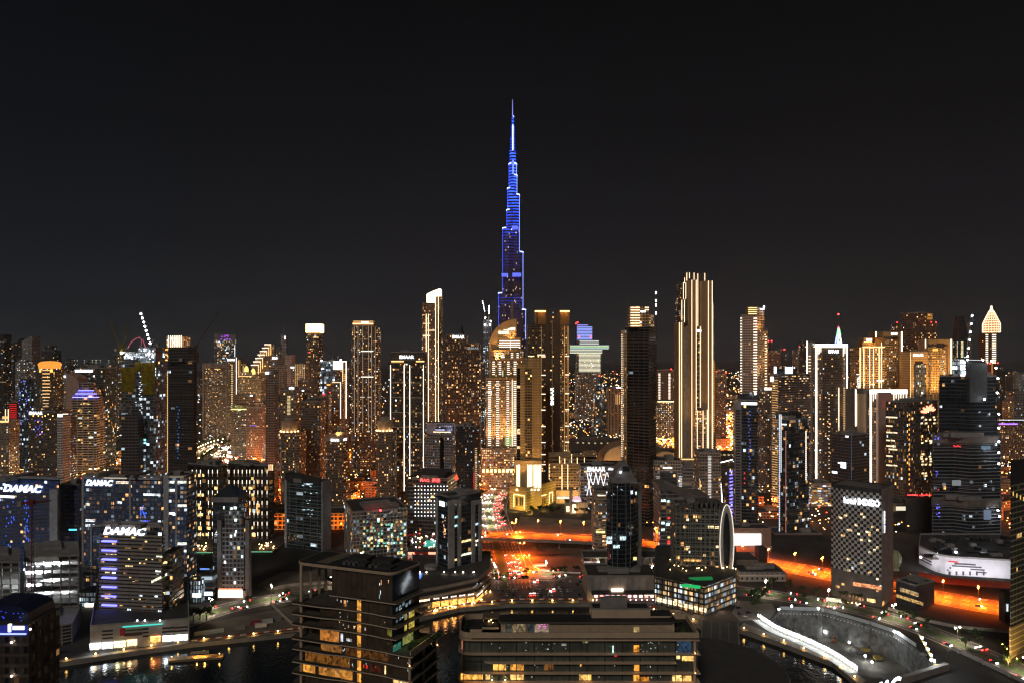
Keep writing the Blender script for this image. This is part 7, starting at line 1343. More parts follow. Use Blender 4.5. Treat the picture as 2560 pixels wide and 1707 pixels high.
b = BB('small white domed prayer hall glowing beside a slim square minaret', 1414,1470,1256,d=gd(1282),fac=plain('white_hall', (.6,.5,.38),.7),gear=1,dep=20); b.pane(1416,1426,1264,1278,em((1,.75,.4),2),'lit_arch'); b.pane(1428,1440,1260,1281,em((1,.72,.36),3),'lit_arch'); b.part('dome', MB().lathe((gx(1442,b.d + 8),b.d + 8),[(6,b.ztop),(5.6,b.ztop + 3),(3.5,b.ztop + 6),(.1,b.ztop + 7.5)],16),em((1,.6,.75),.8)); b.hstrip(1436,1448,1252,(1,.9,.95),5,2,foot=rectfoot(1414,1470,b.d + 1,3)); b.flood(gx(1445,b.d),b.d - 14,1,(gx(1445,b.d),b.d,8),16000,GO,140)
mn = T('minaret', 'slim square pale minaret before the gold outlined terraces', 'minaret', rectfoot(1424,1431,gd(1284),5),0); mn.part('shaft', MB().prism(mn.foot,0,gz(1226,gd(1284)),0,0),plain('white_hall', (.6,.5,.38),.7)); mn.part('cap', MB().prism(offset(mn.foot,.4),gz(1226,gd(1284)),gz(1223,gd(1284)),0,0),BEIGE)
# shell roofed mall behind
for lab,cx_,cy_,rx,ry,h_,dd in (('wide dark shell roof with lit skylight slots left of the slab tower', 1500,1090,130,70,26,1420),('low dark shell roof with bright skylight ribs in front of it', 1468,1120,80,45,17,1230),('dark shell roof between the slab tower and the pilaster tower', 1665,1115,95,50,26,1260),('flat dark shell roof right of the pilaster tower', 1812,1108,80,45,17,1290)):
    X = gx(cx_,dd); b = T('shell_roof', lab,'roof shell', [(X - rx,dd - ry),(X + rx,dd - ry),(X + rx,dd + ry),(X - rx,dd + ry)],0); sh = [(1.0,0),(1.0,5)] + [(math.cos(a),5 + h_ * math.sin(a)) for a in [math.radians(k) for k in range(8,90,9)]] + [(.01,5 + h_)]
    b.part('shell', MB().lathe((X,dd),[(r * rx,z) for r,z in sh],40,sy=ry / rx),plain('shell_metal', (.16,.12,.085),.5,.2)); b.part('rim', MB().lathe((X,dd),[(rx * 1.01,3),(rx * 1.03,5),(rx * 1.0,5.5)],40,sy=ry / rx),BEIGE)
    for k in range(9):
        a = math.radians(232 + k * 9); rr = .62; z = 5 + h_ * math.sqrt(max(0,1 - rr * rr)); c = (X + math.cos(a) * rx * rr,dd + math.sin(a) * ry * rr); b.part('skylight', MB().obox(c,(1,0),(0,1),3.4,6,z - 1.2,z + .7),em((1,.8,.45),.5))
b = T('sail_arch', 'big beige floodlit sail arch rising from the shell roofs', 'roof shell', rectfoot(1510,1556,1150,20),0); D = 1150; A = [(1510,1150)] + [(1556 - 46 * math.cos(math.radians(a)),1150 - 36 * math.sin(math.radians(a))) for a in range(10,91,10)] + [(1556,1150)]
b.part('sail', MB().outline(XZ(A,D),D,D + 8),plain('sail_stone', (.62,.46,.28),.7,var=.08)); A2 = [(1492,1150)] + [(1556 - 64 * math.cos(math.radians(a)),1150 - 50 * math.sin(math.radians(a))) for a in range(10,91,10)] + [(1556,1150)]; b.part('outer_arch', MB().outline(XZ(A2,D + 9),D + 9,D + 16),plain('arch_bronze', (.26,.17,.10),.6)); b.flood(gx(1535,D),D - 30,4,(gx(1538,D),D,18),90000,GO,100)
b = T('sail_arch', 'low pale floodlit arch peeping between the slab tower and the pilaster tower', 'roof shell', rectfoot(1640,1690,1150,20),0); A = [(1630,1160)] + [(1665 - 35 * math.cos(math.radians(a)),1160 - 32 * math.sin(math.radians(a))) for a in range(10,171,16)] + [(1700,1160)]; b.part('sail', MB().outline(XZ(A,D),D,D + 10),plain('sail_stone', (.62,.46,.28),.7,var=.08)); b.part('base', MB().box(gx(1630,D),gx(1700,D),D - 1,D + 12,0,5),BEIGE); b.flood(gx(1665,D),D - 30,4,(gx(1665,D),D,18),40000,GO,100)
# white hotels between the slab tower and the leaning light tower
b = BB('cream hotel block with amber stair windows right of the dark slab tower', 1637,1706,1152,d=800,fac=fs(CREAM,bay=3,ww=.6,lit=.14,wall=(.40,.36,.32),cool=.3),gear=3,name='hotel'); b.hstrip(1657,1680,1168.5,WW,5,1.2,out=1); b.rows(1673,1678,1184,1210,6,(1,.6,.2),1.6,1.3,name='stair_window'); b.block('dark_inset', rectfoot(1650,1692,b.d - .6,.5),0,gz(1180,b.d),[facade(**fs(GLASS,lit=.1,bay=3)),ROOF]); b.hstrip(1640,1750,1147,(1,.65,.25),2,1.6,foot=rectfoot(1637,1750,b.d + 26,4),sample=True); b.rows(1697,1705,1190,1235,12,(.9,.95,1),1.2,.8,name='balcony_light'); b.rows(1640,1648,1190,1245,14,(1,.9,.8),.6,.8,name='balcony_light')
b = BB('grey block with crossed white light rods right of the cream hotel', 1707,1750,1166,d=806,fac=dict(bay=12,fl=4,ww=.95,wh=.4,lit=.3,st=.8,cool=.5,wall=(.26,.23,.21)),gear=2)
for xa,ya,xb,yb_ in ((1737,1182,1742,1205),(1743,1186,1735,1229),(1742,1180,1736,1210)): p,q = b.hit(xa)[0],b.hit(xb)[0]; b.part('light_rod', MB().tube((p[0],p[1] - .5,gz(ya,p[1])),(q[0],q[1] - .5,gz(yb_,q[1])),.4),LT)
b = tower('cream ledged tower crowned by two dark portal frames', 1749,1802,1130,770,fac=fs(CREAM,bay=3,ww=.6,lit=.12,wall=(.42,.36,.31)),gear=1); b.rows(1770,1778,1140,1270,34,(1,.95,.9),1.6,.8,name='balcony_light'); b.slabs(10,b.ztop - 2,30,.6,.4,BEIGE); b.strip(1750,1200,1238,GO,3,1)
for x in (1784,1798): b.block('portal_frame', rectfoot(x - 6,x + 6,b.d + 4,4),b.ztop,gz(1124,b.d),[LGT,LGT])
b = tower('dark tower outlined by a leaning white light line with a stack of blue bars', 1778,1834,1157,gd(1300),fac=fs(GLASS,lit=.12,bay=3,fl=3.4,cool=.2,wall=(.10,.085,.08)),gear=0,xc=1800,th=50)
p,t,n = b.hit(1797); q = b.hit(1806)[0]; WL = em((.96,.98,1),6); b.part('leaning_light', MB().tube((p[0],p[1] - .6,gz(1156,p[1])),(q[0],q[1] - .6,gz(1262,q[1])),.5),WL); q = b.hit(1833)[0]; b.part('roof_light_line', MB().tube((p[0],p[1] - .6,gz(1156,p[1])),(q[0],q[1] - .6,gz(1147,q[1])),.45),WL); b.rows(1823.5,1831,1177,1298,15,(.14,.12,1),6,1.5,out=.8,name='blue_bar', sample=True); b.part('red_sign', MB().ball((gx(1780,b.d - 1),b.d - 1,gz(1165,b.d)),1.1),em(RD,3))
# crescent dome curved black tower
D = 572
foot = [(gx(x,D + k),D + k) for x,k in ((1517,8),(1526,3),(1545,0),(1566,0),(1583,4),(1594,12),(1596,24),(1520,28))]
b = T('curved_tower', 'bulging black glass tower topped by a grey dome with a small crescent', 'tower', foot,0); b.d = D; zs = [0,gz(1400,D),gz(1330,D),gz(1250,D),gz(1208,D)]; sc = [.90,.96,1.03,1.0,.93]; c0 = b.o; m = facade(**fs(GLASS,lit=.01,bay=3,fl=3.8,wall=(.03,.035,.045),glass=(.008,.011,.016)))
fts = [[((p[0] - c0[0]) * s + c0[0],(p[1] - c0[1]) * s + c0[1]) for p in foot] for s in sc]
mb = MB()
for k in range(4): mb.prism(fts[k],zs[k],zs[k + 1],0,1,poly2=fts[k + 1])
b.part('glass_body', mb,[m,ROOF]); dm = plain('dome_grey', (.26,.24,.235),.75); dcx = (gx(1560,D + 14),D + 14)
b.part('collar', MB().prism(rounded([((p[0] - c0[0]) * .9 + c0[0],(p[1] - c0[1]) * .9 + c0[1]) for p in foot],3,3),zs[4],gz(1193,D),0,0),dm); b.part('helmet_crown', MB().outline(XZ([(1529,1208),(1530,1194),(1537,1190),(1540,1180),(1546,1169),(1553,1160),(1559,1156),(1568,1158),(1575,1166),(1580,1178),(1583,1190),(1592,1196),(1594,1208)],D + 3),D + 3,D + 19),dm); b.part('crown_recess', MB().box(gx(1556,D + 3),gx(1574,D + 3),D + 2.4,D + 3.2,gz(1178,D),gz(1166,D)),DARKM); b.part('crescent', MB().lathe((gx(1553,D - 1),D + 2),[(.2,gz(1183,D)),(1.1,gz(1180.5,D)),(.2,gz(1178,D))],8),em(CW,5))
mb = MB()
for x in (1531,1543,1565,1577):
    i = [(gx(x - (1556 - x) * (sc[k] - 1),D - 1),gz({0: 1435,1: 1400,2: 1330,3: 1250,4: 1208}[k],D)) for k in range(5)]
    for a,c in zip(i,i[1:]): mb.tube((a[0],D + 1 - 2.5 * (1 - abs(x - 1555) / 40),a[1]),(c[0],D + 1 - 2.5 * (1 - abs(x - 1555) / 40),c[1]),.28,n=4)
b.part('rib_line', mb,plain('rib_grey', (.22,.24,.26),.5)); f_ = [(gx(1505,D - 3),D - 3),(gx(1610,D - 3),D - 3),(gx(1610,D + 3),D + 3),(gx(1505,D + 3),D + 3)]
for x0,x1,y0,y1 in ((1550,1565,1340,1349),(1533,1549,1361,1369),(1517,1530,1340,1347),(1516,1530,1350,1358),(1588,1592,1228,1236)): b.pane(x0,x1,y0,y1,interior((.7,.95,1),1.2),'lit_window', foot=f_)
for k in range(6): b.pane(x := b.rnd.uniform(1520,1575),x + 1.5,y := b.rnd.uniform(1210,1250),y + 1.5,em(CW,1),'painted_reflection', foot=f_)  # small glowing panes painting glints on the black glass
b.pane(1583,1592,1391,1399,em((1,.85,.3),.9),'lit_window', foot=f_); sf = rectfoot(1592,1604,D + 16,16); b.block('side_fin', sf,0,gz(1212,D),[plain('grey_fin_wall', (.20,.195,.19),.75),ROOF])
b = BB('round balcony building with pale ledges left of the bulging black tower', 1487,1522,1228,d=690,fac=fs(CREAM,lit=.28,bay=4,ww=.9,wh=.55,fl=4,wall=(.34,.26,.22)),gear=1,foot=rounded(rectfoot(1487,1524,690,28),9,5)); b.slabs(5,b.ztop - 2,19,1.2,.9,plain('cream_slab', (.5,.4,.33),.8)); b.pane(1493,1514,1236,1240,interior((1,.9,.6),1.6),'lit_window'); b.pane(1490,1512,1323,1331,interior((1,.85,.3),1.6),'lit_window')
b = BB('grey windowless podium of folded panels with a glowing sign and pink shopfronts', 1468,1642,1441,d=gd(1500),dep=34,fac=plain('folded_panel', (.30,.27,.255),.8),gear=0,name='podium')
for k in range(10): p,t,n = b.hit(1476 + k * 16.5); b.part('panel_fold', MB().obox((p[0],p[1] - .3),t,n,5.0,.5 + .25 * (k % 2),9,b.ztop - .5),plain('folded_panel_%d' % (k % 3),(.30 + .05 * (k % 3),.27 + .045 * (k % 3),.255 + .04 * (k % 3)),.8))
b.part('dark_terrace', MB().box(gx(1478,b.d),gx(1640,b.d),b.d - 7,b.d - .2,7.0,8.4),DARKM); b.pane(1528,1557,1470,1478,em((1,.72,.5),5,True),'glowing_sign', out=2)
for k in range(11): b.pane(x := 1486 + k * 14,x + 8,1485,1492,em(b.rnd.choice(((1,.55,.6),(1,.35,.3),(1,.6,.8),(1,.8,.6))),2.0),'lit_shop', out=.5); q = b.hit(x + 4)[0]; b.part('terrace_lamp', MB().ball((q[0],q[1] - 4,2),.4),em((1,.5,.5),14)); 
for x in (1500,1545,1590): b.flood(gx(x,b.d),b.d - 5,6,(gx(x,b.d),b.d - 9,0),3500,(1,.45,.4),150)
b.roofgear(n=4,parapet=1.2); b.pane(1610,1634,1483,1486,em((1,.7,.5),4),'shop_sign', out=.6)
b = BB('long low pink lit arcade behind the folded podium beside the highway', 1458,1690,1395,d=gd(1432),dep=24,fac=dict(bay=7,fl=8,ww=.8,wh=.6,lit=.3,st=.6,cool=.1,wall=(.36,.26,.20)),gear=1,name='arcade'); b.pane(1648,1660,1415,1420,em((1,.85,.6),5),'lamp_sign'); b.pane(1668,1680,1418,1421,em((1,.6,.4),4),'lamp_sign'); b.pane(1460,1500,1402,1416,interior((1,.7,.65),.5),'lit_hall')
# wave roof building and the oval ring building
WV = [(1649,1392)] + [(x,y) for x,y in ((1649,1214),(1668,1213),(1690,1220),(1715,1232),(1740,1238),(1768,1240))] + [(1768,1392)]; D = 690
b = T('wave_roof_building', 'dark office with a sweeping wave roof behind the oval ring building', 'building', rectfoot(1649,1768,D,34),0); b.d = D; b.part('body', MB().outline(XZ(WV,D),D,D + 30),[facade(**fs(BONE,lit=.12,bay=6,fl=3.8,ww=.9,cool=.6,wall=(.22,.19,.18)))]); b.part('wave_roof', MB().outline(XZ([(1646,1222),(1646,1212),(1668,1211),(1690,1218),(1715,1230),(1740,1236),(1772,1238),(1772,1243),(1740,1242),(1715,1238),(1690,1230),(1668,1224)],D),D - 3,D + 33),plain('wave_metal', (.16,.15,.15),.6)); b.roofgear(rectfoot(1655,1680,D + 5,14),gz(1222,D),0)
for x0,x1,y in ((1653,1664,1250),(1667,1675,1252),(1653,1662,1306),(1665,1674,1310),(1653,1662,1323),(1695,1704,1268)): b.pane(x0,x1,y - 3,y + 3,interior((.7,1,.95),1.5),'lit_window')
for y in (1292,1340,1350,1355): b.pane(1669,1675,y,y + 4,em(RD if y != 1340 else (1,.8,.2),1.6),'painted_reflection')  # coloured reflections painted on the facade with emissive panes
DR = gd(1482)
b = BB('dark gridded hotel with scalloped roof ending in a tall white outlined oval ring', 1686,1804,1262,d=DR,fac=dict(bay=3.6,fl=3.9,ww=.80,wh=.80,lit=.10,st=.9,cool=.05,wall=(.20,.20,.185),glass=(.02,.026,.024)),gear=1,name='hotel', dep=26,xc=1801,th=5)
gm = plain('grid_frame', (.24,.235,.215),.7); b.slabs(8,b.ztop - 4,26,.6,.35,gm)
for k in range(10): b.part('vertical_rib', MB().obox(b.hit(1690 + k * 12)[0],(1,0),(0,-1),.5,1.2,6,b.ztop),gm)
for k in range(9): X = gx(1704 + k * 12,DR + 3); b.part('roof_scallop', MB().tube((X,DR,b.ztop - .5),(X,DR + 16,b.ztop - .5),3.2 if k > 2 else 2.0,n=12),plain('scallop_dark', (.10,.09,.085),.6))
for x0,x1,y,c in ((1770,1784,1316,(1,.75,.35)),(1786,1800,1317,(1,.8,.45)),(1710,1752,1399,(1,.5,.15)),(1746,1754,1345,(1,.7,.3)),(1716,1724,1367,(1,.75,.4)),(1758,1764,1387,(1,.6,.3)),(1722,1727,1378,CW),(1744,1750,1430,(1,.7,.3)),(1780,1787,1422,(1,.6,.2)),(1716,1722,1298,(1,.7,.4)),(1708,1716,1316,(1,.6,.3)),(1740,1744,1300,(1,.6,.3)),(1790,1796,1365,(1,.7,.4))): b.pane(x0,x1,y - 3,y + 3,interior(c,1.3),'lit_window')
RC = (gx(1817,DR - 4),DR - 4); zc = gz(1357,DR - 4); rz = 91 / F * (DR - 4); rx = 13.0 / F * (DR - 4); WHT = plain('white_ring', (.42,.40,.37),.6,var=.05)
N_ = 44; mb = MB(); lt = MB(); gp = []
def rp_(k,a,bb): t = 2 * math.pi * k / N_; return RC[0] + (rx + a) * math.cos(t),zc + (rz + bb) * math.sin(t)
for k in range(N_):
    for (a0,b0),(a1,b1),y0,y1 in (((-1.3,-4.5),(1.5,2),0,0),((1.5,2),(1.5,2),0,9),((-1.3,-4.5),(-1.3,-4.5),9,0)):
        A_,B_ = rp_(k,a0,b0),rp_(k + 1,a0,b0); C_,D_ = rp_(k + 1,a1,b1),rp_(k,a1,b1); mb.face([(A_[0],RC[1] + y0,A_[1]),(D_[0],RC[1] + y1,D_[1]),(C_[0],RC[1] + y1,C_[1]),(B_[0],RC[1] + y0,B_[1])])
    P,Q = rp_(k,1.5,2),rp_(k + 1,1.5,2); lt.tube((P[0],RC[1] - .3,P[1]),(Q[0],RC[1] - .3,Q[1]),.32,n=4); gp.append((rp_(k,-1.3,-4.5)[0],RC[1] + 2,rp_(k,-1.3,-4.5)[1]))
b.part('oval_ring', mb,WHT); b.part('ring_light', lt,em((1,.84,.68),1.1,True)); g_ = MB(); g_.face(gp); g_.face([(p[0],p[1] + 5,p[2]) for p in reversed(gp)]); b.part('oval_glass', g_,plain('oval_glass', (.035,.03,.03),.08)); b.part('ring_foot', MB().box(gx(1806,DR - 2),gx(1830,DR - 2),DR - 3,DR + 8,0,gz(1440,DR)),WHT)
PF = [GP(1637,1508),GP(1762,1538),GP(1840,1506),(gx(1838,640),640),(gx(1640,640),640)]; pd = T('parking_podium', 'lit open parking podium with a green pool deck under the oval ring hotel', 'building', PF,0); zt = 22
pd.block('body', PF,0,zt,[facade(bay=4.2,fl=4.2,ww=.92,wh=.62,lit=.75,st=.8,cool=.45,wall=(.07,.065,.06),glass=(.05,.045,.035)),ROOF]); pd.roofgear(PF,zt,0,1.0,DARKM); pd.slabs(4.2,21,5,.8,.6,plain('dark_deck', (.08,.075,.07),.8),foot=PF)
for k in range(9): x = 1642 + k * 14; y = 1500 + k * 3.2; pd.pane(x,x + 11,y + 2,y - 7,interior((1,.74,.42),2.0 if k < 3 else 1.4,'shop'),'lit_shop', out=1.0)
for k in range(10): p,t,n = pd.hit(1644 + k * 13); pd.part('column', MB().obox((p[0] + n[0] * 1.2,p[1] + n[1] * 1.2),t,n,.8,.8,0,zt),DARKM)
for x,y,pw in ((1690,1530,6000),(1740,1542,6000),(1800,1530,8000)): q = GP(x,y); pd.flood(q[0],q[1] + 4,6,(q[0],q[1] - 2,0),pw,(1,.62,.42),150)
z_ = zt + .35
pl = [(gx(x,gd(y,zt)),gd(y,zt)) for x,y in ((1700,1462),(1712,1459),(1752,1464),(1750,1471),(1706,1466))]; pd.part('pool', MB().prism(pl,zt,z_,0,0),em((.02,.75,.2),.6)); pl = [(gx(x,gd(y,zt)),gd(y,zt)) for x,y in ((1722,1446),(1780,1444),(1782,1449),(1740,1450))]; pd.part('pool', MB().prism(pl,zt,z_ + 1,0,0),em((.02,.6,.15),.25)); pd.hstrip(1687,1698,1459,CW,3,1.0,foot=rectfoot(1680,1700,610,4),name='lit_awning'); pd.flood(gx(1740,590),598,zt + 9,(gx(1740,590),598,zt),1800,(.1,1,.3),150)
for k in range(26): q = (gx(pd.rnd.uniform(1665,1830),580),pd.rnd.uniform(560,600)); pd.part('terrace_lamp', MB().ball((q[0],q[1],zt + 1.6),.35),em((1,.65,.25),16))
# billboard building, highway side walls
b = BB('long concrete block by the highway carrying a glaring blank white screen', 1830,1928,1322,d=700,dep=20,fac=plain('tan_block', (.30,.24,.19),.8),gear=1,name='billboard_building'); b.pane(1830,1902,1333,1361,em((1,.99,.97),2.2,True),'white_screen', out=.8); b.block('dark_end_tower', rectfoot(1898,1918,640,12),0,gz(1370,640),[DARKM,ROOF]); b.pane(1830,1930,1364,1372,plain('pale_band', (.5,.4,.34),.7),'lower_band')
b = BB('pair of dark brick red sheds behind the highway right of the white screen', 1936,2056,1335,d=760,dep=30,fac=plain('brick_shed', (.10,.04,.03),.85),gear=2,name='shed'); b.pane(1986,1998,1373,1381,em((1,.85,.55),3),'lit_sign'); b.pane(2022,2040,1380,1389,plain('pale_panel', (.25,.16,.12),.8),'door_panel')
b = BB('low flat roofed white villa pair with small windows before the highway', 1849,1964,1432,d=gd(1452),dep=26,fac=dict(bay=4.5,fl=5,ww=.35,wh=.4,lit=.03,wall=(.46,.42,.37),st=1),gear=3,name='villa'); b.block('rear_block', rectfoot(1834,1896,b.d + 24,26),0,gz(1398,b.d + 24),[plain('tan_block', (.30,.24,.19),.8),ROOF])
# checkered hotel
DI = 545
IN = quadfoot(2078,2204,2232,DI,45); fr = []
C_,R_,B_,L_ = [Vector(p) for p in IN]; nn = (C_ - R_).normalized()
fr = [L_ + (C_ - L_) * t + nn * (5.5 * (4 * t * (1 - t))) * .8 for t in [k / 7 for k in range(8)]]; foot = [tuple(p) for p in fr] + [tuple(R_),tuple(B_)]
b = T('checkered_hotel', 'curved hotel slab with a checkered facade of white and black squares', 'hotel', foot,0); b.d = DI; zt = gz(1232,DI)
m = bpy.data.materials.new('checker_facade'); m.use_nodes = True; nt = m.node_tree; n = nt.nodes; L = nt.links; p = n['Principled BSDF']; uv = n.new('ShaderNodeUVMap'); mp = n.new('ShaderNodeMapping'); mp.inputs['Scale'].default_value = (1 / 2.25,1 / 2.4,1); L.new(uv.outputs[0],mp.inputs[0]); ck = n.new('ShaderNodeTexChecker'); ck.inputs['Scale'].default_value = 1; L.new(mp.outputs[0],ck.inputs[0]); ck.inputs['Color1'].default_value = (.60,.57,.53,1); ck.inputs['Color2'].default_value = (.012,.012,.013,1); L.new(ck.outputs[0],p.inputs['Base Color']); rr = n.new('ShaderNodeMapRange'); rr.inputs['To Min'].default_value = .7; rr.inputs['To Max'].default_value = .12; L.new(ck.outputs['Fac'],rr.inputs[0]); L.new(rr.outputs[0],p.inputs['Roughness'])
b.block('checkered_slab', foot,24,zt,[m,ROOF]); b.block('stone_base', foot,0,24,[plain('dark_stone_base', (.16,.145,.13),.8),ROOF]); b.roofgear(foot,zt,0,3.0,plain('dark_parapet', (.05,.05,.05),.7)); b.part('rooftop_slab', MB().prism(offset([tuple(L_),tuple(C_),tuple(R_),tuple(B_)],-2),zt,zt + 2.5,0,0),DARKM)
b.part('side_wall', MB().prism([tuple(C_ + nn * .4 - (R_ - C_).normalized() * .02),tuple(R_ + (C_ - L_).normalized() * .35),tuple(R_),tuple(C_)],0,zt + 3.2,0,0),plain('lilac_stone', (.30,.265,.25),.75))
b.sign('hotel INDIGO', 2122,2186,1245,1261,CW,7,bold=.05); b.sign('hotel INDIGO', 2206.5,2212,1276,1330,CW,5,foot=offset(foot,.6),vert=True,bold=.04)
for k in range(30):
    i = b.rnd.randint(0,16); j = b.rnd.randint(0,27); x = 2092 + i * 6.6; y = 1268 + j * 7.2 + (x - 2090) * .10
    if x < 2196: b.pane(x,x + 4.6,y,y + 5,interior(b.rnd.choice(((1,.5,.18),(1,.66,.34),(1,.8,.5))),1.2),'lit_window', out=.2)
for x0,x1,y0,y1,c,s in ((2141,2196,1459,1468,(1,.35,.15),1.0),(2200,2203,1462,1470,(.5,1,1),2),(2170,2186,1496,1504,(1,.55,.2),1.8),(2140,2156,1490,1499,(1,.5,.25),.4),(2124,2134,1482,1492,(1,.6,.3),.3),(2203.5,2212,1502,1512,(1,.5,.15),1.0)): b.pane(x0,x1,y0,y1,interior(c,s),'lit_window', out=.3)
for k in range(7): q = GP(2098 + k * 10,1507 + k * 1.4); b.part('uplight', MB().ball((q[0],q[1] + 5,.5),.35),em(GO,20)); b.flood(q[0],q[1] + 4.5,.6,(q[0] + 1,q[1] + 8,8),500,GO,90)
b.block('canopy', rectfoot(2208,2255,575,10),3.5,4.4,[DARKM,DARKM]); b.hstrip(2228,2270,1507,(1,.5,.12),6,.8,foot=rectfoot(2210,2275,560,4),sample=True)
g = T('glass_dome', 'greenish gold glowing round glass dome behind the checkered hotel', 'dome', rectfoot(2222,2252,622,22),0); cc = (gx(2237,640),640); m_ = em((.45,.42,.18),.13); g.part('dome', MB().lathe(cc,[(4,0)] + [(6 * math.cos(a),10 + 9 * math.sin(a)) for a in [math.radians(k) for k in range(-60,91,15)]],24),m_); mb = MB()
for k in range(12):
    a0 = 2 * math.pi * k / 12; P = [(cc[0] + 6.1 * math.cos(a) * math.cos(a0),cc[1] + 6.1 * math.cos(a) * math.sin(a0),10 + 9.1 * math.sin(a)) for a in [math.radians(t) for t in range(-60,91,15)]]
    for p_,q_ in zip(P,P[1:]): mb.tube(p_,q_,.15,n=3)
g.part('dome_ribs', mb,DARKM)
b = BB('plain dark grey cube building with a lit side garden beside the dark plot', 2240,2336,1465,d=540,xc=2290,th=62,fac=plain('dark_cube', (.075,.075,.08),.8),gear=1); b.pane(2262,2284,1474,1484,interior((1,.65,.3),.5),'lit_window'); b.pane(2258,2290,1494,1502,interior((1,.6,.2),.5),'lit_window')
# right border tower
DG = gd(1655)
b = BB('tall glass office tower with sloping roof and golden lit base at the right border', 2526,2600,1210,d=DG,fac=dict(bay=2.0,fl=3.6,ww=.75,wh=.7,lit=.01,st=.6,cool=0,wall=(.22,.21,.16),glass=(.04,.042,.034)),gear=0,xc=2527,th=58,name='office_tower', cat='tower')
b.part('sloping_roof', MB().prism(b.foot,b.ztop,[b.ztop + 1,b.ztop + 1,b.ztop + 14,b.ztop + 16],0,0),plain('dark_roof', (.05,.045,.045),.8)); 
for x in (2531,2540,2549,2557): b.pane(x,x + 4,1228 + (x - 2531) * .5,1238 + (x - 2531) * .5,em((1,.6,.15),.8),'lit_window')
b.pane(2540,2558,1332,1342,interior((1,.6,.2),.7),'lit_window'); f = [tuple(Vector(p)) for p in offset(b.foot,.5)]; b.block('golden_base', f,0,gz(1566,DG),[facade(bay=2.0,fl=3.6,ww=.75,wh=.75,lit=0,wall=(.50,.38,.18),glass=(.25,.18,.08),rough=.5),ROOF])
for x,y in ((2520,1660),(2545,1676)): q = GP(x,y); b.flood(q[0] - 4,q[1] - 6,1,(q[0] + 8,q[1] + 3,16),60000,(1,.66,.2),110)
b = BB('narrow dark lit sign wall in front of the right border tower', 2511,2526,1480,d=gd(1555),fac=plain('dark_cube', (.075,.075,.08),.8),gear=0,dep=6,name='sign_wall'); b.sign('DMCC', 2515,2519,1508,1526,CW,3,vert=True)
def shrub(p,s,label,group,lit=False):
    a,c = RND.choice(TREES); o = bpy.data.objects.new('shrub', None); COL.objects.link(o); o.location = (p[0],p[1],-1.5 * s); o.scale = (s,s,s * .8); tag(o,label,'shrub', group); link('trunk', a,o); link('crown', c,o)
for k in range(9): shrub(GP(2503 + k * 5,1612 + k * 6 + (k % 2) * 5),.8,'clipped shrub among amber garden lights by the right border tower', 'shrubs by the right border tower')
for k in range(8): q = GP(2500 + k * 6,1610 + k * 6); o = tag(link('garden_lamp', MB().tube((0,0,0),(0,0,1.8),.12).mesh('post', STEEL),None,(*q,0)),'small amber garden lamp among the shrubs by the right border tower', 'garden lamp', 'garden lamps by the right border tower'); link('lamp_head', MB().ball((0,0,1.9),.35).mesh('lamp_head', em((1,.62,.12),18)),o)

# ================================================================== excavation site
FL = [Vector(GP(*p)) for p in ((1900,1548),(1945,1577),(2010,1604),(2080,1638),(2150,1684))]
FLr = resample(catmull(FL,10),3.2)
hb = MB()
for a,c in zip(FLr,FLr[1:]): t = c - a; hb.obox(((a.x + c.x) / 2,(a.y + c.y) / 2),t.normalized(),Vector((-t.y,t.x)).normalized(),t.length,.15,0,4.2)
hd = tag(link('site_hoarding', hb.mesh('site_hoarding', plain('white_hoarding', (.8,.8,.8),.6,var=.05))),'long white site hoarding blazing with floodlights between the basin and the pit', 'hoarding')
link('walkway', ribbon(MB(),FLr,-6.5,-.3,.14).mesh('walkway', plain('white_paving', (.6,.6,.58),.7,var=.1)),hd)
FM = MB(); FM.box(-.85,.85,-.25,.25,-.7,.7); FMm = FM.mesh('lamp_head', em((.95,1,.98),9)); FP_ = MB().tube((0,0,0),(0,0,6.2),.1).mesh('floodlight_mast', STEEL)
LS = bpy.data.lights.new('lamp_light', 'POINT'); LS.energy = 450; LS.color = (.9,1,.97); LS.shadow_soft_size = .5
for i in range(0,len(FLr)):
    n,t = nrm(FLr,i); p = FLr[i] - n * 1.2
    o = tag(link('site_floodlight', FP_,None,(p.x,p.y,0)),'glaring floodlight on a short mast in the row along the white hoarding', 'floodlight', 'floodlights along the hoarding'); o.rotation_euler.z = math.atan2(t.y,t.x)
    link('lamp_head', FMm,o,(0,0,3.0)); 
    if i % 4 == 0: link('lamp_light', LS,o,(0,-.8,4.5))
RIM = resample([Vector(p) for p in pit[1:6]],2.6); fb_ = MB(); post = 0
for a,c in zip(RIM,RIM[1:]):
    t = c - a; nn = Vector((-t.y,t.x)).normalized(); m_ = (a + c) / 2 + nn * 1.2; fb_.obox((m_.x,m_.y),t.normalized(),nn,t.length * .97,.12,0,2.8)
fe = tag(link('site_fence', fb_.mesh('site_fence', plain('grey_sheet', (.42,.43,.42),.6))),'grey panelled fence along the far rim of the excavation pit', 'fence')
cl = MB()
for i in range(0,len(RIM) - 1): p = RIM[i]; cl.box(p.x - .5,p.x + .5,p.y - .3,p.y + .3,-2.6,-1.9)
link('anchor_heads', cl.mesh('anchor_heads', plain('anchor_pale', (.7,.7,.68),.6)),fe)
def mast_light(x,y,z0,h,label,group,pw,st=40,r=.75):
    d = gd(y,z0); p = (gx(x,d),d); o = tag(link('light_mast', MB().tube((0,0,0),(0,0,h),.16,.1).mesh('light_mast', STEEL),None,(*p,z0)),label,'floodlight', group); link('lamp_head', MB().ball((0,0,h),r).mesh('lamp_head', em(CW,st)),o)
    if pw: l = bpy.data.lights.new('lamp_light', 'POINT'); l.energy = pw; l.color = (.86,.95,1); l.shadow_soft_size = .6; link('lamp_light', l,o,(0,-1.0,h))
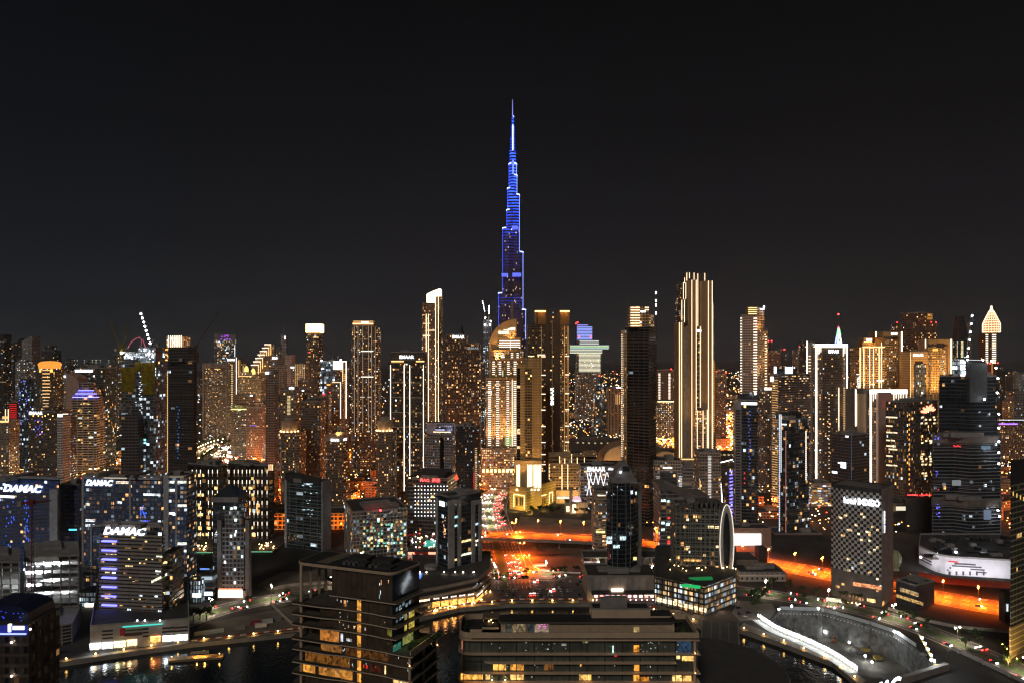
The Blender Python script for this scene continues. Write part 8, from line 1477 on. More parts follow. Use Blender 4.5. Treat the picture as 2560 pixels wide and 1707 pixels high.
for x,y,pw in ((2046,1546,3500),(1979,1540,1400),(1947,1548,1400)): mast_light(x,y,0,8,'bright lamp on a mast at the far rim of the excavation pit', 'rim lamps of the pit', pw)
for x,y,pw in ((2061,1590,1800),(2123,1618,1200),(2163,1652,2600),(2180,1668,1000)): mast_light(x,y,-19,4,'work lamp on the muddy floor of the excavation pit', 'work lamps on the pit floor', pw,30)
for x,y,pw in ((2236,1588,2500),(2328,1660,2000)): mast_light(x,y,0,3,'bright lamp at the right hand end of the pit wall', 'lamps at the end of the pit wall', pw)
def rig(label,x,y,z0,h,lean=0,boom=None):
    d = gd(y,z0); p = (gx(x,d),d); o = bpy.data.objects.new('drilling_rig', None); COL.objects.link(o); o.location = (*p,z0); tag(o,label,'drilling rig'); yl = plain('rig_yellow', (.32,.22,.04),.6); dk_ = plain('rig_dark', (.06,.055,.05),.7)
    link('track', MB().box(-3,3,-2.2,-1.3,0,1.1).mesh('track', dk_),o); link('track', MB().box(-3,3,1.3,2.2,0,1.1).mesh('track', dk_),o); link('body', MB().prism([(-3.2,-1.7),(2,-1.7),(2.6,0),(2,1.7),(-3.2,1.7)],1.2,3.4,0,0,True).mesh('body', yl),o); link('cab', MB().box(.6,2.2,-1.6,-.2,3.4,4.8).mesh('cab', dk_),o)
    mb = MB(); mb.tube((2.6,0,1),(2.6 + lean,0,h),.45,.3,n=4); mb.tube((3.5,0,1),(3.5 + lean,0,h * .97),.12,n=4)
    for k in range(int(h / 2)): mb.tube((2.6 + lean * k * 2 / h,0,k * 2),(3.5 + lean * k * 2 / h,0,k * 2 + 1.2),.08,n=3)
    link('mast', mb.mesh('mast', plain('rig_mast', (.16,.09,.05),.7)),o); link('stay', MB().tube((-1.5,0,3.2),(2.6 + lean * .5,0,h * .5),.15).mesh('stay', dk_),o)
    if boom: link('boom', MB().tube((1,0,3),boom,.3,.2,n=4).mesh('boom', dk_),o)
    return o
rig('tall drilling rig with an upright mast at the foot of the pit wall', 2048,1584,-19,21)
rig('second drilling rig with a slim mast farther along the pit wall', 2166,1630,-19,22)
rig('small blue lit drilling rig before the lower pit wall', 2196,1650,-19,10)
rig('crawler crane with a long dark leaning lattice boom inside the pit', 2112,1598,-19,6,0,(-7,0,24))
def digger(label,x,y,z0,rot,col):
    d = gd(y,z0); o = bpy.data.objects.new('excavator', None); COL.objects.link(o); o.location = (gx(x,d),d,z0); o.rotation_euler.z = rot; tag(o,label,'excavator'); m = plain('digger_%d' % int(col[0] * 100),col,.6); dk_ = plain('rig_dark', (.06,.055,.05),.7)
    for s in (-1,1): link('track', MB().box(-2.2,2.2,s * 1.2 - .35,s * 1.2 + .35,0,.9).mesh('track', dk_),o)
    link('body', MB().prism([(-2.4,-1.4),(1.2,-1.4),(1.6,0),(1.2,1.4),(-2.4,1.4)],1,2.3,0,0,True).mesh('body', m),o); link('cab', MB().box(.1,1.5,-1.3,-.1,2.3,3.5).mesh('cab', dk_),o); link('boom', MB().tube((1.2,.3,2),(4.2,.3,5),.3).tube((4.2,.3,5),(6.4,.3,2.2),.25).mesh('boom', m),o); link('bucket', MB().box(5.9,6.9,-.3,.9,1.4,2.3).mesh('bucket', dk_),o)
digger('yellow excavator digging at the left end of the pit floor', 1996,1570,-19,.4,(.34,.24,.05)); digger('pale excavator with a raised arm on the pit floor', 2008,1562,-19,2.2,(.4,.4,.38)); digger('orange excavator in the middle of the pit floor', 2085,1604,-19,1.0,(.3,.1,.03)); digger('dark excavator near the pit floor lamps', 2150,1634,-19,2.6,(.12,.12,.12)); digger('small excavator on the ramp at the right end of the pit', 2310,1640,-1,.6,(.4,.42,.4))
cr = crane('crawler crane with six star bright lamps along its yellow jib beside the pit', 440,(2343,1668),(2297,1582),1700,col=(.40,.28,.06),r=.5,lights=6,lr=.75,lst=36,counter=False)
l = bpy.data.lights.new('lamp_light', 'POINT'); l.energy = 2500; l.color = (.88,.95,1); l.shadow_soft_size = .6; q = bpy.data.objects.new('lamp_light', l); COL.objects.link(q); q.parent = cr.e; q.location = (gx(2320,438) - cr.o[0],434 - cr.o[1],gz(1625,440))
crane('dark piling crane with a leaning boom on the embankment below the canal road', 452,(2362,1654),(2370,1628),1672,col=(.07,.065,.06),r=.5,counter=False)
for p0,n_ in (((1990,1606),1),): pass
tag(link('retaining_slab', MB().obox(GP(2310,1690),(.9,.43),(-.43,.9),46,3,0,4).mesh('retaining_slab', plain('bridge_concrete', (.40,.36,.31),.8))),'lit concrete slab wall at the near right end of the pit', 'wall')
# approach bridge of the canal road at the lower right
AB = [p for p in canal_road if CX + p.x / p.y * F > 2400]
ab = T('approach_bridge', 'concrete side wall and piers carrying the canal road at the lower right', 'bridge', [(p.x,p.y) for p in (AB[0],AB[-1],AB[len(AB) // 2] + Vector((1,1)))],0)
ab.part('side_wall', bar_ribbon(MB(),AB,-12.9,-12.3,-2.5,2.4),DECK); 
for i in range(1,len(AB),3): n,t = nrm(AB,i); c = AB[i] - n * 13.4; ab.part('pier', MB().obox((c.x,c.y),(t.x,t.y),(n.x,n.y),1.4,1.0,-3,1.8),DECK)
# foot bridge over the canal left of the basin
fbp = [Vector(GP(1746,1556,3)),Vector(GP(1765,1600,3)),Vector(GP(1770,1700,3))]
fbr = T('canal_bridge', 'flat dark road bridge crossing the canal beside the near right building', 'bridge', [(p.x,p.y) for p in fbp],0); Pq = [Vector(GP(1800,1554,4)),Vector(GP(1800,1600,4)),Vector(GP(1800,1720,4))]; fbr.part('deck', bar_ribbon(MB(),resample(Pq,8),-13,13,2.4,4),DECK); fbr.part('road_surface', ribbon(MB(),resample(Pq,8),-12,12,4.02),ASPH); mk = MB(); [ribbon(mk,resample(Pq,8),o - .2,o + .2,4.05) for o in (-6,0,6)]; fbr.part('lane_lines', mk,plain('faded_paint', (.3,.3,.28),.7))
for s in (-1,1): fbr.part('parapet', bar_ribbon(MB(),resample(Pq,8),s * 12.6 - .2,s * 12.6 + .2,4.02,5.1),DECK)
# ================================================================== near left residence with deep slab terraces
D0 = 240.0
C0,L0,R0,B0 = Vector((-41.8,240)),Vector((-79.6,253.1)),Vector((-33.6,252.6)),Vector((-73.4,267))
rf = [tuple(C0),tuple(R0),tuple(B0),tuple(L0)]
b = T('terraced_residence', 'near dark glass residence with cream slab terraces and a wide flat roof on slim columns', 'building', rf,0,d=D0); b.d = D0
CRM = plain('cream_edge', (.70,.53,.37),.7,var=.1); TG = plain('tinted_glass', (.11,.08,.055),.07,0,var=.4,scale=.25); TG2 = plain('blue_tinted_glass', (.035,.065,.085),.05,0,var=.4,scale=.25); DR_ = plain('dark_roof_deck', (.035,.033,.03),.85,var=.3)
zr = gz(1431,240); fx = (C0 - L0).normalized()
def fpt(t,o=0): p = L0 + (C0 - L0) * t; nn = Vector((fx.y,-fx.x)); return p + nn * o
roofp = rounded([tuple(p) for p in (C0,R0,B0,L0)],3.0,5)
b.part('roof_slab', MB().prism(offset(roofp,.3),zr - 1.0,zr,0,1,True),[CRM,DR_]); b.part('roof_parapet', MB().prism(offset(roofp,.6),zr - .45,zr - .05,0,0,True),CRM)
cc = (L0 + C0 + R0 + B0) / 4
def inner(u,v): return L0 + (C0 - L0) * u + (B0 - L0) * v
for u0,u1,v0,v1,h in ((.42,.62,.45,.8,1.6),(.66,.86,.5,.85,1.3),(.60,.68,.15,.4,1.2),(.80,.94,.15,.4,.8)): P = [inner(u0,v0),inner(u1,v0),inner(u1,v1),inner(u0,v1)]; b.part('roof_plant', MB().prism([tuple(p) for p in P],zr,zr + h,0,0),plain('plant_dark', (.05,.048,.045),.8))
P = [inner(.17,.12),inner(.30,.12),inner(.34,.98),inner(.21,.98)]; [b.part('roof_pipe', MB().tube((*inner(u0,.1),zr + .35),(*inner(u0 + .02,.9),zr + .35),.12),STEEL) for u0 in (.38,.64,.90)]; [b.part('air_unit', MB().box(q_.x - .6,q_.x + .6,q_.y - .5,q_.y + .5,zr,zr + 1.0),plain('air_unit', (.16,.155,.15),.6)) for q_ in [inner(u0,v0) for u0 in (.45,.5,.55,.72,.78) for v0 in (.2,.3)]]; b.part('roof_opening', MB().prism([tuple(p) for p in P],zr,zr + .12,0,0),plain('lattice_pale', (.20,.16,.12),.8))
zf = [113.5,108.7,104.8,100.9,95.7,91.9,87.2,83.0,78.8,74.6,70.4,66,62,58,54,50]
C2,R2 = Vector((-36.0,238.0)),Vector((-28.2,255.5)); B2 = B0 + (R2 - R0) * .9
def wavy(Lp,Cp,out,amp=.9,s0=.0):                           # front edge that steps in and out in a soft wave
    n = 26; P = []
    for k in range(n + 1):
        t = k / n; o = out + amp * (1 / (1 + math.exp(-(t - .38) * 30)) - 1 / (1 + math.exp(-(t - .86) * 30)))
        p = Lp + (Cp - Lp) * t; P.append((p + Vector((fx.y,-fx.x)) * o))
    return P
for i,z in enumerate(zf):
    low = i >= 4; Ce,Re,Be = (C2,R2,B2) if low else (C0,R0,B0); Ls,Bs = (L0,B0) if i > 0 else (fpt(.36),inner(.36,1))
    ex = fx * (-1.6 if i > 0 else 0)
    fr = wavy(Ls + ex,Ce,.9,-.9 if i else 0); rt = (Re - Ce).normalized()
    bk = [Re + Vector((rt.y,-rt.x)) * 1.2 + rt * .4,Be + Vector((.3,1)),Bs + ex + Vector((-.2,1.0))]
    if i > 0: nose = [Ls + ex * 1.9 + (B0 - L0) * .72,Ls + ex * 2.3 + (B0 - L0) * .4,Ls + ex * 2.0 + (B0 - L0) * .14]
    else: nose = []
    ring = [tuple(p) for p in fr + [Ce + Vector((rt.y,-rt.x)) * 1.3 + Vector((.2,-.5))] + bk + nose]
    b.part('floor_slab', MB().prism(ring,z - .38,z,0,1,True),[CRM,plain('terrace_deck', (.10,.085,.065),.85)])
    if i > 0:
        g_ = MB(); 
        for a,c in zip(fr[:11],fr[1:12]): g_.face([(a.x,a.y,z),(c.x,c.y,z),(c.x,c.y,z + .9),(a.x,a.y,z + .9)])
        b.part('balustrade', g_,plain('rail_glass', (.05,.045,.035),.1))
# glazed boxes between the slabs
tops = [zr - 1.0] + [z - .55 for z in zf]
start = [.40,.23,.23,.23,.23,.08,.08,.06,.06,.06,.06,.06,.06,.06,.06]
for i in range(len(zf)):
    z1 = tops[i]; z0 = zf[i]; low = i >= 5; Ce,Re = (C2,R2) if low else (C0,R0)
    a = L0 + (Ce - L0) * (start[i - 1] if i else .36) - Vector((fx.y,-fx.x)) * 1.0; c = Ce - Vector((fx.y,-fx.x)) * .6 - fx * .6; r_ = Re - fx * .8; bk = B0 + (a - L0)
    poly = [tuple(a),tuple(c),tuple(r_),tuple(bk)]
    mb = MB().prism(poly,z0,z1,0,0)
    o = b.part('glazing', mb,[TG]); 
    rs = MB(); n_ = (Vector(c) - Vector(r_)).normalized(); dr = (r_ - c); nr_ = Vector((dr.y,-dr.x)).normalized(); q0 = c + nr_ * .06; q1 = r_ + nr_ * .06; rs.face([(q0.x,q0.y,z0),(q1.x,q1.y,z0),(q1.x,q1.y,z1),(q0.x,q0.y,z1)]); b.part('side_glazing', rs,[TG2])
    mu = MB(); nm = 12
    for k in range(1,nm):
        p = a + (c - a) * (k / nm) + Vector((fx.y,-fx.x)) * .05; mu.obox((p.x,p.y),fx,Vector((fx.y,-fx.x)),.07,.1,z0,z1)
    b.part('mullions', mu,plain('bronze_mullion', (.05,.04,.03),.5))
    b_foot = poly
    def lit(x0,x1,h0,h1,col,st,f=poly): 
        p,t,n = b.hit((x0 + x1) / 2,f); w = (x1 - x0) / F * p[1] / max(.3,t[0]); b.part('lit_window', MB().obox((p[0] + n[0] * .08,p[1] + n[1] * .08),t,n,w,.12,z0 + h0 * (z1 - z0),z0 + h1 * (z1 - z0)),interior(col,st))
    if i >= 1: lit(893,903,.02,.85,(1,.42,.06),.9)
    if i == 1: lit(860,866,.2,.7,(1,.45,.12),.5)
    if i == 3: lit(1008 - 40,980,.1,.8,(.9,.8,.15),.12)
    if i == 4: lit(798,850,.05,.9,(1,.35,.06),.34); lit(852,858,.2,.8,(.8,.9,1),.7); lit(866,880,.3,.5,(.9,.95,1),.5)
    if i == 5: lit(860,975,.05,.85,(1,.34,.05),.06); lit(800,856,.1,.9,(1,.4,.08),.2)
    if i == 6: lit(757,880,.05,.9,(1,.36,.05),.13); lit(908,911,.3,.6,(1,.05,.02),.6); lit(916,919,.3,.6,(1,.05,.02),.6); lit(962,965,.1,.8,(1,.7,.3),1.5); lit(925,955,.1,.7,(1,.15,.04),.04)
    if i == 7: lit(757,790,.05,.9,(1,.42,.06),.7); lit(793,885,.05,.9,(1,.40,.06),.42); lit(982,1022,.1,.9,(1,.62,.2),.8); lit(1002,1005,.1,.8,(1,.8,.4),2.5)
    if i in (2,3):
        for x0,x1 in ((1011,1016),(1023,1034)): lit(x0,x1,.05,.9,(1,.72,.12),.4)
    if i == 4: lit(1009,1030,.1,.9,(.75,.8,.2),.22); lit(984,1000,.0,.5,(.2,1,.7),.10)
    if i == 3: 
        for k in range(4): lit(870 + k * 14,873 + k * 14,.3,.6,(1,.7,.5),.6)
    if i in (1,2):
        for k in range(5): lit(990 + k * 8,994 + k * 8,.2 + .1 * (k % 3),.5 + .1 * (k % 3),(.5,.7,.8),.2)
    if i == 0: lit(948,950,.05,.2,(.6,1,.9),.5)
    rr = b.rnd
    if i < 9:
        for k in range(7 if i else 4):
            x = rr.choice((rr.uniform(835,975),rr.gauss(855,12),rr.uniform(985,1030))) if i else rr.gauss(955,8); h = rr.uniform(.1,.75); x = max(x,834 if i == 0 else 800); lit(x,x + rr.uniform(.5,1.6),h,h + rr.uniform(.05,.22),rr.choice(((.85,.95,1),(1,.8,.55),(1,.5,.2),(.7,.9,1))),rr.uniform(.25,1.1))  # tiny emissive panes painting city light reflections on the glass, not lit rooms
for t,q in ((.06,0),(.40,1),(.72,2),(.98,3)):
    p = L0 + (B0 - L0) * t + fx * 1.0; b.part('column', MB().tube((p.x,p.y,0 if q < 2 else 108),(p.x,p.y,zr - 1),.55,n=10),CRM)
for p,z0,z1 in ((C2 + Vector((.3,.2)),0,95),(R2 + Vector((-.3,0)),0,95),((C2 + R2) / 2,0,95)): b.part('column', MB().tube((p.x,p.y,z0),(p.x,p.y,z1),.5,n=10),CRM)
# planted terrace on the bulging right corner
for k in range(14): p = C0 + (R2 - C0) * (.15 + .06 * k) + Vector((1.5 + RND.uniform(0,2.2),RND.uniform(-.6,1.6))); shrub((p.x,p.y),.38,'terrace shrub lit yellow green on the near left residence', 'terrace shrubs of the near left residence'); SC.objects[-1]
for o in [o for o in SC.objects if o.get('group') == 'terrace shrubs of the near left residence']: o.location.z = 95.7 - .45
wl = MB(); p0 = C2 + Vector((.5,.3)); p1 = R2 + Vector((.4,0)); t = (p1 - p0).normalized(); c = (p0 + p1) / 2; wl.obox((c.x,c.y),t,Vector((t.y,-t.x)),(p1 - p0).length,.35,95.7,97.2); b.part('planter_wall', wl,CRM)
b.flood(-34.5,247,100.2,(-33.5,247.5,96),420,(1,.85,.15),150); b.flood(-38.5,243.5,99.5,(-37,243,96),160,(.2,1,.5),150)
for p,z in ((C2 + Vector((.4,-.6)),84),(C2 + Vector((.4,-.6)),92.3),(R2 + Vector((.4,-.5)),92.3)): b.part('uplight', MB().ball((p.x,p.y,z),.12),em(GO,20)); b.flood(p.x,p.y - .3,z,(p.x - .1,p.y + .1,z + 4),60,GO,80)
b.flood(L0.x + 3,L0.y - .5,zf[3] + .4,(L0.x + 2.4,L0.y + 2.5,zf[3] + 4),80,GO,100)
# ================================================================== near right building with the rooftop pavilion
D1 = 281.0
xl,xr = gx(1146,D1),gx(1748,D1); yb_ = D1 + 21
foot = rounded([(xl,D1),(xr,D1),(xr,yb_),(xl,yb_)],5.5,6,(0,3))
b = T('pavilion_block', 'near long glass block with rounded end and cream parapet carrying a rooftop pavilion', 'building', foot,0); b.d = D1
zp = gz(1581,D1); zd = zp - 2.2
G1 = plain('grey_green_glass', (.13,.14,.115),.06,0,var=.5,scale=.12)
b.part('roof_deck', MB().prism(foot,zd - .5,zd,0,1,True),[CRM,DR_]); ins = offset(foot,-.5); mb = MB(); n = len(foot)
for i in range(n): a,c,e_,f_ = foot[i],foot[(i + 1) % n],ins[(i + 1) % n],ins[i]; mb.prism([a,c,e_,f_],zp - 3.0,zp,0,0,True)
b.part('parapet', mb,plain('cream_parapet', (.66,.50,.345),.7,var=.12))
b.part('parapet_lip', MB().prism(offset(foot,.25),zp - 3.3,zp - 3.02,0,0,True),CRM)
zz = [zp - 3.3] + [gz(y,D1) for y in (1634,1656.5,1682,1705,1729,1753,1777,1801,1825)]
gin = offset(foot,-1.6)
for i,(z1,z0) in enumerate(zip(zz,zz[1:])):
    b.part('glazing', MB().prism(gin,z0,z1 - .4,0,0),[G1])
    ff = foot if i != 1 else rounded([(gx(1210,D1),D1),(gx(1688,D1),D1),(gx(1688,D1),yb_),(gx(1210,D1),yb_)],4,5,(0,3))
    b.part('floor_slab', MB().prism(offset(ff,.5),z0 - .3,z0,0,0,True),[CRM])
    m_ = MB()
    for k in range(13):
        X = gx(1158 + k * 44.4,D1); m_.box(X - .14,X + .14,D1 + 1.3,D1 + 1.62,z0,z1 - .4)
    for k in range(40):
        X = gx(1158 + k * 14.8,D1); m_.box(X - .04,X + .04,D1 + 1.5,D1 + 1.62,z0,z1 - .4)
    b.part('mullions', m_,plain('bronze_mullion', (.05,.04,.03),.5)); X = gx(1738,D1); b.part('column', MB().tube((X,D1 + .6,z0),(X,D1 + .6,z1 - .4),.55,n=10),CRM)
gf = rectfoot(1100,1800,D1 + 1.45,3)
def LW(x0,x1,y0,y1,col,st): b.pane(x0,x1,y0,y1,interior(col,st),'lit_window', foot=gf)
Wm = (1,.50,.10)
for a in ((1233,1265,1659,1674,Wm,1.1),(1276,1309,1659,1674,(1,.42,.07),.8),(1152,1207,1680,1697,(1,.46,.08),1.0),(1214,1225,1682,1697,(1,.6,.2),1.2),(1276,1309,1684,1698,(1,.55,.16),1.2),(1448,1478,1684,1699,(1,.55,.14),1.2),(1584.5,1598,1612,1628,(1,.36,.04),.9),(1585,1598,1661,1676,(1,.40,.05),.9),(1584,1598,1686,1702,(1,.42,.06),1.0),(1599,1622,1691,1702,(1,.34,.03),.55),(1691,1700,1638,1646,(1,.72,.3),1.6),(1705,1734,1639,1651,(1,.55,.16),1.2),(1681,1704,1687,1703,(1,.6,.2),1.3),(1707,1728,1688,1703,(1,.5,.14),1.1),(1450,1454,1659,1665,(1,.5,.1),1.4),(1360,1384,1659,1674,(1,.4,.1),.12),(1531,1534,1613,1630,(.7,1,.95),.9),(1693,1727,1602,1630,(.12,.25,.5),.14),(1457,1470,1602,1606,(.7,.75,.3),.35),(1404,1416,1608,1613,(.7,.7,.6),.3),(1536,1542,1635,1640,(1,.03,.02),1.0)): LW(*a)
r = b.rnd
for k in range(46): x = r.choice((r.uniform(1150,1740),r.gauss(1615,14),r.gauss(1345,30))); y = r.choice((1606,1612,1620,1626,1663,1690)) + r.uniform(-3,3); b.pane(x,x + r.uniform(1,3),y,y + r.uniform(1,2.4),em(r.choice(((.8,.9,1),(1,.75,.45),(.6,.8,.7))),r.uniform(.1,.7)),'painted_reflection', foot=gf)  # city lights reflected in the glazing, painted as small glowing panes
for x in (1230,1263): b.part('balcony_lamp', MB().ball((gx(x,D1),D1 + .2,gz(1699,D1)),.25),em((1,.75,.35),20))
for y in (1631,1681): b.part('uplight', MB().ball((gx(1738,D1),D1 - .3,gz(y,D1)),.12),em(GO,20)); b.flood(gx(1738,D1),D1 - .5,gz(y,D1),(gx(1738,D1) , D1 + .4,gz(y - 22,D1)),90,GO,70)
b.strip(1157,1600,1622,(1,.35,.2),.8,.25,foot=offset(foot,-1.4))
# rooftop pavilion, same thing as the block it stands on
d = D1 + 6; pf = rectfoot(1252,1686,d,6.5); zc = gz(1553,d); b.block('pavilion_wall', pf,zd,zc - .6,[plain('ribbed_stone', (.56,.43,.30),.75,var=.15,scale=.5),DR_]); rfp = rounded(offset(pf,1.0),3,4); b.part('pavilion_roof', MB().prism(rfp,zc - .6,zc + .3,0,1,True),[plain('roof_fascia', (.12,.10,.085),.7),DR_])
mb = MB()
for k in range(70):
    x = 1374 + k * 3.2
    if x < 1584: mb.box(gx(x,d) - .05,gx(x,d) + .05,d - .1,d,zd,zc - .6)
b.part('wall_ribs', mb,plain('ribbed_stone', (.56,.43,.30),.75,var=.15,scale=.5))
pfr = rectfoot(1240,1700,d - .1,3)
for x0,x1,m_ in ((1262,1280,interior((.7,.7,.55),.06)),(1283,1313,interior((1,.75,.4),.22)),(1318,1335,interior((.5,.6,.6),.05)),(1337,1372,interior((1,.7,.5),.25)),(1584.5,1598,interior((1,.75,.3),.4))): b.pane(x0,x1,1557 if x0 < 1500 else 1567,1579,m_,'pavilion_window', foot=pfr)
for k in range(12): x = r.uniform(1341,1370); y = r.uniform(1555,1568); b.pane(x,x + 3.5,y,y + 1.2,em((1,.12,.75),1.5),'magenta_light', foot=offset(pfr,.1))
for x in (1262,1281,1315,1336,1373): b.part('pavilion_column', MB().box(gx(x,d) - .2,gx(x,d) + .2,d - .35,d - .05,zd,zc - .6),CRM)
u = rectfoot(1479,1626,D1 + 9.2,8); b.block('upper_box', u,zd,gz(1523,D1 + 9.2),[plain('cream_parapet', (.66,.50,.345),.7,var=.12),DR_]); b.roofgear(u,gz(1523,D1 + 9.2),2,.5); b.block('low_box', rounded(rectfoot(1626.2,1682,D1 + 9.6,7),2,4,(1,)),zd,gz(1539,D1 + 9.6),[plain('cream_parapet', (.66,.50,.345),.7,var=.12),DR_]); b.block('front_strip', rectfoot(1272,1470,D1 + 9,3),zc + .3,zc + 1.0,[DARKM,DR_])
for x0,x1,y0,y1 in ((1175,1247,1572,1581),(1205,1247,1567,1573)): f_ = rectfoot(x0,x1,D1 + 4,6); b.block('planter', f_,zd,gz(y0,D1 + 4),[plain('cream_parapet', (.66,.50,.345),.7,var=.12),DR_])
b.part('pergola', MB().box(gx(1206,292),gx(1250,292),292,299,zd + 3.6,zd + 3.9),plain('pergola_wood', (.20,.15,.10),.8)); [b.part('pergola_post', MB().box(gx(x,292) - .12,gx(x,292) + .12,292.2,292.5,zd,zd + 3.6),CRM) for x in (1209,1228,1247)]
for x,y in ((1228,1548),(1232,1556),(1208,1558),(1222,1552)): b.part('terrace_lamp', MB().ball((gx(x,D1 + 9),D1 + 9,gz(y,D1 + 9)),.22),em(GO,18))
b.flood(gx(1228,D1 + 10),D1 + 9,zd + 4.5,(gx(1228,D1 + 10),D1 + 10,zd),260,GO,150); b.flood(gx(1340,d),d - 2.2,zc - 1,(gx(1340,d),d - 3,zd),90,(1,.8,.55),150); b.flood(gx(1300,D1),D1 + 1.6,zd + .5,(gx(1300,D1),D1 + .4,zd - .2),40,GO,150)
b.part('terrace_lamp', MB().ball((gx(1244,D1 + 2),D1 + 2,zd + .8),.2),em(GO,25)); b.part('terrace_lamp', MB().ball((gx(1708,D1 + 2),D1 + 3,zd + .9),.25),em((1,.7,.4),18))
for k in range(22):
    x = r.choice((r.uniform(1150,1245),r.uniform(1690,1740))); shrub((gx(x,D1 + 7),D1 + r.uniform(4,18)),.4,'dark roof garden shrub behind the parapet of the near long glass block', 'roof garden shrubs of the near long block')
for o in [o for o in SC.objects if o.get('group') == 'roof garden shrubs of the near long block']: o.location.z = zd - .5
# curved grey canopy roof and the lettered roof at the lower right edge
cp = [(gx(x,gd(y,55)),gd(y,55)) for x,y in ((1744,1590),(1800,1598),(1880,1620),(1935,1650),(1962,1672),(1974,1695),(1972,1720),(1960,1760),(1744,1770))]
if sum(cp[i][0] * cp[(i + 1) % len(cp)][1] - cp[(i + 1) % len(cp)][0] * cp[i][1] for i in range(len(cp))) < 0: cp.reverse()
b = T('canopy_building', 'low building with a broad dark grey curved roof above the basin', 'building', cp,0); b.part('body', MB().prism(offset(cp,-3),0,53,0,0),facade(bay=3,fl=4,ww=.8,wh=.7,lit=.05,wall=(.1,.1,.1))); b.part('curved_roof', MB().prism(cp,53,55,0,1,True),[plain('grey_fascia', (.22,.22,.22),.6),plain('grey_membrane', (.085,.082,.08),.85,var=.2)]); b.part('roof_rim', MB().prism(offset(cp,.4),53.6,54.4,0,0,True),plain('pale_rim', (.34,.34,.33),.6))
d = 300; zt = gz(1722,d); b = BB('dark roofed tower just below the frame with big white italic roof lettering', 2085,2300,1752,d=d,fac=fs(COOLG),gear=0,dep=10,name='hotel_tower', cat='tower')
b.sign('DAMAC', 2096,2270,1707,1741,CW,14,shear=.3,bold=.06,at=((gx(2186,303),303),(.9,.436),(.436,-.9)))
bl = b.part('sign_frame', MB().obox((gx(2186,304),304.6),(.9,.436),(.436,-.9),34,.4,gz(1752,300),gz(1741,303)),DARKM)
# ================================================================== walls, cabins and the jetty on the vacant plots
def wall_run(name,label,pts,h,mat,th=.25,cat='wall'):
    P = [Vector(GP(*p)) for p in pts]; mb = MB()
    for a,c in zip(P,P[1:]): t = c - a; nn = Vector((-t.y,t.x)).normalized(); mb.obox(((a.x + c.x) / 2,(a.y + c.y) / 2),t.normalized(),nn,t.length,th,0,h)
    return tag(link(name,mb.mesh(name,mat)),label,cat)
PALE = plain('pale_boundary', (.42,.38,.33),.8,var=.3,scale=.3)
wall_run('boundary_wall', 'pale boundary wall running down the empty plot from the road to the canal', ((676,1510),(700,1534),(728,1560),(760,1566)),2.6,PALE)
wall_run('boundary_wall', 'pale boundary wall along the back of the sandy plot below the dark glass office', ((684,1474),(720,1466),(790,1460),(900,1452)),2.6,PALE)
wall_run('plot_fence', 'long pale fence round the dark gravel plot beside the checkered hotel', ((2220,1523),(2270,1540),(2311,1553),(2394,1570),(2523,1582)),2.4,PALE,.15,'fence')
wall_run('site_screen', 'bluish sheet screen on the canal side of the empty plot', ((486,1590),(520,1585),(560,1579)),3.2,plain('sheet_screen', (.30,.36,.40),.6),.15,'fence')
wall_run('lot_wall', 'white kerb wall curving round the sand lot by the junction', ((1322,1394),(1330,1412),(1350,1426),(1400,1432),(1452,1434)),1.8,WHITEP)
for k,(x,y,c) in enumerate(((640,1560,'red'),(652,1566,'white'),(668,1556,'white'),(598,1572,'grey'),(690,1550,'grey'))):
    o = tag(link('site_container', MB().box(-4,4,-1.3,1.3,0,2.7).mesh('site_container', plain('container_' + c,{'red': (.25,.03,.03),'white': (.6,.6,.58),'grey': (.2,.2,.2)}[c],.6)),None,(*GP(x,y),.06)),'%s steel container standing on the empty canal side plot' % c,'container', c + ' containers on the empty plot'); link('door', MB().box(4.0,4.06,-1.1,1.1,.2,2.5).mesh('door', STEEL),o); o.rotation_euler.z = .3
jd = gd(1641,-1.5); jx = gx(492,jd); jt = tag(link('jetty', MB().box(-17,17,-3,3,-2.9,-1.5).mesh('jetty', plain('jetty_deck', (.30,.22,.13),.7)),None,(jx,jd,0)),'floating jetty with amber lit canopy moored at the canal edge', 'jetty'); jt.rotation_euler.z = .16
link('canopy', MB().box(-4,7,-2,2,1.2,1.5).mesh('canopy', plain('jetty_canopy', (.5,.4,.28),.6)),jt)
for x in (-3.8,6.8):
    for y in (-1.8,1.8): link('post', MB().box(x - .1,x + .1,y - .1,y + .1,-1.5,1.2).mesh('post', STEEL),jt)
for x,y,e_ in ((-15,-2.6,300),(0,0,900),(5,0,900),(15,-2.6,300)):
    link('lamp_head', MB().ball((x,y,.9),.22).mesh('lamp_head', em((1,.55,.12),24)),jt); l = bpy.data.lights.new('lamp_light', 'POINT'); l.energy = e_; l.color = (1,.52,.1); l.shadow_soft_size = .4; link('lamp_light', l,jt,(x,y,.2))
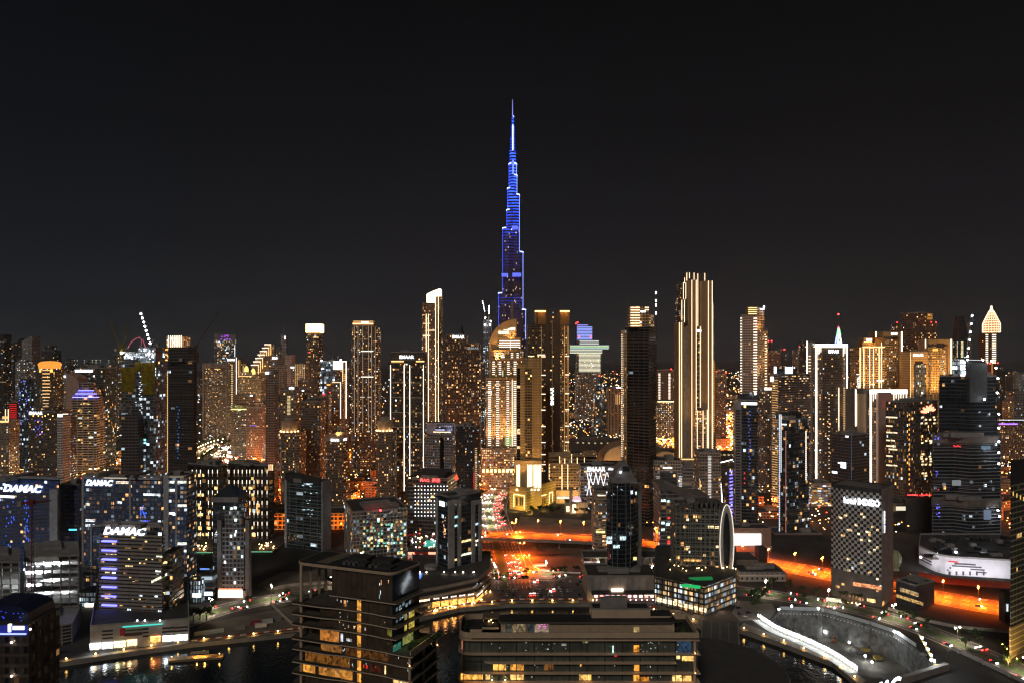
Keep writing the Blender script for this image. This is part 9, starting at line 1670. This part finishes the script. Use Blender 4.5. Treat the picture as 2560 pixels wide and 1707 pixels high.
# ================================================================== low blocks, distant city
r = random.Random(5)
def clear(x,y,rad):
    for f in FOOTS:
        cx_ = sum(p[0] for p in f) / len(f); cy_ = sum(p[1] for p in f) / len(f); rr = max(math.hypot(p[0] - cx_,p[1] - cy_) for p in f)
        if math.hypot(x - cx_,y - cy_) < rr + rad: return False
    for P in (avenue,highway,canal_road,far_boulevard,ring_road):
        for p in P[::3]:
            if abs(p.x - x) < rad + 26 and abs(p.y - y) < rad + 26: return False
    return True
LOWF = [facade(bay=4,fl=3.6,ww=.4,wh=.5,lit=.16,st=1.1,cool=.05,wall=(.46 + .04 * k,.30,.17)) for k in range(4)]
def lowblock(x,y,w,dp,h,label,group,cat,mats,par=True,z=0):
    mb = MB().prism([(-w / 2,-dp / 2),(w / 2,-dp / 2),(w / 2,dp / 2),(-w / 2,dp / 2)],0,h,0,1); o = tag(link('low_block', mb.mesh('low_block', mats),None,(x,y,z)),label,cat,group); o.rotation_euler.z = r.uniform(-.5,.5)
    if par: pm = MB().prism([(-w * .2,-dp * .2),(w * .15,-dp * .2),(w * .15,dp * .25),(-w * .2,dp * .25)],h,h + 3,0,0); link('stair_house', pm.mesh('stair_house', BEIGE),o)
    FOOTS.append([(x - w / 2,y - dp / 2),(x + w / 2,y + dp / 2),(x - w / 2,y + dp / 2)]); return o
n = 0; sodium = 0
for k in range(900):
    px = r.uniform(640,1200); py = r.uniform(1195,1300); x,y = GP(px,py); w,dp = r.uniform(22,44),r.uniform(14,24)
    if n > 44 or not clear(x,y,max(w,dp) * .62): continue
    lowblock(x,y,w,dp,r.choice((14,18,22,26)),'beige flat roofed low block among orange street lights behind the office slabs', 'beige low blocks of the old town', 'low block', [r.choice(LOWF),ROOF]); n += 1
    if sodium < 34: lamp('oldtown', (x + w * .72,y - dp * .9),'orange lamp on the old town street behind the low blocks', 'orange old town lamps', 45000,r.random()); sodium += 1
n = 0
for k in range(700):
    px = r.uniform(-20,660); py = r.uniform(1130,1215); x,y = GP(px,py); w,dp = r.uniform(20,44),r.uniform(14,24)
    if n > 34 or not clear(x,y,max(w,dp) * .62): continue
    lowblock(x,y,w,dp,r.choice((10,14,20)),'low block glimpsed between the towers of the left skyline', 'low blocks between the left towers', 'low block', [r.choice(LOWF),ROOF]); n += 1
    lamp('globe', (x + w * .7,y - dp),'glaring globe lamp between the towers of the left skyline', 'globe lamps between the left towers', 40000)
n = 0
for k in range(900):
    px = r.uniform(1130,2600); py = r.uniform(960,1130); x,y = GP(px,py); w,dp = r.uniform(26,60),r.uniform(16,30)
    if n > 85 or y > 4200 or not clear(x,y,max(w,dp) * .62): continue
    lowblock(x,y,w,dp,r.choice((8,12,18,26)),'far low block with warm lit windows glimpsed between the right hand towers', 'far low blocks on the right', 'low block', [r.choice(LOWF),ROOF]); n += 1
    if n % 3 == 0: lamp('oldtown', (x + w * .7,y - dp),'orange lamp in the far streets between the right hand towers', 'orange lamps in the far streets', 70000 if n % 2 else 0)
n = 0
for k in range(900):
    px = r.uniform(1860,2540); py = r.uniform(1130,1300); x,y = GP(px,py); w,dp = r.uniform(24,46),r.uniform(16,26)
    if n > 26 or not clear(x,y,max(w,dp) * .62): continue
    lowblock(x,y,w,dp,r.choice((8,12,16)),'low block in the streets behind the right hand office towers', 'low blocks behind the right office towers', 'low block', [r.choice(LOWF),ROOF]); n += 1
    lamp('oldtown', (x + w * .7,y - dp),'orange lamp behind the right hand office towers', 'orange lamps behind the right office towers', 22000)
SKW = [facade(**fs(FAR,lit=.3,wall=(.10,.09,.08))),facade(**fs(DIM,lit=.2)),facade(**fs(FAR,lit=.4,cool=.6))]
n = 0
for k in range(400):
    px = r.uniform(-20,2580); y = r.uniform(2300,4200); x = gx(px,y)
    if n > 46 or not clear(x,y,40): continue
    if px < 150 or not (1420 < px < 1530): lowblock(x,y,r.uniform(26,44),30,r.uniform(55,175 if px < 1100 else 120),'hazy distant tower on the horizon between nearer towers', 'distant horizon towers', 'tower', [r.choice(SKW),ROOF]); n += 1
# far city lights nobody could count
def lights(name,label,n,fx0,fx1,y0,y1,cols,smin,smax,seed):
    rr = random.Random(seed); mb = MB()
    for k in range(n):
        px = rr.uniform(fx0,fx1); d = 1 / rr.uniform(1 / y1,1 / y0); x = gx(px,d); s = rr.uniform(smin,smax) * d / 3000; z = rr.uniform(3,14); c = rr.choices(range(len(cols)),weights=[c[1] for c in cols])[0]
        if not clear(x,d,4): continue
        mb.box(x - s,x + s,d - s,d + s,z - s * .7,z + s * .7,c)
    o = link(name,mb.mesh(name,[em(c[0],c[2]) for c in cols])); tag(o,label,'city lights', None,'stuff'); return o
OS = [((1,.45,.10),6,5),((1,.72,.4),4,5),((.9,.95,1),2,4),((1,.05,.04),.6,4),((.4,.2,1),.2,3)]
lights('far_city_lights', 'countless orange and white street lights of the far city on the right', 6500,1100,2620,1150,9000,OS,.8,2.2,3)
lights('far_coast_lights', 'scattered pale lights of the far city on the left', 2600,-40,1150,1150,5000,[((1,.7,.4),4,4),((.85,.93,1),3,4),((1,.45,.1),2,4)],.8,2.0,4)
RDS = [((1,.20,.02),5,7),((1,.5,.12),3,7),((1,.06,.02),2,7),((1,.8,.5),2,7)]
lights('red_street_lights', 'dense red and orange lights of the busy far streets beside the pilaster tower', 1300,1640,1850,1350,2300,RDS,1.6,3.6,6)
lights('boulevard_glare', 'glare of countless lights on the crowded far boulevard', 900,480,780,1120,1480,[((1,.8,.55),5,7),((1,.6,.25),3,7),((1,.1,.05),1,6),((.9,1,.95),2,7)],1.4,3.6,8)
lights('street_sparkle', 'sparkling small lights of the streets behind the left waterfront', 1300,0,1200,820,1150,[((1,.5,.14),5,5),((1,.75,.45),3,5),((.9,1,.95),1,5),((1,.06,.03),1,5)],1.2,2.6,9)
lights('street_sparkle', 'sparkling small lights of the streets behind the right waterfront', 1400,1420,2560,760,1150,[((1,.4,.08),6,5),((1,.7,.4),3,5),((.9,1,.95),1,5),((1,.06,.03),1,5)],1.2,2.6,10)
for k,px in enumerate((168,177,186,193,211,231,239,242,251,272)):
    d = 26000; o = tag(link('ship', MB().outline([(-110,0),(110,0),(125,24),(-118,24)],-12,12).mesh('ship', DARKM),None,(gx(px,d),d,.8)),'lit ship anchored far out on the sea', 'ship', 'ships on the horizon'); link('deck_light', MB().ball((0,0,40),17).mesh('deck_light', em((1,.95,.7) if k % 3 else (.7,1,.5),2.0)),o)

# ================================================================== night air
hz = struct('haze', MB().box(-30500,30500,-60,30500,-25,850,bottom=True).mesh('haze', bpy.data.materials.new('haze'))); hz['kind'] = 'stuff'
hm = hz.data.materials[0]; hm.use_nodes = True; nt = hm.node_tree; nt.nodes.remove(nt.nodes['Principled BSDF']); pv = nt.nodes.new('ShaderNodeVolumePrincipled'); pv.inputs['Density'].default_value = 4.2e-5; pv.inputs['Color'].default_value = (.80,.90,1,1); pv.inputs['Anisotropy'].default_value = .3; nt.links.new(pv.outputs[0],nt.nodes['Material Output'].inputs['Volume'])
